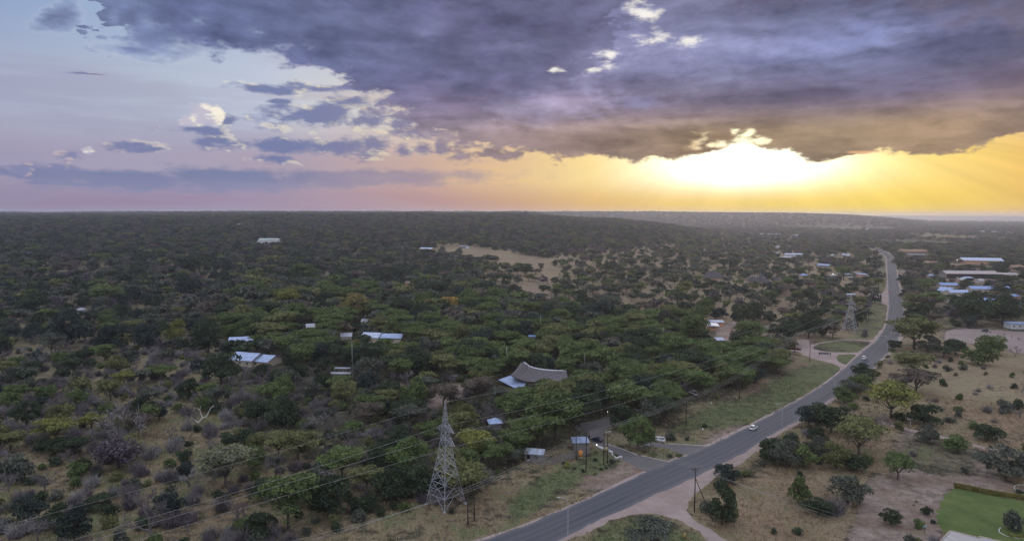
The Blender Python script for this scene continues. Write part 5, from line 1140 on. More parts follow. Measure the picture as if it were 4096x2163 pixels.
for l_, b, tt in [('thin pale mast among lodge acacias, above the carports', (352.5, 377.5), (351.9, 341)), ('thin pale mast just left of the large thatched roof', (506.6, 374.6), (506.8, 346)), ('thin pale mast right of the large thatched roof', (584.6, 377), (584.4, 352)),
                  ('thin green mast amid acacias behind the thatched hall', (540.4, 337.5), (540.8, 315.9)), ('thin mast between dark trees left of the sandy yard', (662.8, 345), (663.2, 327.5)), ('short pale mast in the thicket above the lattice pylon left', (296, 393), (295.6, 376))]:
    p = hit(*b); h = aty(tt[0], tt[1], p.y).z - p.z; g = Geo(); g.tube((0, 0, -.2), (0, 0, h), .09, .06, 6, cap=True); t = thing('mast', l_, 'mast', tuple(p)); part('pole', g, LAMPG, t); g = Geo(); g.box((0, 0, h + .06), (.3, .3, .12)); part('finial', g, LAMPG, t); keep_rect(b[0] - .8, tt[1], b[0] + .8, b[1] - 8, p.y)
def lit(label, b, h, r, k):
    p = hit(*b); t = thing('globe_lamp', label, 'lamp', tuple(p)); g = Geo(); g.tube((0, 0, -.1), (0, 0, h - r), .05, .05, 6); part('post', g, LAMPG, t)
    m_ = bpy.data.materials.get('lit_globe_%g' % k) or bpy.data.materials.new('lit_globe_%g' % k); m_.use_nodes = True; b_ = m_.node_tree.nodes['Principled BSDF']; b_.inputs['Emission Color'].default_value = (1, .96, .85, 1); b_.inputs['Emission Strength'].default_value = k
    bm = bmesh.new(); bmesh.ops.create_icosphere(bm, subdivisions=2, radius=r, matrix=Matrix.Translation((0, 0, h))); me = bpy.data.meshes.new('globe'); bm.to_mesh(me); bm.free(); me.materials.append(m_); link('globe', me, t); keep_rect(b[0] - 1, b[1] - h / mpp(p) - 1.5, b[0] + 1, b[1] - h / mpp(p) + 1.5, p.length)
lit('lit white globe lamp on a short post by the garden wall at the gate', (596.6, 449.0), 1.6, .22, 2.2)
lit('small lit lamp deep in the shade of the driveway trees', (607.5, 415.0), 1.5, .14, 2.2)
lit('bright lit yard lamp among trees in front of the white shed', (957.1, 262.5), 4.5, .55, 4.0)
lit('bright lit lamp at the cluttered shack left of the shack row', (832.9, 276.0), 3.2, .35, 4.0)
def lattice(label, corners, p0, Htot, arms, mem, rzoff):
    """corners: base half diagonal; four legs taper to a waist and then to a point"""
    t = thing('lattice_pylon', label, 'pylon', tuple(p0), rzoff); prof = [(0, corners), (.115, corners * .86), (.24, corners * .69), (.36, corners * .535), (.47, corners * .40), (.56, corners * .31), (.64, corners * .235), (.70, corners * .205), (.77, corners * .175), (.84, corners * .125), (.91, corners * .075), (.965, corners * .035), (1.0, corners * .012)]
    ang = [math.pi / 4 + i * math.pi / 2 for i in range(4)]; R = lambda i, k: Vector((prof[k][1] * math.cos(ang[i % 4]), prof[k][1] * math.sin(ang[i % 4]), prof[k][0] * Htot)); n = len(prof)
    for i in range(4):
        g = Geo()
        for k in range(n - 1): w = mem * (1.5 if k < 6 else 1.1); g.tube(R(i, k), R(i, k + 1), w, w, 4)
        g.box((R(i, 0).x, R(i, 0).y, .05), (.6, .6, .4)); part('leg', g, STEEL, t)
    for i in range(4):
        g = Geo()
        for k in range(n - 2):
            a, b, c, d = R(i, k), R(i + 1, k), R(i + 1, k + 1), R(i, k + 1)
            if k == 0: m_ = (c + d) / 2; g.tube(a, m_, mem, mem, 3); g.tube(b, m_, mem, mem, 3); g.tube(a.lerp(d, .5), a.lerp(m_, .5), mem * .7, mem * .7, 3); g.tube(b.lerp(c, .5), b.lerp(m_, .5), mem * .7, mem * .7, 3); g.tube(a.lerp(d, .98), a.lerp(m_, .5), mem * .7, mem * .7, 3); g.tube(b.lerp(c, .98), b.lerp(m_, .5), mem * .7, mem * .7, 3)
            elif k < 4: 
                g.tube(a, c, mem, mem, 3); g.tube(b, d, mem, mem, 3); x = (a + b + c + d) / 4; g.tube(a.lerp(d, .5), x, mem * .7, mem * .7, 3); g.tube(b.lerp(c, .5), x, mem * .7, mem * .7, 3)
                g.tube(a.lerp(d, .5), a.lerp(c, .28), mem * .6, mem * .6, 3); g.tube(b.lerp(c, .5), b.lerp(d, .28), mem * .6, mem * .6, 3)
            else: g.tube(a, c, mem * .8, mem * .8, 3); g.tube(b, d, mem * .8, mem * .8, 3)
            if k in (0, 1, 3, 5, 7, 8): g.tube(d, c, mem, mem, 3)
        part('bracing', g, STEEL, t)
    tips = []
    for (f, xs, ln, drop) in arms:
        z = f * Htot; r = np.interp(f, [q[0] for q in prof], [q[1] for q in prof]); g = Geo(); tip = Vector((xs * ln, 0, z)); tips.append(tip)
        for sy in (-1, 1):
            b = Vector((xs * r * .7, sy * r * .7, z)); u_ = Vector((xs * r * .6, sy * r * .6, z + Htot * .065)); g.tube(b, tip, mem * .9, mem * .8, 3); g.tube(u_, tip, mem * .9, mem * .8, 3)
            for k in (.33, .66): g.tube(b.lerp(tip, k), u_.lerp(tip, k), mem * .6, mem * .6, 3); g.tube(b.lerp(tip, k), u_.lerp(tip, max(0, k - .33)), mem * .6, mem * .6, 3)
        g.tube(Vector((xs * r * .7, -r * .7, z)).lerp(tip, .5), Vector((xs * r * .7, r * .7, z)).lerp(tip, .5), mem * .6, mem * .6, 3)
        a = part('crossarm', g, STEEL, t)
    g = Geo(); g.box((-.9, -.2, Htot * .27), (.45, .06, .6)); part('warning_plate', g, M('yellow_white', (.6, .5, .25), .6), t)
    g = Geo()
    for a in range(8): g.tube((corners * .78 * math.cos(a * math.pi / 4 + .4), corners * .78 * math.sin(a * math.pi / 4 + .4), Htot * .165), (corners * 1.02 * math.cos(a * math.pi / 4 + .4), corners * 1.02 * math.sin(a * math.pi / 4 + .4), Htot * .17), .03, .03, 3)
    part('climbing_guard', g, STEEL, t)
    ca, sa = math.cos(rzoff), math.sin(rzoff); W_ = lambda q: Vector((p0[0] + q.x * ca - q.y * sa, p0[1] + q.x * sa + q.y * ca, p0[2] + q.z)); return t, W_(Vector((0, 0, Htot))), [W_(q) for q in tips]
c_ = hit(445.6, 503.6); c_ = Vector((c_.x, c_.y, 0)); AR = [(.725, -1, 3.5, 0), (.725, 1, 3.3, 0), (.60, 1, 3.6, 0)]
# legs point at the corners seen in the photograph; arms lie across the line
pyl, ptop, ptips = lattice('tall grey lattice pylon standing alone at the edge of the bush by the road', 5.15, c_, 26.9, AR, .075, R_(-42))
p2_ = hit(849.5, 331.5); pyl2, p2top, p2tips = lattice('far grey lattice pylon beside the road above the mown grass oval', 6.0, p2_, 24.6, AR, .075, R_(-42))
keep([(843, 330), (848, 296), (851, 296), (853, 331)], p2_.length - 6)
def wires(name, label, cat, pts, sag, r, seg=22, group=None, m_=WIRE):
    g = Geo(); o = pts[0]
    for a, b in zip(pts[:-1], pts[1:]):
        last = None
        for i in range(seg + 1):
            s_ = i / seg; q = a.lerp(b, s_) - o; q.z -= 4 * sag * s_ * (1 - s_)
            if last is not None: g.tube(last, q, r, r, 4)
            last = q
    return tag(link(name, g.mesh(name, [m_]), loc=tuple(o)), label, cat, group)
names3 = ['upper left arm', 'upper right arm', 'lower right arm']
wires('earth_wire', 'thin earth wire from the tip of the near pylon to the far pylon', 'power line', [ptop, p2top], 5.0, .018)
for a, b, n_ in zip(ptips, p2tips, names3): wires('power_line', 'power line from the %s of the near pylon to the far pylon' % n_, 'power line', [a, b], 7.0, .024)
def leave(start, px, label, r):
    """a conductor that runs towards the viewer's left; the places where it crosses the view fix its fall"""
    best = None
    for a in np.radians(np.arange(20, 50, 1.0)):
        d = np.array([-math.cos(a), -math.sin(a)]); S = []; Zz = []
        for (u, v) in px:
            q = ray(u, v); A_ = np.array([[q[0], -d[0]], [q[1], -d[1]]]); tt, s_ = np.linalg.solve(A_, [start.x, start.y]); S.append(s_); Zz.append(CAM_H + q[2] * tt)
        sc = abs(a - R_(33));
        if best is None or sc < best[0]: best = (sc, d, S, Zz)
    _, d, S, Zz = best; co = np.polyfit([0] + S, [start.z] + Zz, 2 if len(S) > 1 else 1); g = Geo(); last = None
    for s_ in np.linspace(0, 150, 40):
        q = Vector((d[0] * s_, d[1] * s_, float(np.polyval(co, s_)) - float(co[-1])))
        if last is not None: g.tube(last, q, r, r, 4)
        last = q
    tag(link('power_line' if 'earth' not in label else 'earth_wire', g.mesh('power_line', [WIRE]), loc=tuple(start)), label, 'power line')
leave(ptop, [(256, 457), (0, 526)], 'thin earth wire leaving the pylon tip towards the lower left', .020)
leave(ptips[0], [(256, 485.4), (68.7, 540)], 'uppermost of three power lines falling from the pylon to the lower left', .026)
leave(ptips[1], [(256, 491.7), (91, 540)], 'middle of three power lines falling from the pylon to the lower left', .026)
leave(ptips[2], [(256, 503.6), (135, 540)], 'lowest of three power lines falling from the pylon to the lower left', .026)
for k, tip in enumerate(ptips):
    for sgn in (-1, 1):
        dv = (p2_ - c_).normalized() if sgn > 0 else Vector((-.84, -.54, 0)); g = Geo()
        for i in range(7): a = dv * (.25 + i * .17) + Vector((0, 0, -.02 * i)); g.tube(a, a + dv * .06, .12, .12, 7, cap=True)
        g.tube((0, 0, 0), dv * 1.5 + Vector((0, 0, -.14)), .025, .025, 4)
        tag(link('insulator_string', g.mesh('insulator_string', [INSUL]), loc=tuple(tip)), 'brown insulator string on the %s of the near pylon, %s side' % (names3[k], 'far road' if sgn > 0 else 'bush'), 'insulator')
    wires('jumper_cable', 'drooping jumper cable under the %s of the near pylon' % names3[k], 'cable', [tip + Vector((-.84, -.54, 0)) * 1.5, tip + (p2_ - c_).normalized() * 1.5], 1.5, .025, 10)
seqs = ['H', 'A', 'D', 'E', 'X']; off = [atz(284, 540, 8.2), atz(299, 540, 8.2), atz(306, 540, 8.2)]
for k in range(3):
    pts = [off[k] + (off[k] - tops('H')[k]) * .25] + [tops(s_)[k] for s_ in seqs] + [tops('P0')[k]]
    wires('overhead_line', ['left', 'middle', 'right'][k] + ' wire of the three strung on the timber poles along the verge', 'power line', pts, .7, .022, 14)
    wires('overhead_line', ['left', 'middle', 'right'][k] + ' wire of the far pole row beside the road', 'power line', [tops('P%d' % i)[k] for i in (0, 2, 3, 4, 5, 6, 7)], .5, .028, 8)
    wires('overhead_line', ['left', 'middle', 'right'][k] + ' thin wire crossing the road to the transformer poles', 'power line', [tops('F')[k], tops('T')[k]], 1.0, .014, 12)
    e = atz(1010 + k * 8, 560 + k * 14, 8.0)
    wires('overhead_line', ['left', 'middle', 'right'][k] + ' thin wire from the strutted pole over the dry grass to the lower right', 'power line', [tops('F')[k], e], 1.0, .014, 12)
# horizon marks
p = hit(526, 213.5); 
def tower(label, u, v, h, w):
    p = aty(u, v, 2350.0); z = gz(p.x, p.y); t = thing('water_tower', label, 'water tower', (p.x, p.y, z), 0); g = Geo(); g.box((0, 0, h - 3), (w, w * .5, 6)); part('tank', g, M('dark_tank', (.05, .05, .055)), t)
    for x in (-w * .4, w * .4): g = Geo(); g.box((x, 0, (h - 6) / 2), (1, 1, h - 6)); part('leg', g, M('dark_tank', (.05, .05, .055)), t)
tower('small dark water tank on legs breaking the wooded skyline', 526, 212, 17, 12)
for l_, u, hh2, R in [('thin radio mast on the skyline left of the two together', 659, 52, 5600), ('taller of two radio masts together on the far ridge', 704, 44, 5600), ('shorter of two radio masts together on the far ridge', 707.6, 30, 5600), ('tiny mast on the skyline left of the water tank', 381, 30, 6000)]:
    d = ray(u, 213); h = math.hypot(d[0], d[1]); x, y = d[0] / h * R, d[1] / h * R; t = thing('radio_mast', l_, 'mast', (x, y, gz(x, y))); g = Geo(); g.tube((0, 0, 0), (0, 0, hh2), .9, .6, 4); part('lattice', g, M('dark_tank', (.05, .05, .055)), t)
# ---- vehicles
def car(label, u, v, rz, body, style='hatch', name='car', s=1.0):
    p = hit(u, v); t = thing(name, label, {'hatch': 'car', 'estate': 'car', 'pickup': 'pickup truck', 'truck': 'truck', 'bus': 'van', 'dark': 'car'}.get(style, 'car'), (p.x, p.y, p.z + .02), rz); t.scale = (s,) * 3
    L, Wd = (4.1, 1.7) if style in ('hatch', 'dark') else (4.6, 1.75) if style == 'estate' else (5.0, 1.8) if style == 'pickup' else (7.5, 2.4) if style == 'truck' else (5.2, 1.9)
    # side outline: y forward
    if style in ('hatch', 'dark'): low = [(-2.0, .35), (-2.02, .75), (-1.9, .95), (-1.3, 1.0), (.75, .95), (1.75, .80), (2.0, .6), (2.02, .35)]; cab = [(-1.85, .95), (-1.35, 1.42), (.05, 1.46), (.85, .95)]
    elif style == 'estate': low = [(-2.25, .35), (-2.28, .9), (-2.2, 1.05), (1.0, 1.0), (2.0, .88), (2.25, .6), (2.28, .35)]; cab = [(-2.2, 1.03), (-1.95, 1.62), (.25, 1.62), (1.1, 1.0)]
    elif style == 'pickup': low = [(-2.5, .45), (-2.5, 1.05), (-.6, 1.05), (-.5, 1.1), (1.2, 1.1), (2.3, .98), (2.5, .7), (2.5, .45)]; cab = [(-.6, 1.08), (-.45, 1.72), (.75, 1.72), (1.35, 1.08)]
    elif style == 'truck': low = [(-3.7, .7), (-3.7, 3.2), (1.6, 3.2), (1.6, 2.4), (3.2, 2.4), (3.7, 1.3), (3.7, .6)]; cab = [(1.7, 1.3), (1.8, 2.42), (3.15, 2.42), (3.6, 1.35)]
    else: low = [(-2.55, .5), (-2.55, 1.2), (1.5, 1.15), (2.5, 1.0), (2.55, .5)]; cab = [(-2.5, 1.15), (-2.4, 2.05), (1.0, 2.05), (1.6, 1.12)]
    g = Geo(); w = Wd / 2
    def prism(gg, pr, w0, w1, mi=0):
        n = len(pr); zt = max(q[1] for q in pr); zb = min(q[1] for q in pr); ws = [w0 + (w1 - w0) * (q[1] - zb) / (zt - zb + 1e-6) for q in pr]
        gg.poly([(ww, y, z) for (y, z), ww in zip(pr, ws)], mi); gg.poly([(-ww, y, z) for (y, z), ww in zip(pr, ws)][::-1], mi)
        for i in range(n): j = (i + 1) % n; gg.quad((-ws[i], pr[i][0], pr[i][1]), (-ws[j], pr[j][0], pr[j][1]), (ws[j], pr[j][0], pr[j][1]), (ws[i], pr[i][0], pr[i][1]), mi)
    prism(g, low, w, w * .97); b = part('body', g, body, t)
    g = Geo(); prism(g, cab, w * .93, w * .76); cb = part('cabin', g, GLASS, t)
    g = Geo(); zt = max(q[1] for q in cab); ys = [q[0] for q in cab if q[1] > zt - .1]; g.box((0, (ys[0] + ys[-1]) / 2, zt + .01), (Wd * .78, ys[-1] - ys[0] + .15, .07)); part('roof', g, body, t)
    g = Geo()
    for sx in (-1, 1):
        for k in (0, len(cab) - 1): y0, z0 = cab[k]; y1, z1 = cab[1 if k == 0 else -2]; g.tube((sx * w * .93, y0, z0), (sx * w * .78, y1, z1), .05, .05, 4)
        ym = (ys[0] + ys[-1]) / 2; g.tube((sx * w * .94, ym, 1.0 if style != 'truck' else 1.4), (sx * w * .78, ym, zt), .045, .045, 4)
    part('pillar', g, body, t)
    wr = .31 if style not in ('truck',) else .48; yw = L * .31
    for y in (-yw, yw):
        for sx in (-1, 1):
            g = Geo(); g.tube((sx * (w - .2), y, wr), (sx * (w + .02), y, wr), wr, wr, 12, cap=True); wh = part('wheel', g, M('tyre', (.02, .02, .02), .9, 0, 0), t); g = Geo(); g.tube((sx * (w + .0), y, wr), (sx * (w + .035), y, wr), wr * .6, wr * .55, 8, cap=True); part('rim', g, STEEL, wh)
    for sx in (-1, 1):
        g = Geo(); g.box((sx * (w - .25), -L / 2 + .0, .8), (.32, .08, .16)); part('tail_light', g, M('red_lens', (.35, .02, .02), .3, 0, 0), t); g = Geo(); g.box((sx * (w - .3), L / 2 - .08, .68), (.36, .12, .15)); part('headlight', g, M('clear_lens', (.7, .7, .68), .15, 0, 0), t)
    if style == 'pickup': g = Geo(); g.box((0, -1.55, 1.052), (1.5, 1.7, .02)); part('load_bed', g, DARK, t)
    R = math.hypot(p.x, p.y); e = 2.6 / mpp(p); keep_rect(p and u - e, v - e * .8, u + e, v + 1, R - 2)
    return t
CW = M('white_car_paint', (.78, .78, .80), .25, 0, 0); CS = M('silver_car_paint', (.45, .46, .48), .3, .5, 0); CR_ = M('red_car_paint', (.42, .10, .09), .3, 0, 0); CD = M('dark_car_paint', (.03, .04, .07), .25, 0, 0)
hd = lambda u, v, u2, v2: (lambda a, b: math.atan2(-(b.x - a.x), b.y - a.y))(hit(u, v), hit(u2, v2))
car('white hatchback driving on the main road seen from behind', 753.4, 428.6, hd(753, 429, 800, 398), CW, 'hatch')
car('white estate car on the bend of the main road seen from behind', 864.2, 358.6, hd(864, 358, 877, 342), CW, 'estate')
car('reddish car coming along the straight stretch of road', 890.4, 292.2, 3.14, CR_, 'hatch')
for i, (u, v, c, st, l_) in enumerate([(888.2, 257.6, CR_, 'hatch', 'small red tailed car, nearest of the far traffic'), (884.4, 254.3, CS, 'bus', 'silver van, second in the far traffic'), (882.4, 253.4, CW, 'bus', 'white van just behind the silver one in the far traffic'), (880.6, 252.0, CD, 'dark', 'dark car in the middle of the far traffic'),
        (880.0, 250.6, CW, 'bus', 'white van above the dark car in the far traffic'), (876.0, 248.8, CS, 'hatch', 'silver car in the far traffic on the curve'), (872.8, 247.9, CD, 'dark', 'dark car on the upper end of the curve'), (870.0, 246.9, CW, 'hatch', 'white car near the top of the far curve'), (866.8, 246.0, CW, 'bus', 'topmost white van of the far traffic')]):
    car(l_, u, v, .8 if i > 3 else .25, c, st, 'car', 1.15)
car('dark blue car parked on the edge of the sports ground', 984.8, 331.2, 1.45, CD, 'dark')
car('white pickup parked under trees near the grey parking area', 693.8, 394.2, .3, CW, 'pickup')
car('pale safari truck parked in the sandy lodge yard', 453.8, 379.4, 1.9, CS, 'bus', 'van')
car('white camper shell parked beyond the sandy yard', 733.8, 324.6, .2, CW, 'bus', 'van', .75)
car('black car waiting under the trees at the lodge gate', 597.0, 440.6, .8, CD, 'dark')
for i, (x, y, c, st, l_) in enumerate([(690, 596, CW, 'hatch', 'white car at the left end of the vehicle yard'), (768, 592, CW, 'hatch', 'second white car along the back of the vehicle yard'), (815, 596, CS, 'hatch', 'silver car third along the back of the vehicle yard'), (725, 634, CW, 'bus', 'white van in the front row of the vehicle yard, left'),
        (930, 642, CW, 'bus', 'white van in the middle of the vehicle yard'), (1010, 684, CW, 'truck', 'white box truck upright in the vehicle yard'), (1190, 622, CW, 'hatch', 'white car in front of the tan workshop middle'), (1262, 634, CS, 'bus', 'silver van right of the middle of the vehicle yard'), (1085, 646, CW, 'pickup', 'white pickup beside the box truck'),
        (1372, 702, CW, 'truck', 'white box truck on the right of the vehicle yard'), (1520, 628, CS, 'hatch', 'silver car at the right end of the vehicle yard'), (1318, 726, CW, 'pickup', 'white pickup in front of the right hand box truck'), (1600, 640, CW, 'hatch', 'white car beside the acacia at the vehicle yard'), (960, 690, M('yellow_paint', (.5, .3, .05), .5), 'pickup', 'yellow pickup left of the upright box truck')]):
    car(l_, 910 + .05147 * x, 245 + .05147 * y, random.Random(i).uniform(-1.6, 1.6), c, st, {'truck': 'truck', 'bus': 'van', 'pickup': 'pickup_truck'}.get(st, 'car'))
# ---- people on the sports ground and the walker
def person_mesh():
    J = {'pel': (0, 0, .95), 'ch': (0, 0, 1.3), 'nk': (0, 0, 1.48), 'hd': (0, .02, 1.62), 'tp': (0, .02, 1.74), 'ls': (-.19, 0, 1.42), 'rs': (.19, 0, 1.42), 'le': (-.27, -.05, 1.13), 're': (.27, .06, 1.13), 'lh': (-.27, .1, .88), 'rh': (.27, .2, .92), 'lhip': (-.1, 0, .9), 'rhip': (.1, 0, .9), 'lk': (-.11, .14, .5), 'rk': (.11, -.05, .5), 'lf': (-.11, .16, .08), 'rf': (.11, -.28, .1), 'lt': (-.11, .32, .03), 'rt': (.11, -.16, .03)}
    E = [('pel', 'ch'), ('ch', 'nk'), ('nk', 'hd'), ('hd', 'tp'), ('ch', 'ls'), ('ls', 'le'), ('le', 'lh'), ('ch', 'rs'), ('rs', 're'), ('re', 'rh'), ('pel', 'lhip'), ('lhip', 'lk'), ('lk', 'lf'), ('lf', 'lt'), ('pel', 'rhip'), ('rhip', 'rk'), ('rk', 'rf'), ('rf', 'rt')]
    rad = {'pel': .15, 'ch': .16, 'nk': .06, 'hd': .10, 'tp': .07, 'ls': .07, 'rs': .07, 'le': .045, 're': .045, 'lh': .035, 'rh': .035, 'lhip': .10, 'rhip': .10, 'lk': .065, 'rk': .065, 'lf': .045, 'rf': .045, 'lt': .035, 'rt': .035}
    def build(sub, grow, nm):
        ks = [k for k in J if k in sub]; me = bpy.data.meshes.new(nm); me.from_pydata([J[k] for k in ks], [(ks.index(a), ks.index(b)) for a, b in E if a in sub and b in sub], []); o = bpy.data.objects.new(nm, me); COL.objects.link(o)
        sk = o.modifiers.new('skin', 'SKIN'); 
        if not me.skin_vertices: me.skin_vertices
        for i, k in enumerate(ks): sv = o.data.skin_vertices[0].data[i]; sv.radius = (rad[k] * grow, rad[k] * grow); sv.use_root = (i == 0)
        su = o.modifiers.new('sub', 'SUBSURF'); su.levels = 1; su.render_levels = 1
        dg = bpy.context.evaluated_depsgraph_get(); out = bpy.data.meshes.new_from_object(o.evaluated_get(dg)); bpy.data.objects.remove(o); out.name = nm; return out
    try:
        body = build(set(J), 1.0, 'body'); shirt = build({'pel', 'ch', 'ls', 'rs', 'le', 're'}, 1.18, 'shirt'); tr = build({'pel', 'lhip', 'rhip', 'lk', 'rk', 'lf', 'rf'}, 1.2, 'trousers'); return body, shirt, tr
    except Exception as ex:
        print('skin failed', ex); return None
PM = person_mesh(); SKIN_M = M('brown_skin', (.09, .05, .035), .6, 0, 0)
def person(label, u, v, rz, sh, trc):
    p = hit(u, v); t = thing('person', label, 'person', tuple(p), rz)
    for me, nm, mm in zip(PM, ('body', 'shirt', 'trousers'), (SKIN_M, sh, trc)):
        m2 = me.copy(); m2.materials.clear(); m2.materials.append(mm); link(nm, m2, t)
C1, C2, C3, C4 = M('white_cloth', (.7, .7, .7), .9, 0, 0), M('red_cloth', (.45, .06, .05), .9, 0, 0), M('dark_cloth', (.03, .03, .04), .9, 0, 0), M('blue_cloth', (.08, .14, .3), .9, 0, 0)
if PM:
    for x, y, l_, a, b in [(2045, 1203, 'person in blue standing beside the dark parked car', C4, C3), (2085, 1202, 'person in dark clothes right of the parked car', C3, C3), (2216, 1218, 'person in a red shirt on the sports ground', C2, C3), (2285, 1243, 'person in red shorts running on the sports ground', C3, C2), (2346, 1262, 'person in dark clothes near the right edge of the sports ground', C3, C3), (2366, 1262, 'person in a white shirt at the right edge of the sports ground', C1, C4)]:
        person(l_, 768 + .1066 * x, 205 + .1066 * y, x * .7, a, b)
    person('dark clothed person walking on the right shoulder of the road', 903.9, 318.6, .1, C3, C3)
# ---- red pen at the dirt loop
p = hit(794.5, 349.5); t = thing('rail_pen', 'rusty red rail pen with dark panels at the dirt loop', 'pen', tuple(p), -.45)
for i in range(7):
    g = Geo(); g.box((-3.3 + i * 1.1, 0, .8), (.1, .1, 1.6)); part('post', g, POLEW, t)
    if i < 6: g = Geo(); g.box((-2.75 + i * 1.1, 0, .7), (.98, .05, 1.1)); part('panel', g, DOORR if i % 2 else DARK, t)
g = Geo(); g.box((0, 0, 1.5), (6.8, .07, .09)); part('rail', g, DOORR, t); keep_rect(790, 345, 798.5, 349.5, p.length)
sheet('parking_area', [(650 + .0441 * x, 345 + .0441 * y) for x, y in [(1530, 480), (1590, 425), (1780, 465), (2030, 505), (2000, 590), (1950, 690), (1880, 690), (1840, 590), (1560, 570)]], .012, M('grey_gravel', (.24, .23, .25), .95, 0, .2, .8), .15)
sheet('parking_area', [(650 + .0441 * x, 345 + .0441 * y) for x, y in [(560, 800), (690, 740), (830, 590), (900, 590), (920, 780), (1020, 850), (1010, 960), (950, 1060), (850, 1010), (760, 960), (640, 900)]], .012, M('dark_gravel', (.10, .09, .10), .95, 0, .2, .8), .15)
for P_ in ([(717, 364), (740, 366), (736, 376), (718, 371)], [(677, 380), (687, 371), (691, 371), (697, 390), (690, 392)]):
    COVER[poly_mask(P_)] = 0; keep(P_, 300 if P_[0][0] > 700 else 262)
# ------------------------------------------------------------------ hero plants, placed where the photograph shows them
# kind, base (u,v), crown width in pixels, colour, height factor, label
HERO = []
def H(fr, K, x, y, w, colr, hf, label):
    (u, v), = fr([(x, y)]); k = {id(c1): .1403, id(c2): .1403, id(c3): .1403, id(c4): .1403, id(c5): .1066, id(c6): .1066, id(cL): .1066, id(cM): .1066, id(cA): .05147, id(z5): .06405, id(z3): .04464}[id(fr)]
    HERO.append((K, u, v, w * k, colr, hf, label))
H(c4, 'A', 876, 482, 320, 'yellow-green', 1.1, 'yellow green umbrella acacia with dark forked trunk in the dry grass right of the road')
H(c4, 'T', 450, 585, 290, 'dark green', 1.0, 'dark green feathery tree overhanging the road edge by the small dark board')
H(c4, 'G', 690, 640, 360, 'purple-grey', 1.0, 'broad purple grey leafless tree behind the olive umbrella tree')
H(c4, 'A', 650, 748, 370, 'olive', .98, 'olive umbrella acacia with fan of dark limbs below the gravel track')
H(c4, 'T', 125, 830, 250, 'grey-green', 1.0, 'large grey green tree at the road edge, left one of the touching pair')
H(c4, 'T', 255, 826, 230, 'green', .95, 'large green tree touching the pair by the road, right one')
H(c4, 'T', 482, 838, 235, 'olive', 1.0, 'olive tree with three bare stems between the road pair and the umbrella tree')
H(c4, 'T', 620, 860, 210, 'dark green', .7, 'low dark tree at the foot of the olive umbrella acacia')
H(c4, 'B', 700, 800, 120, 'green', 1.0, 'green bush in long grass right of the olive umbrella acacia')
H(c4, 'T', 218, 1085, 165, 'green', 1.45, 'tall narrow green tree standing in the tan grass left of the bare yard')
H(c4, 'T', 365, 1170, 220, 'dark green', .8, 'dark spreading tree with low crown right of the tall narrow tree')
H(c4, 'T', 570, 1085, 280, 'grey-green', .9, 'round grey green tree at the left edge of the bare yard')
H(c4, 'G', 425, 1020, 90, 'grey', 1.2, 'small dead tree with bare crown between two green trees')
H(c4, 'S', 470, 1160, 170, 'grey', 1.0, 'grey leafless thicket at the foot of the dark spreading tree')
H(c4, 'A', 925, 920, 250, 'green', 1.05, 'flat green acacia with crooked trunk in the bare yard')
H(c4, 'T', 1136, 655, 165, 'grey-green', .95, 'small grey green tree by the gravel track, left of two')
H(c4, 'T', 1348, 725, 200, 'green', .75, 'spreading small tree with thick dark trunk by the gravel track, right of two')
H(c4, 'T', 1565, 640, 190, 'dark green', .75, 'dark bushy tree beyond the gravel track near the right edge')
H(c4, 'T', 1115, 525, 240, 'dark green', .75, 'dark spreading thicket tree beside the yellow green umbrella acacia')
H(c4, 'T', 940, 500, 120, 'dark green', .6, 'dark low bush tree under the yellow green umbrella acacia')
H(c4, 'T', 1690, 905, 340, 'grey-green', .8, 'huge grey green tree spreading at the right edge above the hedge')
H(c4, 'B', 1680, 430, 150, 'grey-green', 1.1, 'grey green bush clump in the dry grass near the right edge')
H(c4, 'B', 1790, 420, 120, 'dark green', 1.1, 'dark bush clump cut by the right edge in the dry grass')
H(c4, 'A', 1035, 180, 310, 'olive', .86, 'olive umbrella acacia right of the road, upper of two stacked ones')
H(c4, 'A', 1050, 305, 350, 'brownish', .76, 'purplish brown umbrella acacia right of the road, lower of two stacked ones')
H(c4, 'T', 878, 1240, 145, 'dark green', .95, 'small dark green tree with pale stem standing in bare soil')
H(c4, 'B', 1175, 1230, 52, 'blue-green', 1.0, 'round dark bush at the corner of the lawn')
H(c4, 'B', 1058, 1078, 22, 'green', 1.0, 'tiny green sapling on bare soil, upper of two')
H(c4, 'B', 1040, 1105, 20, 'green', 1.0, 'tiny green sapling on bare soil, lower of two')
H(c4, 'B', 1070, 1360, 60, 'olive', 1.0, 'olive bush at the bottom edge below the turquoise plate')
H(c4, 'B', 45, 1305, 66, 'dark green', 1.1, 'dark upright bush in the tan grass, left of two near the bottom')
H(c4, 'B', 215, 1305, 92, 'dark green', 1.0, 'round dark green bush in the tan grass, right of two near the bottom')
H(c4, 'G', 1245, 438, 95, 'grey', .8, 'small grey half bare tree in the dry field behind the umbrella acacia')
H(c4, 'G', 1330, 500, 90, 'grey', .8, 'small grey bare tree in the dry field left of the dark bushy tree')
H(c4, 'S', 1560, 440, 70, 'grey', 1.0, 'small grey shrub in the dry field beyond the gravel track')
H(c4, 'B', 1395, 140, 80, 'grey-green', 1.0, 'lone grey green bush on the dry slope below the sports ground')
H(c4, 'B', 1340, 180, 40, 'brownish', 1.0, 'small brown bush on the dry slope below the sports ground')
H(c4, 'T', 1500, 100, 250, 'green', .85, 'spreading green tree at the lower edge of the sports ground')
H(c4, 'A', 1250, 52, 200, 'dark green', .7, 'dark flat tree left of the spreading tree below the sports ground')
H(c4, 'B', 1740, 1275, 190, 'grey-green', 1.35, 'grey green airy shrub standing on the lawn')
H(c4, 'B', 1735, 1325, 60, 'yellow-green', .8, 'bright yellow green shrub in the round lawn bed, left one')
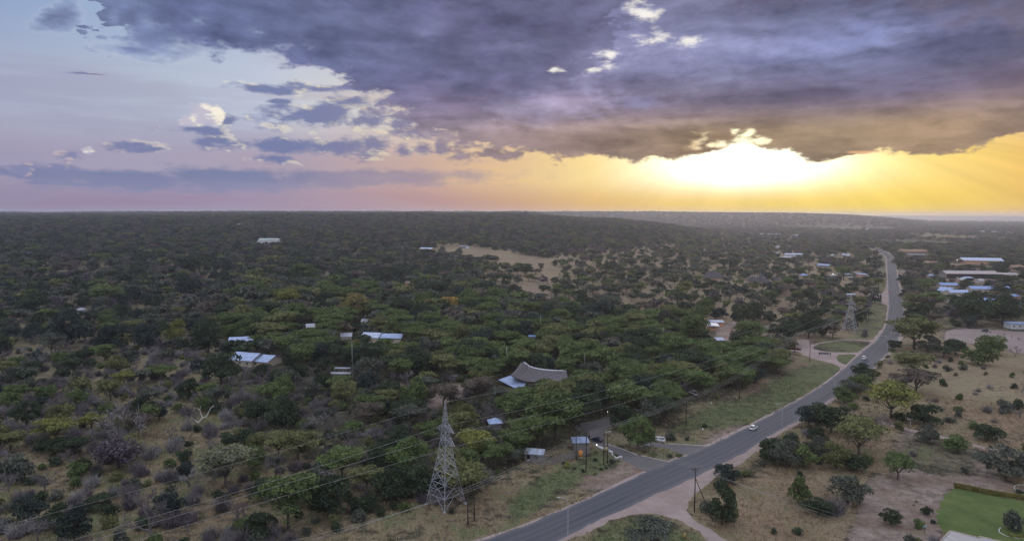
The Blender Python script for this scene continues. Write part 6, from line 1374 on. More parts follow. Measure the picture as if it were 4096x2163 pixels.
H(c4, 'B', 1795, 1330, 60, 'yellow-green', .8, 'bright yellow green shrub in the round lawn bed, right one')
H(c4, 'B', 1790, 1015, 80, 'dark green', .6, 'dark planting inside the stone edged bed at the right edge')
H(c3, 'T', 900, 700, 275, 'bright green', 1.2, 'dense bright green round garden tree behind the white board')
H(c3, 'T', 1860, 800, 230, 'dark green', 1.0, 'dark green tree on the right shoulder opposite the white hatchback')
H(c3, 'T', 1500, 1235, 250, 'dark green', 1.55, 'tall bushy green tree beside the strutted pole at the track junction')
H(c3, 'B', 1560, 1205, 180, 'olive', 1.3, 'olive tall grass clump at the foot of the bushy tree by the junction')
H(c3, 'B', 1380, 1140, 150, 'grey-green', 1.0, 'grey green low growth between the strutted pole and the bushy tree')
H(c3, 'A', 310, 640, 430, 'green', 1.25, 'broad green acacia overhanging the guard hut, in front of the thatched roof')
H(c3, 'A', 20, 735, 270, 'green', 1.15, 'green acacia left of the guard hut')
H(c3, 'A', 480, 545, 330, 'dark green', 1.2, 'dark green acacia shading the driveway mouth')
H(c3, 'T', 780, 560, 240, 'dark green', 1.1, 'dark tree behind the bright green garden tree')
H(c3, 'A', 980, 470, 260, 'green', 1.2, 'green acacia left of the crossarm pole on the verge')
H(c3, 'T', 500, 655, 110, 'grey-green', .9, 'small loose tree behind the metal shed roof at the gate')
H(c3, 'B', 1130, 640, 110, 'grey-green', .8, 'grey green shrub row behind the white trough planter')
H(c3, 'B', 1250, 635, 60, 'grey-green', .8, 'small grey shrub right of the white trough planter')
H(c3, 'B', 1370, 545, 60, 'dark green', .7, 'low dark tuft beside the squat white marker post')
for i, (x, y, w, c, l) in enumerate([(1010, 745, 60, 'green', 'third from the tip'), (1120, 760, 70, 'grey-green', 'middle one at the tip'), (1190, 752, 60, 'green', 'nearest the road'), (750, 668, 26, 'yellow-green', 'clipped round, at the far end'), (852, 712, 24, 'yellow-green', 'clipped round, second'), (1025, 698, 26, 'yellow-green', 'clipped round, behind the board'), (1076, 712, 26, 'yellow-green', 'clipped round, right of the board'), (960, 722, 60, 'olive', 'ochre leaved by the stones')]):
    H(c3, 'B', x, y, w, c, .7, 'shrub on the planted island by the forecourt, ' + l)
for i, (x, y, w, c, l) in enumerate([(900, 570, 170, 'yellow-green', 'bright olive shrub below the pole fence'), (1600, 500, 130, 'blue-green', 'bluish shrub at the foot of the transformer poles'), (1500, 590, 80, 'dark green', 'dark tuft left of the transformer pole foot'), (1420, 610, 80, 'dark green', 'dark tuft farther left below the transformer'), (1330, 470, 110, 'dark green', 'dark low shrub between the orange cabinet and garden wall'), (1350, 350, 80, 'dark green', 'dark cactus like shrub by the lit globe lamp'), (1650, 410, 130, 'green', 'green shrub spilling over the raised bed by the driveway'), (1690, 480, 60, 'dark green', 'dark shrub at the end of the raised bed'), (1140, 640, 100, 'dark green', 'dark shrub at the foot of the tall crossarm pole'), (1010, 600, 70, 'dark green', 'dark shrub right of the bright olive shrub'), (1320, 690, 90, 'green', 'low green shrub on bare soil near the crossarm pole foot'), (830, 520, 90, 'grey-green', 'grey green shrub close under the pole fence')]):
    H(z5, 'B', x, y, w, c, .8, l)
H(c6, 'A', 1368, 1345, 500, 'olive', .9, 'great spreading acacia leaning over the bend of the main road')
H(c6, 'T', 1500, 1370, 260, 'grey-green', .8, 'grey green tree under the right side of the great roadside acacia')
H(c6, 'T', 508, 1225, 150, 'dark green', 1.35, 'narrow dark tree with bare foot left of the far pylon')
H(c6, 'T', 376, 1245, 260, 'dark green', 1.3, 'tall dark tree with long trunk above the red pen')
H(c6, 'A', 200, 1300, 300, 'dark green', 1.0, 'dark acacia left of the red pen')
H(c6, 'T', 840, 1110, 150, 'dark green', 1.2, 'dark tree immediately right of the far pylon')
H(c6, 'B', 905, 1235, 90, 'grey', 1.6, 'grey wispy bush in the verge right of the far pylon')
H(c6, 'T', 300, 885, 140, 'olive', 1.0, 'olive tree left of the two in front of the far pylon roofs')
H(c6, 'T', 400, 890, 160, 'dark green', 1.0, 'dark tree right of the olive one near the far pylon roofs')
H(c6, 'G', 600, 905, 180, 'purple-grey', 1.1, 'reddish grey bare tree between the savanna trees and the far pylon')
H(c6, 'G', 670, 930, 150, 'grey', 1.1, 'pale grey bare tree close left of the far pylon')
H(c6, 'A', 190, 780, 160, 'green', 1.0, 'green umbrella acacia with visible trunk left of the far road')
H(c6, 'A', 708, 700, 190, 'green', 1.0, 'umbrella acacia in front of the shack row')
H(c6, 'T', 1370, 880, 130, 'dark green', 1.1, 'dark tree on the right shoulder across from the reddish car')
H(c6, 'A', 1500, 790, 270, 'green', .6, 'wide green acacia left of the blue school roofs')
H(c6, 'A', 1560, 960, 310, 'green', .7, 'wide green acacia in front of the cream walled house')
H(c6, 'T', 1900, 1010, 280, 'dark green', .95, 'tall dark tree right in front of the lowest blue roof')
H(c6, 'A', 2165, 880, 220, 'dark green', .88, 'umbrella acacia with thick trunk before the long blue roof')
H(c6, 'T', 1850, 790, 150, 'dark green', .9, 'round dark tree between the two blue school roofs')
H(c6, 'A', 1310, 640, 130, 'dark green', .8, 'dark flat acacia beside the stepped brick walls')
H(c6, 'T', 1415, 575, 90, 'dark green', 1.2, 'round dark tree just left of the stepped brick walls')
H(c6, 'T', 1610, 640, 150, 'green', .85, 'bright green tree in front of the tan workshop shed left end')
H(c6, 'A', 2190, 740, 200, 'dark green', .7, 'acacia at the right end of the vehicle yard')
H(c6, 'T', 1760, 655, 170, 'dark green', .58, 'dark tree hiding the left part of the tan workshop roof')
H(c6, 'T', 1930, 1120, 360, 'dark green', 1.1, 'dark tree row above the sports ground, middle')
H(c6, 'T', 2200, 1110, 340, 'dark green', 1.1, 'dark tree row above the sports ground, right')
H(c6, 'T', 1760, 1400, 250, 'dark green', .9, 'dark tree at the lower left corner of the sports ground')
H(c6, 'T', 2080, 1400, 330, 'green', .8, 'broad green tree below the sports ground near the right edge')
H(c2, 'A', 300, 775, 290, 'olive', 1.05, 'olive umbrella acacia with visible fork left of the pylon lines')
H(c2, 'A', 1100, 935, 345, 'bright green', 1.35, 'bright green rounded acacia immediately left of the lattice pylon')
H(c2, 'A', 1475, 650, 280, 'olive', 1.2, 'pale olive acacia right behind the pylon top arms')
H(c2, 'A', 1225, 660, 230, 'green', 1.0, 'green acacia left behind the pylon upper arms')
H(c2, 'A', 1500, 860, 240, 'green', 1.1, 'green acacia directly right of the pylon middle')
H(c2, 'A', 1700, 840, 280, 'green', 1.1, 'broad green acacia second right of the pylon middle')
H(c2, 'A', 230, 1270, 480, 'green', 1.3, 'big green acacia at the lower left crossed by the power lines')
H(c2, 'T', 30, 1340, 250, 'dark green', 1.1, 'dark green tree at the bottom left of the big crossed acacia')
H(c2, 'A', 790, 1000, 250, 'olive', 1.1, 'small olive acacia with brown underside below the three power lines')
H(c2, 'T', 960, 1070, 320, 'dark green', .95, 'dark green leafy tree at the bush edge left of the pylon feet')
H(c2, 'T', 1130, 1020, 300, 'dark green', 1.0, 'dark tree just behind the left pylon foot')
H(c2, 'B', 810, 1135, 200, 'dark green', 1.2, 'dark round bush at the edge of the dry grass left of the pylon')
H(c2, 'T', 690, 600, 190, 'bright green', .7, 'bright green low tree right of the dry clearing with the power lines')
H(c2, 'T', 565, 740, 130, 'dark green', .9, 'small dark tree in the grey brush under the power lines')
H(c2, 'G', 862, 370, 130, 'grey', 1.0, 'round grey leafless tree by the sandy lodge yard')
H(c2, 'T', 1120, 400, 240, 'green', 1.2, 'dense green acacia between the two sandy lodge yards')
H(c2, 'T', 810, 250, 260, 'grey-green', 1.1, 'grey green dome shaped tree right of the thin pale mast')
H(c2, 'T', 45, 165, 135, 'dark green', .75, 'dark low tree in front of the right blue roofed house')
H(c2, 'B', 1395, 1160, 60, 'dark green', 1.0, 'low dark bush at the foot of the thick pole brace')
H(c2, 'B', 570, 1290, 110, 'dark green', 1.2, 'dark bush alone in the dry grass near the bottom left')
H(c2, 'S', 125, 1330, 110, 'pale grey', 1.5, 'pale grey wispy shrub at the bottom left')
H(c2, 'B', 1520, 960, 120, 'bright green', 1.0, 'bright green bush right of the pylon feet at the bush edge')
H(c1, 'G', 865, 700, 400, 'pale grey', 1.35, 'large pale grey bare tree rising from a dark thicket')
H(c1, 'T', 850, 835, 400, 'purple-grey', .8, 'wide dark grey purple thicket under the pale bare tree')
H(c1, 'A', 400, 655, 310, 'yellow-green', .9, 'yellow green acacia left of the pale bare tree')
H(c1, 'A', 650, 560, 200, 'yellow-green', .9, 'small yellow green acacia touching the pale bare tree top')
H(c1, 'A', 1605, 975, 390, 'pale green', 1.2, 'pale olive acacia with bare stems near the thin upper power line')
H(c1, 'B', 150, 925, 260, 'grey-green', 1.3, 'large grey green bush in dry grass at the far left')
H(c1, 'B', 300, 1070, 130, 'dark green', 1.0, 'dark bush below the large grey green bush')
H(c1, 'B', 405, 1060, 130, 'grey-green', 1.1, 'grey bush right of the dark bush in the dry grass')
H(c1, 'B', 960, 985, 140, 'grey-green', 1.1, 'grey green bush in the dry grass under the upper power line')
H(c1, 'B', 1330, 780, 150, 'dark green', 1.1, 'dark round bush left of the pale olive acacia')
H(c1, 'B', 1205, 830, 120, 'green', .9, 'green low bush beside the dark round bush')
H(c1, 'B', 405, 815, 120, 'dark green', .9, 'dark bush in the dry grass left of the purple thicket')
H(c1, 'B', 600, 850, 170, 'dark green', 1.1, 'dark green bush at the left foot of the purple thicket')
H(c1, 'B', 1405, 580, 90, 'dark green', 1.2, 'small dark bush under the bleached dead tree')
H(c1, 'B', 1270, 650, 100, 'grey-green', .8, 'grey green low bush right of the tan clearing')
H(c1, 'T', 1670, 700, 230, 'dark green', .8, 'dark green tree right of the tan clearing')
H(c1, 'B', 1270, 440, 110, 'green', 1.1, 'green bush above the bleached dead tree')
H(c1, 'T', 700, 1120, 240, 'dark green', .55, 'dark green thicket near the bottom left, second')
H(c1, 'G', 1080, 1320, 400, 'grey', 1.35, 'large grey leafless tree at the bottom crossed by three power lines')
H(c1, 'T', 1580, 240, 320, 'dark green', 1.05, 'dense dark tree in front of the blue roofed houses')
H(c1, 'G', 420, 470, 230, 'purple-grey', 1.25, 'purple grey bare tree above the yellow green acacia')
H(c1, 'G', 760, 330, 150, 'grey', 1.3, 'upright grey bare tree at left middle')
H(c1, 'T', 1760, 1330, 240, 'green', .9, 'leafy green tree at the bottom under the power lines')
H(c1, 'B', 560, 300, 230, 'olive', 1.0, 'olive low bush mass at left middle')
H(c1, 'A', 880, 250, 200, 'yellow-green', .8, 'yellowish flat acacia at left middle by the open patch')
H(c1, 'A', 1160, 210, 200, 'green', .8, 'green flat acacia below the blue roofed houses thicket')
H(cL, 'T', 1765, 865, 250, 'blue-green', 1.15, 'round dark blue green tree in the pale grassy gap, left middle')
H(cL, 'T', 2110, 765, 195, 'blue-green', 1.1, 'smaller round dark tree right of the round dark one')
H(cL, 'T', 1800, 655, 270, 'dark green', 1.1, 'broad dark tree above the round dark one')
H(cL, 'T', 620, 1330, 440, 'blue-green', 1.15, 'largest of three dark rounded trees at the far left')
H(cL, 'T', 1035, 1385, 330, 'blue-green', 1.15, 'middle of three dark rounded trees at the far left')
H(cL, 'T', 1375, 1365, 290, 'blue-green', 1.3, 'rightmost of three dark rounded trees beside the yellow green tree')
H(cL, 'T', 1640, 1290, 260, 'yellow-green', 1.25, 'yellow green tree with open crown right of three dark rounded trees')
H(cL, 'T', 1950, 1400, 380, 'dark green', 1.2, 'big dark tree left of the rusty silver roof')
H(cL, 'T', 350, 1030, 270, 'dark green', 1.1, 'dark tree left of the small white hut')
H(cL, 'A', 1000, 930, 320, 'green', .9, 'green acacia right of the small white hut')
H(cM, 'T', 1815, 1000, 215, 'orange-yellow', 1.05, 'orange yellow autumn tree standing above the green acacias')
H(cM, 'T', 925, 1090, 300, 'ochre', 1.25, 'ochre leaved large tree among green acacias')
H(cM, 'T', 290, 1005, 290, 'yellow-green', 1.1, 'broad yellow green tree left of the ochre one')
H(cM, 'T', 1410, 945, 175, 'blue-green', 1.25, 'leaning blackish green tree between ochre and orange trees')
H(cM, 'T', 1830, 1130, 165, 'blue-green', 1.3, 'blackish green tree right below the orange yellow tree')
H(cM, 'A', 450, 745, 280, 'green', 1.1, 'umbrella acacia left of the pair of dark trees on open grass')
H(cM, 'T', 1208, 740, 155, 'dark green', 1.3, 'dark tree with bare trunk, left of the pair on open grass')
H(cM, 'T', 1350, 720, 170, 'dark green', 1.2, 'dark tree, right of the pair on open grass')
H(cM, 'T', 220, 760, 160, 'blue-green', 1.1, 'blackish round tree beside the pale grassy gap')
H(cM, 'T', 1905, 470, 85, 'grey-green', 1.2, 'lone grey green tree on the dry grass clearing below the orange house')
H(cM, 'B', 1840, 465, 60, 'dark green', 1.0, 'small dark bush left of the lone tree on the clearing')
H(cM, 'B', 2230, 555, 30, 'dark green', 1.8, 'narrow dark sapling on the dry grass clearing')
H(c5, 'T', 268, 605, 70, 'grey-green', 1.4, 'small grey tree at the right end of the dry clearing')
H(c5, 'T', 400, 575, 75, 'dark green', 1.2, 'dark small tree at the right end of the dry clearing')
H(c5, 'A', 125, 670, 170, 'dark green', 1.1, 'dark umbrella tree on the edge of the reddish soil patch')
H(c5, 'T', 672, 1005, 180, 'dark green', 1.45, 'tall tree with long forked trunk in the savanna')
H(c5, 'A', 930, 1035, 260, 'grey-green', 1.1, 'wide pale acacia with branching trunk in the savanna')
H(c5, 'T', 1465, 1110, 190, 'olive', 1.5, 'tall olive tree in front of the pale savanna clearing')
H(c5, 'T', 1780, 1080, 260, 'green', 1.2, 'dense green tree left of the orange house')
H(c5, 'A', 1700, 1330, 300, 'green', 1.6, 'tall acacia with bare legs below the orange house')
H(c5, 'T', 830, 1130, 320, 'blue-green', 1.1, 'blackish green trees edge in front of the savanna clearing')
H(c5, 'T', 2130, 1120, 200, 'dark green', 1.2, 'dark tree left of two above the sandy yard')
H(c5, 'T', 2260, 1110, 230, 'dark green', 1.3, 'dark tree right of two above the sandy yard')
H(c5, 'A', 2230, 1340, 330, 'green', 1.2, 'green acacia overhanging the lower sandy yard')
# ------------------------------------------------------------------ scatter
rng = np.random.default_rng(20)
CELL = 8.0; GRID = {}
PL = []     # kind, x, y, z, radius(m), hf, colour, label
def free(x, y, r, k):
    cx, cy = int(x // CELL), int(y // CELL)
    for i in range(cx - 2, cx + 3):
        for j in range(cy - 2, cy + 3):
            for (a, b, c) in GRID.get((i, j), ()):
                if (a - x) ** 2 + (b - y) ** 2 < (k * (c + r)) ** 2: return False
    return True
def occupy(x, y, r): GRID.setdefault((int(x // CELL), int(y // CELL)), []).append((x, y, r))
HR = {'A': 1.2, 'T': 1.33, 'B': 1.15, 'G': 1.55, 'S': 1.45}
for (K, u, v, w, colr, hf, label) in HERO:
    if colr in ('orange-yellow', 'ochre', 'yellow-green') or 'umbrella' in label or 'dark' in label and w > 15: keep_rect(u - w * .36, v - w / 2 * HR[K] * hf * .95, u + w * .36, v - w / 2 * HR[K] * hf * .45, hit(u, v).length * .985)
    p = hit(u, v); R = w * mpp(p) / 2; PL.append((K, p.x, p.y, p.z, R * (1.1 if K in 'AT' and u > 760 and v > 400 else 1), hf, colr, label)); occupy(p.x, p.y, R * .8)
COLW = {'A': [('green', .34), ('olive', .26), ('grey-green', .18), ('dark green', .12), ('yellow-green', .04), ('brownish', .06)], 'T': [('dark green', .42), ('green', .18), ('grey-green', .18), ('blue-green', .16), ('olive', .06)],
        'B': [('dark green', .36), ('green', .24), ('grey-green', .22), ('olive', .18)], 'G': [('grey', .5), ('purple-grey', .35), ('pale grey', .15)], 'S': [('grey', .45), ('pale grey', .3), ('purple-grey', .25)]}
def pick(K):
    t = rng.random(); s_ = 0
    for n_, w in COLW[K]:
        s_ += w
        if t < s_: return n_
    return COLW[K][0][0]
RADR = {'A': (4.0, 6.8), 'T': (3.2, 5.8), 'B': (1.3, 2.8), 'G': (2.2, 4.0), 'S': (1.1, 2.1)}; HR = {'A': 1.2, 'T': 1.33, 'B': 1.15, 'G': 1.55, 'S': 1.45}; ORD = 'ATBGS'
KY0 = 160
def blocked(x, y, z, r, h):
    w = y * cp - (z - CAM_H) * sp
    if w < 60: return True
    u0, v0, _ = proj(x, y, z + h * .95); u1, v1, _ = proj(x, y, z); rp = r * FPX / w * .85
    a, b = int(u0 - rp) + 160, int(u0 + rp) + 161; c, d = int(v0), int(v1) + 1
    if b <= 0 or a >= KEEP.shape[1] or d <= 0 or c >= KEEP.shape[0]: return False
    blk = KEEP[max(c, 0):d, max(a, 0):b]; return blk.size > 0 and float(blk.max()) > math.hypot(x, y) + 2
def foot(x, y, r):
    for (fx, fy, a, b) in FOOT:
        if abs(x - fx) < a + r * .6 and abs(y - fy) < a + r * .6: return True
    return False
noise_ph = rng.uniform(0, 10, 8)
def patch(x, y): return .5 + .25 * math.sin(x / 23 + noise_ph[0] + 1.6 * math.sin(y / 31 + noise_ph[1])) + .25 * math.sin(y / 19 + noise_ph[2] + 1.4 * math.sin(x / 27 + noise_ph[3]))
def throw(n, r0, r1, small, scale=1.0):
    rr = np.sqrt(rng.uniform(r0 * r0, r1 * r1, n)); az = np.radians(rng.uniform(-41.5, 41.5, n)); X = rr * np.sin(az); Y = rr * np.cos(az); Z = terrain(X, Y)
    q = np.stack([X, Y, Z - CAM_H], 1); w = q @ FWD; U = 512 + FPX * (q @ RGT) / w; V = 270 - FPX * (q @ UPV) / w
    Cv = lookup(COVER, U, np.minimum(V, 639), .7); Mx = lookup(MIX, U, np.minimum(V, 639), 2)
    for x, y, z, u, v, c, mxi in zip(X, Y, Z, U, V, Cv, Mx):
        if c <= 0.001: continue
        pt = patch(x, y); ceff = c if c > .93 else min(1, c * (.45 + 1.2 * pt)) if c > .3 else c * (2 * pt)
        if rng.random() > ceff * (1.0 if c > .9 else .9): continue
        mw = MIXES[int(mxi)]; t = rng.random(); s_ = 0; K = 'B'
        for k_, ww in zip(ORD, mw):
            s_ += ww
            if t < s_: K = k_; break
        if small and K in 'AT': continue
        if not small and K in 'BS' and rng.random() < .5: continue
        lo, hi = RADR[K]; r = rng.uniform(lo, hi) * scale * (1.38 if mxi == 3 and K in 'AT' else 1.25 if mxi == 2 and K in 'GS' else 1.15 if mxi in (1, 7) else 1.0)
        if not free(x, y, r, .58 if c > .88 else .68 if c > .7 else .85): continue
        hf = rng.uniform(.85, 1.2) * (1.05 if mxi == 3 else 1.0); h = r * HR[K] * hf
        if blocked(x, y, z, r, h) or foot(x, y, r): continue
        colr = pick(K)
        if mxi in (0, 1) and K in 'AT' and rng.random() < .5: colr = ('grey-green', 'dark green', 'blue-green')[rng.integers(3)]
        if mxi == 3 and K == 'A': colr = ('green', 'olive', 'green', 'green', 'dark green')[rng.integers(5)]
        occupy(x, y, r * (.9 if K in 'AT' else 1)); PL.append((K, x, y, z, r, hf, colr, None))
throw(10000, 120, 420, False); throw(22000, 120, 420, True)
throw(16000, 420, 900, False, 1.15); throw(9000, 420, 900, True, 1.2)
CELL_far = GRID; 
throw(22000, 900, 1700, False, 1.35); throw(6000, 900, 1700, True, 1.5)
print('placed', len(PL), {k: sum(1 for p in PL if p[0] == k) for k in ORD})
# far woods: a jittered lattice that opens out with distance
def far_pts():
    out = []; r = 1700.0
    while r < 8300:
        s_ = 14.5 * (r / 1700.0) ** 1.0; n = int(math.radians(84) * r / s_); az = np.radians(-42) + (np.arange(n) + rng.uniform(-.45, .45, n)) * math.radians(84) / n; rr = r + rng.uniform(-.45, .45, n) * s_
        X = rr * np.sin(az); Y = rr * np.cos(az); Z = terrain(X, Y); q = np.stack([X, Y, Z - CAM_H], 1); w = q @ FWD; U = 512 + FPX * (q @ RGT) / w; V = 270 - FPX * (q @ UPV) / w
        c = lookup(COVER, U, V, .9); k = rng.random(n) < c * 1.05; k &= rng.random(n) < .93
        sc = np.sqrt(s_ / 14.5) * 1.0
        out.append(np.stack([X[k], Y[k], Z[k], np.full(k.sum(), sc)], 1)); r += s_ * .95
    return np.concatenate(out)
FARP_ = far_pts(); print('far', len(FARP_))
# ------------------------------------------------------------------ individuals: the ones that show largest of each kind
KN = {'A': ('acacia_tree', 'tree'), 'T': ('broadleaf_tree', 'tree'), 'B': ('bush', 'bush'), 'G': ('bare_tree', 'tree'), 'S': ('grey_shrub', 'shrub')}
LM = [('the lattice pylon', 443, 480), ('the guard hut', 533, 455), ('the pole fence', 562, 455), ('the large thatched roof', 540, 374), ('the blue roofed houses', 248, 358), ('the rusty silver roof', 241, 339), ('the pale carport roofs', 340, 372), ('the row of lodge roofs', 375, 337), ('the ochre tree', 354, 308),
      ('the orange yellow tree', 450, 306), ('the yellow green tree', 174, 328), ('the small white hut', 78, 311), ('the bleached dead tree', 198, 415), ('the pale bare tree', 121, 435), ('the sandy lodge yard', 450, 393), ('the small silver roof', 496, 424), ('the round green garden tree', 638, 435),
      ('the transformer poles', 606, 450), ('the dark crossarm pole', 686, 415), ('the grey parking area', 728, 369), ('the orange house', 716, 325), ('the sandy yard', 745, 335), ('the dark thatched hall', 717, 274), ('the white capped thatched huts', 762, 279), ('the far pylon', 849, 315),
      ('the shack row', 855, 273), ('the long white building', 794, 254), ('the mown grass oval', 845, 345), ('the great roadside acacia', 905, 335), ('the hill clearing', 500, 255), ('the house on the hill clearing', 426, 248), ('the pale green roof', 268, 238), ('the umbrella acacia by the road', 891, 405), ('the gravel track', 930, 430),
      ('the bare yard', 880, 490), ('the green lawn', 985, 510), ('the strutted pole', 697, 490), ('the sports ground', 990, 340), ('the cream walled house', 959, 291), ('the long blue roof', 991, 287), ('the workshop shed', 972, 271), ('the white gabled shed', 983, 258), ('the roofless orange building', 914, 248),
      ('the reddish soil patch', 535, 292), ('the bush edge by the dry grass', 330, 520), ('the lower left corner', 20, 530), ('the tan grass clearing', 185, 445), ('the far left field edge', 10, 365), ('the wooded ridge', 620, 228), ('the thick pole brace', 455, 515), ('the tall savanna tree', 583, 310),
      ('the three dark rounded trees', 110, 340), ('the round dark tree', 188, 292), ('the big crossed acacia', 290, 505), ('the pair of dark trees', 390, 280)]
ORDW = ['nearest', 'second', 'third', 'fourth', 'fifth', 'sixth', 'seventh', 'eighth', 'ninth', 'tenth', 'eleventh', 'twelfth', 'thirteenth', 'fourteenth', 'fifteenth', 'sixteenth', 'seventeenth', 'eighteenth', 'nineteenth', 'twentieth']
SHAPE = {'A': 'flat topped acacia', 'T': 'round leafy tree', 'B': 'bush', 'G': 'leafless tree', 'S': 'wispy twig shrub'}
info = []
for i, (K, x, y, z, r, hf, colr, lab) in enumerate(PL):
    u, v, w = proj(x, y, z + r * .7); info.append((r * FPX / w, u, v))
chosen = set()
for K in ORD:
    idx = [i for i, p in enumerate(PL) if p[0] == K and -5 < info[i][1] < 1029 and info[i][2] < 548]; idx.sort(key=lambda i: (PL[i][7] is None, -info[i][0])); chosen |= set(idx[:292])
buckets = {}
for i in chosen:
    if PL[i][7]: continue
    s_, u, v = info[i]; K = PL[i][0]; best = min(LM, key=lambda l: math.hypot(l[1] - u, (l[2] - v) * 1.4)); du, dv = u - best[1], (v - best[2]) * 1.4
    rel = ('right of' if du > 0 else 'left of') if abs(du) > abs(dv) else ('behind' if dv < 0 else 'in front of')
    buckets.setdefault((K, PL[i][6], best[0], rel), []).append((math.hypot(du, dv), i))
LAB = {}
for (K, colr, lm, rel), L_ in buckets.items():
    L_.sort(); cw = colr.replace('-', ' ')
    for n, (d, i) in enumerate(L_):
        if len(L_) == 1: s_ = '%s %s %s %s' % (cw, SHAPE[K], rel, lm)
        else:
            o_ = ORDW[n] if n < 20 else 'outlying'; s_ = '%s %s, %s one %s %s' % (cw, SHAPE[K], o_, rel, lm)
        LAB[i] = s_
far_mesh = {}
def mid_mesh(K, j):
    if (K, j) not in far_mesh: gg, bark = KIND[K][1][j]; far_mesh[(K, j)] = gg.mesh({'A': 'acacia', 'T': 'broadleaf', 'B': 'bush', 'G': 'bare_tree', 'S': 'shrub'}[K], [M_LEAF, bark])
    return far_mesh[(K, j)]
GROUPN = {'A': 'acacias in the bush', 'T': 'leafy trees in the bush', 'B': 'bushes in the bush', 'G': 'leafless trees in the bush', 'S': 'twiggy shrubs in the bush'}
for i in sorted(chosen):
    K, x, y, z, r, hf, colr, lab = PL[i]; his, mids, R0, H0 = KIND[K]; s_ = r / R0; c = PAL[colr]; k = rng.uniform(.88, 1.14); colv = (c[0] * k, c[1] * k, c[2] * k, 1); nm, cat = KN[K]; rz = rng.uniform(0, 6.28)
    if info[i][0] > 4.0:
        t = thing(nm, lab or LAB[i], cat, (x, y, z), rz, None if lab else GROUPN[K]); t.scale = (s_, s_ * rng.uniform(.9, 1.1), s_ * hf); a, b = his[rng.integers(len(his))]
        cr_o = link('crown', a, t); cr_o.color = colv; link('trunk', b, t)
    else:
        o = link(nm, mid_mesh(K, rng.integers(len(mids))), None, (x, y, z), rz); o.scale = (s_, s_, s_ * hf); o.color = colv; tag(o, lab or LAB[i], cat, None if lab else GROUPN[K])
# ------------------------------------------------------------------ the rest: one object of many per kind, instanced with geometry nodes
MASSPAL = {'A': ['grey-green', 'olive', 'grey-green', 'dark green', 'green', 'dark green', 'grey-green', 'brownish'], 'T': ['dark green', 'blue-green', 'grey-green', 'dark green', 'purple-grey', 'dark green', 'blue-green'], 'B': ['dark green', 'green', 'grey-green', 'olive'], 'G': ['grey', 'purple-grey', 'grey'], 'S': ['grey', 'pale grey', 'purple-grey']}
def mass(name, K, pts, label):
    if not len(pts): return
    lm_ = leaf_mat(name + '_leaf', [PAL[c] for c in MASSPAL[K]], .65, 1.35); his, mids, R0, H0 = KIND[K]; srcs = []
    for gg, bark in mids:
        me = gg.mesh(name + '_source', [lm_, bark]); o = bpy.data.objects.new(name + '_source', me); srcs.append(o)
    me = bpy.data.meshes.new(name); me.vertices.add(len(pts)); P_ = np.array(pts, np.float32); me.vertices.foreach_set('co', P_[:, :3].ravel())
    for an_, dt, arr in (('sc', 'FLOAT_VECTOR', np.stack([P_[:, 3], P_[:, 3], P_[:, 4]], 1)), ('rt', 'FLOAT_VECTOR', np.stack([np.zeros(len(P_)), np.zeros(len(P_)), P_[:, 5]], 1))):
        a = me.attributes.new(an_, dt, 'POINT'); a.data.foreach_set('vector', arr.astype(np.float32).ravel())
    o = link(name, me); tag(o, label, None, None, 'stuff')
    ng = bpy.data.node_groups.new(name, 'GeometryNodeTree'); ng.interface.new_socket('Geometry', in_out='INPUT', socket_type='NodeSocketGeometry'); ng.interface.new_socket('Geometry', in_out='OUTPUT', socket_type='NodeSocketGeometry')
    gi = ng.nodes.new('NodeGroupInput'); go = ng.nodes.new('NodeGroupOutput'); iop = ng.nodes.new('GeometryNodeInstanceOnPoints'); g2i = ng.nodes.new('GeometryNodeGeometryToInstance')
    for s_ in srcs: oi = ng.nodes.new('GeometryNodeObjectInfo'); oi.inputs['Object'].default_value = s_; oi.inputs['As Instance'].default_value = False; ng.links.new(oi.outputs['Geometry'], g2i.inputs[0])
    def na(n_):
        a = ng.nodes.new('GeometryNodeInputNamedAttribute'); a.data_type = 'FLOAT_VECTOR'; a.inputs[0].default_value = n_; return a.outputs[0]
    ng.links.new(gi.outputs[0], iop.inputs['Points']); ng.links.new(g2i.outputs[0], iop.inputs['Instance']); iop.inputs['Pick Instance'].default_value = True
    rv = ng.nodes.new('FunctionNodeRandomValue'); rv.data_type = 'INT'; rv.inputs[4].default_value = 0; rv.inputs[5].default_value = len(srcs) - 1; ng.links.new(rv.outputs[2], iop.inputs['Instance Index'])
    ng.links.new(na('sc'), iop.inputs['Scale']); e2r = ng.nodes.new('FunctionNodeEulerToRotation'); ng.links.new(na('rt'), e2r.inputs[0]); ng.links.new(e2r.outputs[0], iop.inputs['Rotation']); ng.links.new(iop.outputs[0], go.inputs[0])
    md = o.modifiers.new('scatter', 'NODES'); md.node_group = ng; return o
rest = {K: [] for K in ORD}
for i, (K, x, y, z, r, hf, colr, lab) in enumerate(PL):
    if i not in chosen: R0 = KIND[K][2]; rest[K].append((x, y, z, r / R0, r / R0 * hf, rng.uniform(0, 6.28)))
for (x, y, z, s_) in FARP_:
    K = 'A' if rng.random() < .4 else 'T'; q = s_ * rng.uniform(.8, 1.35); rest[K].append((x, y, z, q * 1.45, (q ** .5) * 1.15 * rng.uniform(.8, 1.15), rng.uniform(0, 6.28)))
# a strip of trees just outside the view, so that a step to the side still finds bush
mass('acacia_woodland', 'A', rest['A'], 'flat topped acacia woodland running to the horizon'); mass('broadleaf_woodland', 'T', rest['T'], 'dark leafy woodland running to the horizon')
mass('bush_thicket', 'B', rest['B'], 'green bushes filling the gaps of the woodland'); mass('leafless_woodland', 'G', rest['G'], 'grey leafless trees scattered through the woodland'); mass('shrub_thicket', 'S', rest['S'], 'grey twiggy shrubs through the bushland')
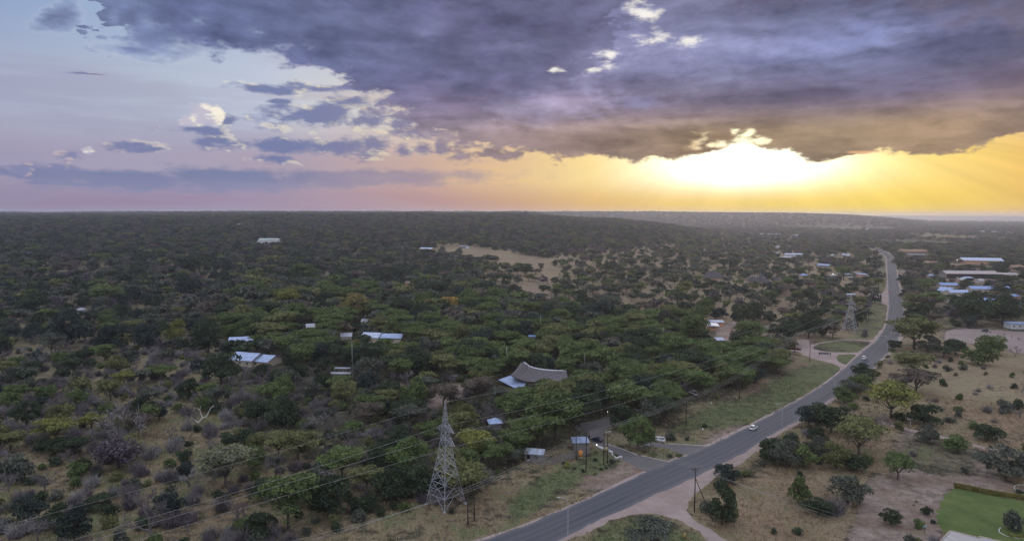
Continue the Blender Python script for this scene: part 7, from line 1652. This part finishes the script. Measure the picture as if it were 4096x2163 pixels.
# ------------------------------------------------------------------ grass, in tufts on the open ground
def grass(name, test, n, h0, h1, cols, label, seed):
    r_ = np.random.default_rng(seed); rr = np.sqrt(r_.uniform(138 ** 2, 330 ** 2, n)); az = np.radians(r_.uniform(-40, 40, n)); X = rr * np.sin(az); Y = rr * np.cos(az)
    q = np.stack([X, Y, np.full(n, -CAM_H)], 1); w = q @ FWD; U = 512 + FPX * (q @ RGT) / w; V = np.minimum(270 - FPX * (q @ UPV) / w, 639)
    dens = test(lookup(CR, U, V, .5), lookup(CG, U, V, .2), lookup(CB, U, V, .2)); solid = HARD[np.clip(V.astype(int), 0, 639), np.clip(U.astype(int) + 160, 0, XX.shape[1] - 1)]
    pn = .5 + .5 * np.sin(X / 3.1 + 2 * np.sin(Y / 4.3)) * np.sin(Y / 2.7 + np.sin(X / 5.1)); k = (r_.random(n) < dens * (.3 + .9 * pn)) & ~solid; X, Y = X[k], Y[k]; n = len(X); nb = 4
    a = r_.uniform(0, 6.28, (n, nb)); ln = r_.uniform(h0, h1, (n, nb)); bx = X[:, None] + r_.normal(0, .18, (n, nb)); by = Y[:, None] + r_.normal(0, .18, (n, nb)); lean = r_.uniform(.1, .55, (n, nb)) * ln
    tip = np.stack([bx + np.cos(a) * lean, by + np.sin(a) * lean, ln], -1); wd = r_.uniform(.04, .09, (n, nb)); p1 = np.stack([bx - np.sin(a) * wd, by + np.cos(a) * wd, np.full((n, nb), -.02)], -1); p2 = np.stack([bx + np.sin(a) * wd, by - np.cos(a) * wd, np.full((n, nb), -.02)], -1)
    g = Geo(); g.tris(np.stack([p1, p2, tip], 2).reshape(-1, 3, 3)); m_ = leaf_mat(name + '_blade', None, .7, 1.4, .15); o = link(name, g.mesh(name, [m_])); o.color = (*cols, 1); tag(o, label, None, None, 'stuff')
HARD = np.zeros(XX.shape, bool)
for P_ in (ROAD_PX, DRIVE, FORE, PATIO, LAWN, PLAYG, LOOP1, LOOP2): HARD |= poly_mask(P_)
AP = poly_mask(APRON) | poly_mask(TRACK); HARD |= AP
grass('dry_grass', lambda r, g, b: r * (1 - .75 * g) * (1 - .85 * b), 110000, .35, .95, (.330, .245, .150), 'tall tan dry grass on the open ground', 5)
grass('green_grass', lambda r, g, b: np.clip(g * 1.1 - .05, 0, 1) * (1 - .7 * b), 70000, .25, .6, (.095, .130, .045), 'green grass and weeds on the verges', 6)
# ------------------------------------------------------------------ single plants of their own make
def dead_tree():
    p = hit(*c1([(1410, 520)])[0]); t = thing('dead_tree', 'bleached white dead tree with forked antler like limbs', 'tree', tuple(p)); s_ = mpp(p) * .1403; P_ = lambda x, y, d=0: Vector(((x - 1410) * s_, d, (505 - y) * s_ * 1.04))
    g = Geo(); g.path([P_(1410, 530), P_(1412, 500)], [.32, .26], 6); g.path([P_(1412, 500), P_(1440, 468, .5), P_(1468, 458, .8)], [.26, .22, .16], 5); g.path([P_(1468, 458, .8), P_(1490, 410, 1.2), P_(1515, 380, 1.5)], [.16, .11, .05], 5); g.path([P_(1490, 410, 1.2), P_(1478, 440, 1.0)], [.1, .07], 4); g.path([P_(1500, 395, 1.4), P_(1520, 398, 1.8)], [.07, .03], 4)
    part('limb', g, M_WHITEWOOD, t); g = Geo(); g.path([P_(1412, 500), P_(1390, 475, -.4), P_(1370, 462, -.6)], [.24, .18, .10], 5); g.path([P_(1390, 475, -.4), P_(1355, 478, -.9), P_(1336, 440, -1.1)], [.10, .07, .03], 4); g.path([P_(1355, 478, -.9), P_(1345, 460, -1.2)], [.05, .03], 3); part('limb', g, M_WHITEWOOD, t)
    g = Geo(); g.path([P_(1440, 468, .5), P_(1412, 420, 1.6), P_(1388, 405, 2.0)], [.12, .07, .04], 4); g.path([P_(1412, 420, 1.6), P_(1418, 388, 2.2)], [.06, .03], 4); part('limb', g, M_WHITEWOOD, t)
dead_tree()
def palm(label, u, v, h, R, colr, trunk_m=M_GBARK):
    p = hit(u, v); t = thing('palm_tree', label, 'palm', tuple(p)); g = Geo(); g.path([(0, 0, -.2), (.15, 0, h * .5), (0, .1, h)], [.24, .18, .15], 7); part('trunk', g, trunk_m, t); r_ = random.Random(int(u))
    for i in range(22):
        a = r_.uniform(0, 6.28); el = r_.uniform(-.9, 1.2); L_ = R * r_.uniform(.8, 1.1); g = Geo(); last = Vector((0, 0, h)); d = Vector((math.cos(a) * math.cos(el), math.sin(a) * math.cos(el), math.sin(el)))
        for k in range(5):
            nx = last + d * (L_ / 5); d = (d + Vector((0, 0, -.22))).normalized(); sd_ = Vector((-math.sin(a), math.cos(a), 0)) * (.30 * (1 - abs(k - 1.5) / 4)); g.quad(last - sd_, nx - sd_ * .8, nx + Vector((0, 0, .05)), last + Vector((0, 0, .06))); g.quad(last + Vector((0, 0, .06)), nx + Vector((0, 0, .05)), nx + sd_ * .8, last + sd_); last = nx
        f = part('frond', g, M_LEAF, t); f.color = (*PAL[colr], 1)
palm('pale silvery fan palm standing right of the orange yellow tree', 475.3, 320.5, 6.5, 2.6, 'silver-green'); palm('shaggy palm with hanging dead fronds cut by the left edge', 1.5, 372, 7.5, 2.8, 'brownish')
def hedge():
    P_ = [hit(u, v) for u, v in c4([(1322, 972), (1420, 990), (1520, 1012), (1640, 1034), (1825, 1062), (1960, 1085)])]; o = P_[0]; r_ = np.random.default_rng(8); g = Geo(); C = []; N = []
    for a, b in zip(P_[:-1], P_[1:]):
        L_ = (b - a).length; n = int(L_ * 260); s_ = r_.uniform(0, 1, n); d = (b - a).normalized(); side = Vector((-d.y, d.x, 0)); f = r_.integers(0, 3, n); y = np.where(f == 0, r_.uniform(-.45, .45, n), np.where(f == 1, -.45, .45)) + r_.normal(0, .06, n); z = np.where(f == 0, 1.15, r_.uniform(.05, 1.15, n)) + r_.normal(0, .07, n)
        base = np.array([a.x - o.x, a.y - o.y, 0])[None] + s_[:, None] * np.array([b.x - a.x, b.y - a.y, 0])[None]; C.append(base + np.outer(y, [side.x, side.y, 0]) + np.outer(z, [0, 0, 1])); N.append(np.outer(np.where(f == 0, 0, np.sign(y)), [side.x, side.y, 0]) + np.outer(f == 0, [0, 0, 1.0]))
    g.tris(leaf_tris(np.concatenate(C), np.concatenate(N), .13, r_, .6)); me = g.mesh('hedge', [M_LEAF]); x = link('hedge', me, loc=tuple(o)); x.color = (.16, .15, .03, 1); tag(x, 'clipped yellow green hedge along the top of the lawn', 'hedge')
hedge()
# ------------------------------------------------------------------ air
def haze():
    g = Geo(); xs, y0, y1, z0, z1 = 9500, -400, 13500, -16.0, 106.0; g.box((0, (y0 + y1) / 2, (z0 + z1) / 2), (xs * 2, y1 - y0, z1 - z0)); m_ = bpy.data.materials.new('haze'); m_.use_nodes = True; t = m_.node_tree; t.nodes.clear(); o = t.nodes.new('ShaderNodeOutputMaterial'); v = t.nodes.new('ShaderNodeVolumePrincipled')
    v.inputs['Color'].default_value = (.82, .84, 1.0, 1); v.inputs['Density'].default_value = HAZE_D; v.inputs['Anisotropy'].default_value = .55; t.links.new(v.outputs[0], o.inputs['Volume']); x = link('haze', g.mesh('haze', [m_])); tag(x, 'thin bluish evening haze over the plain', None, None, 'stuff')
HAZE_D = 0.85e-4
haze()
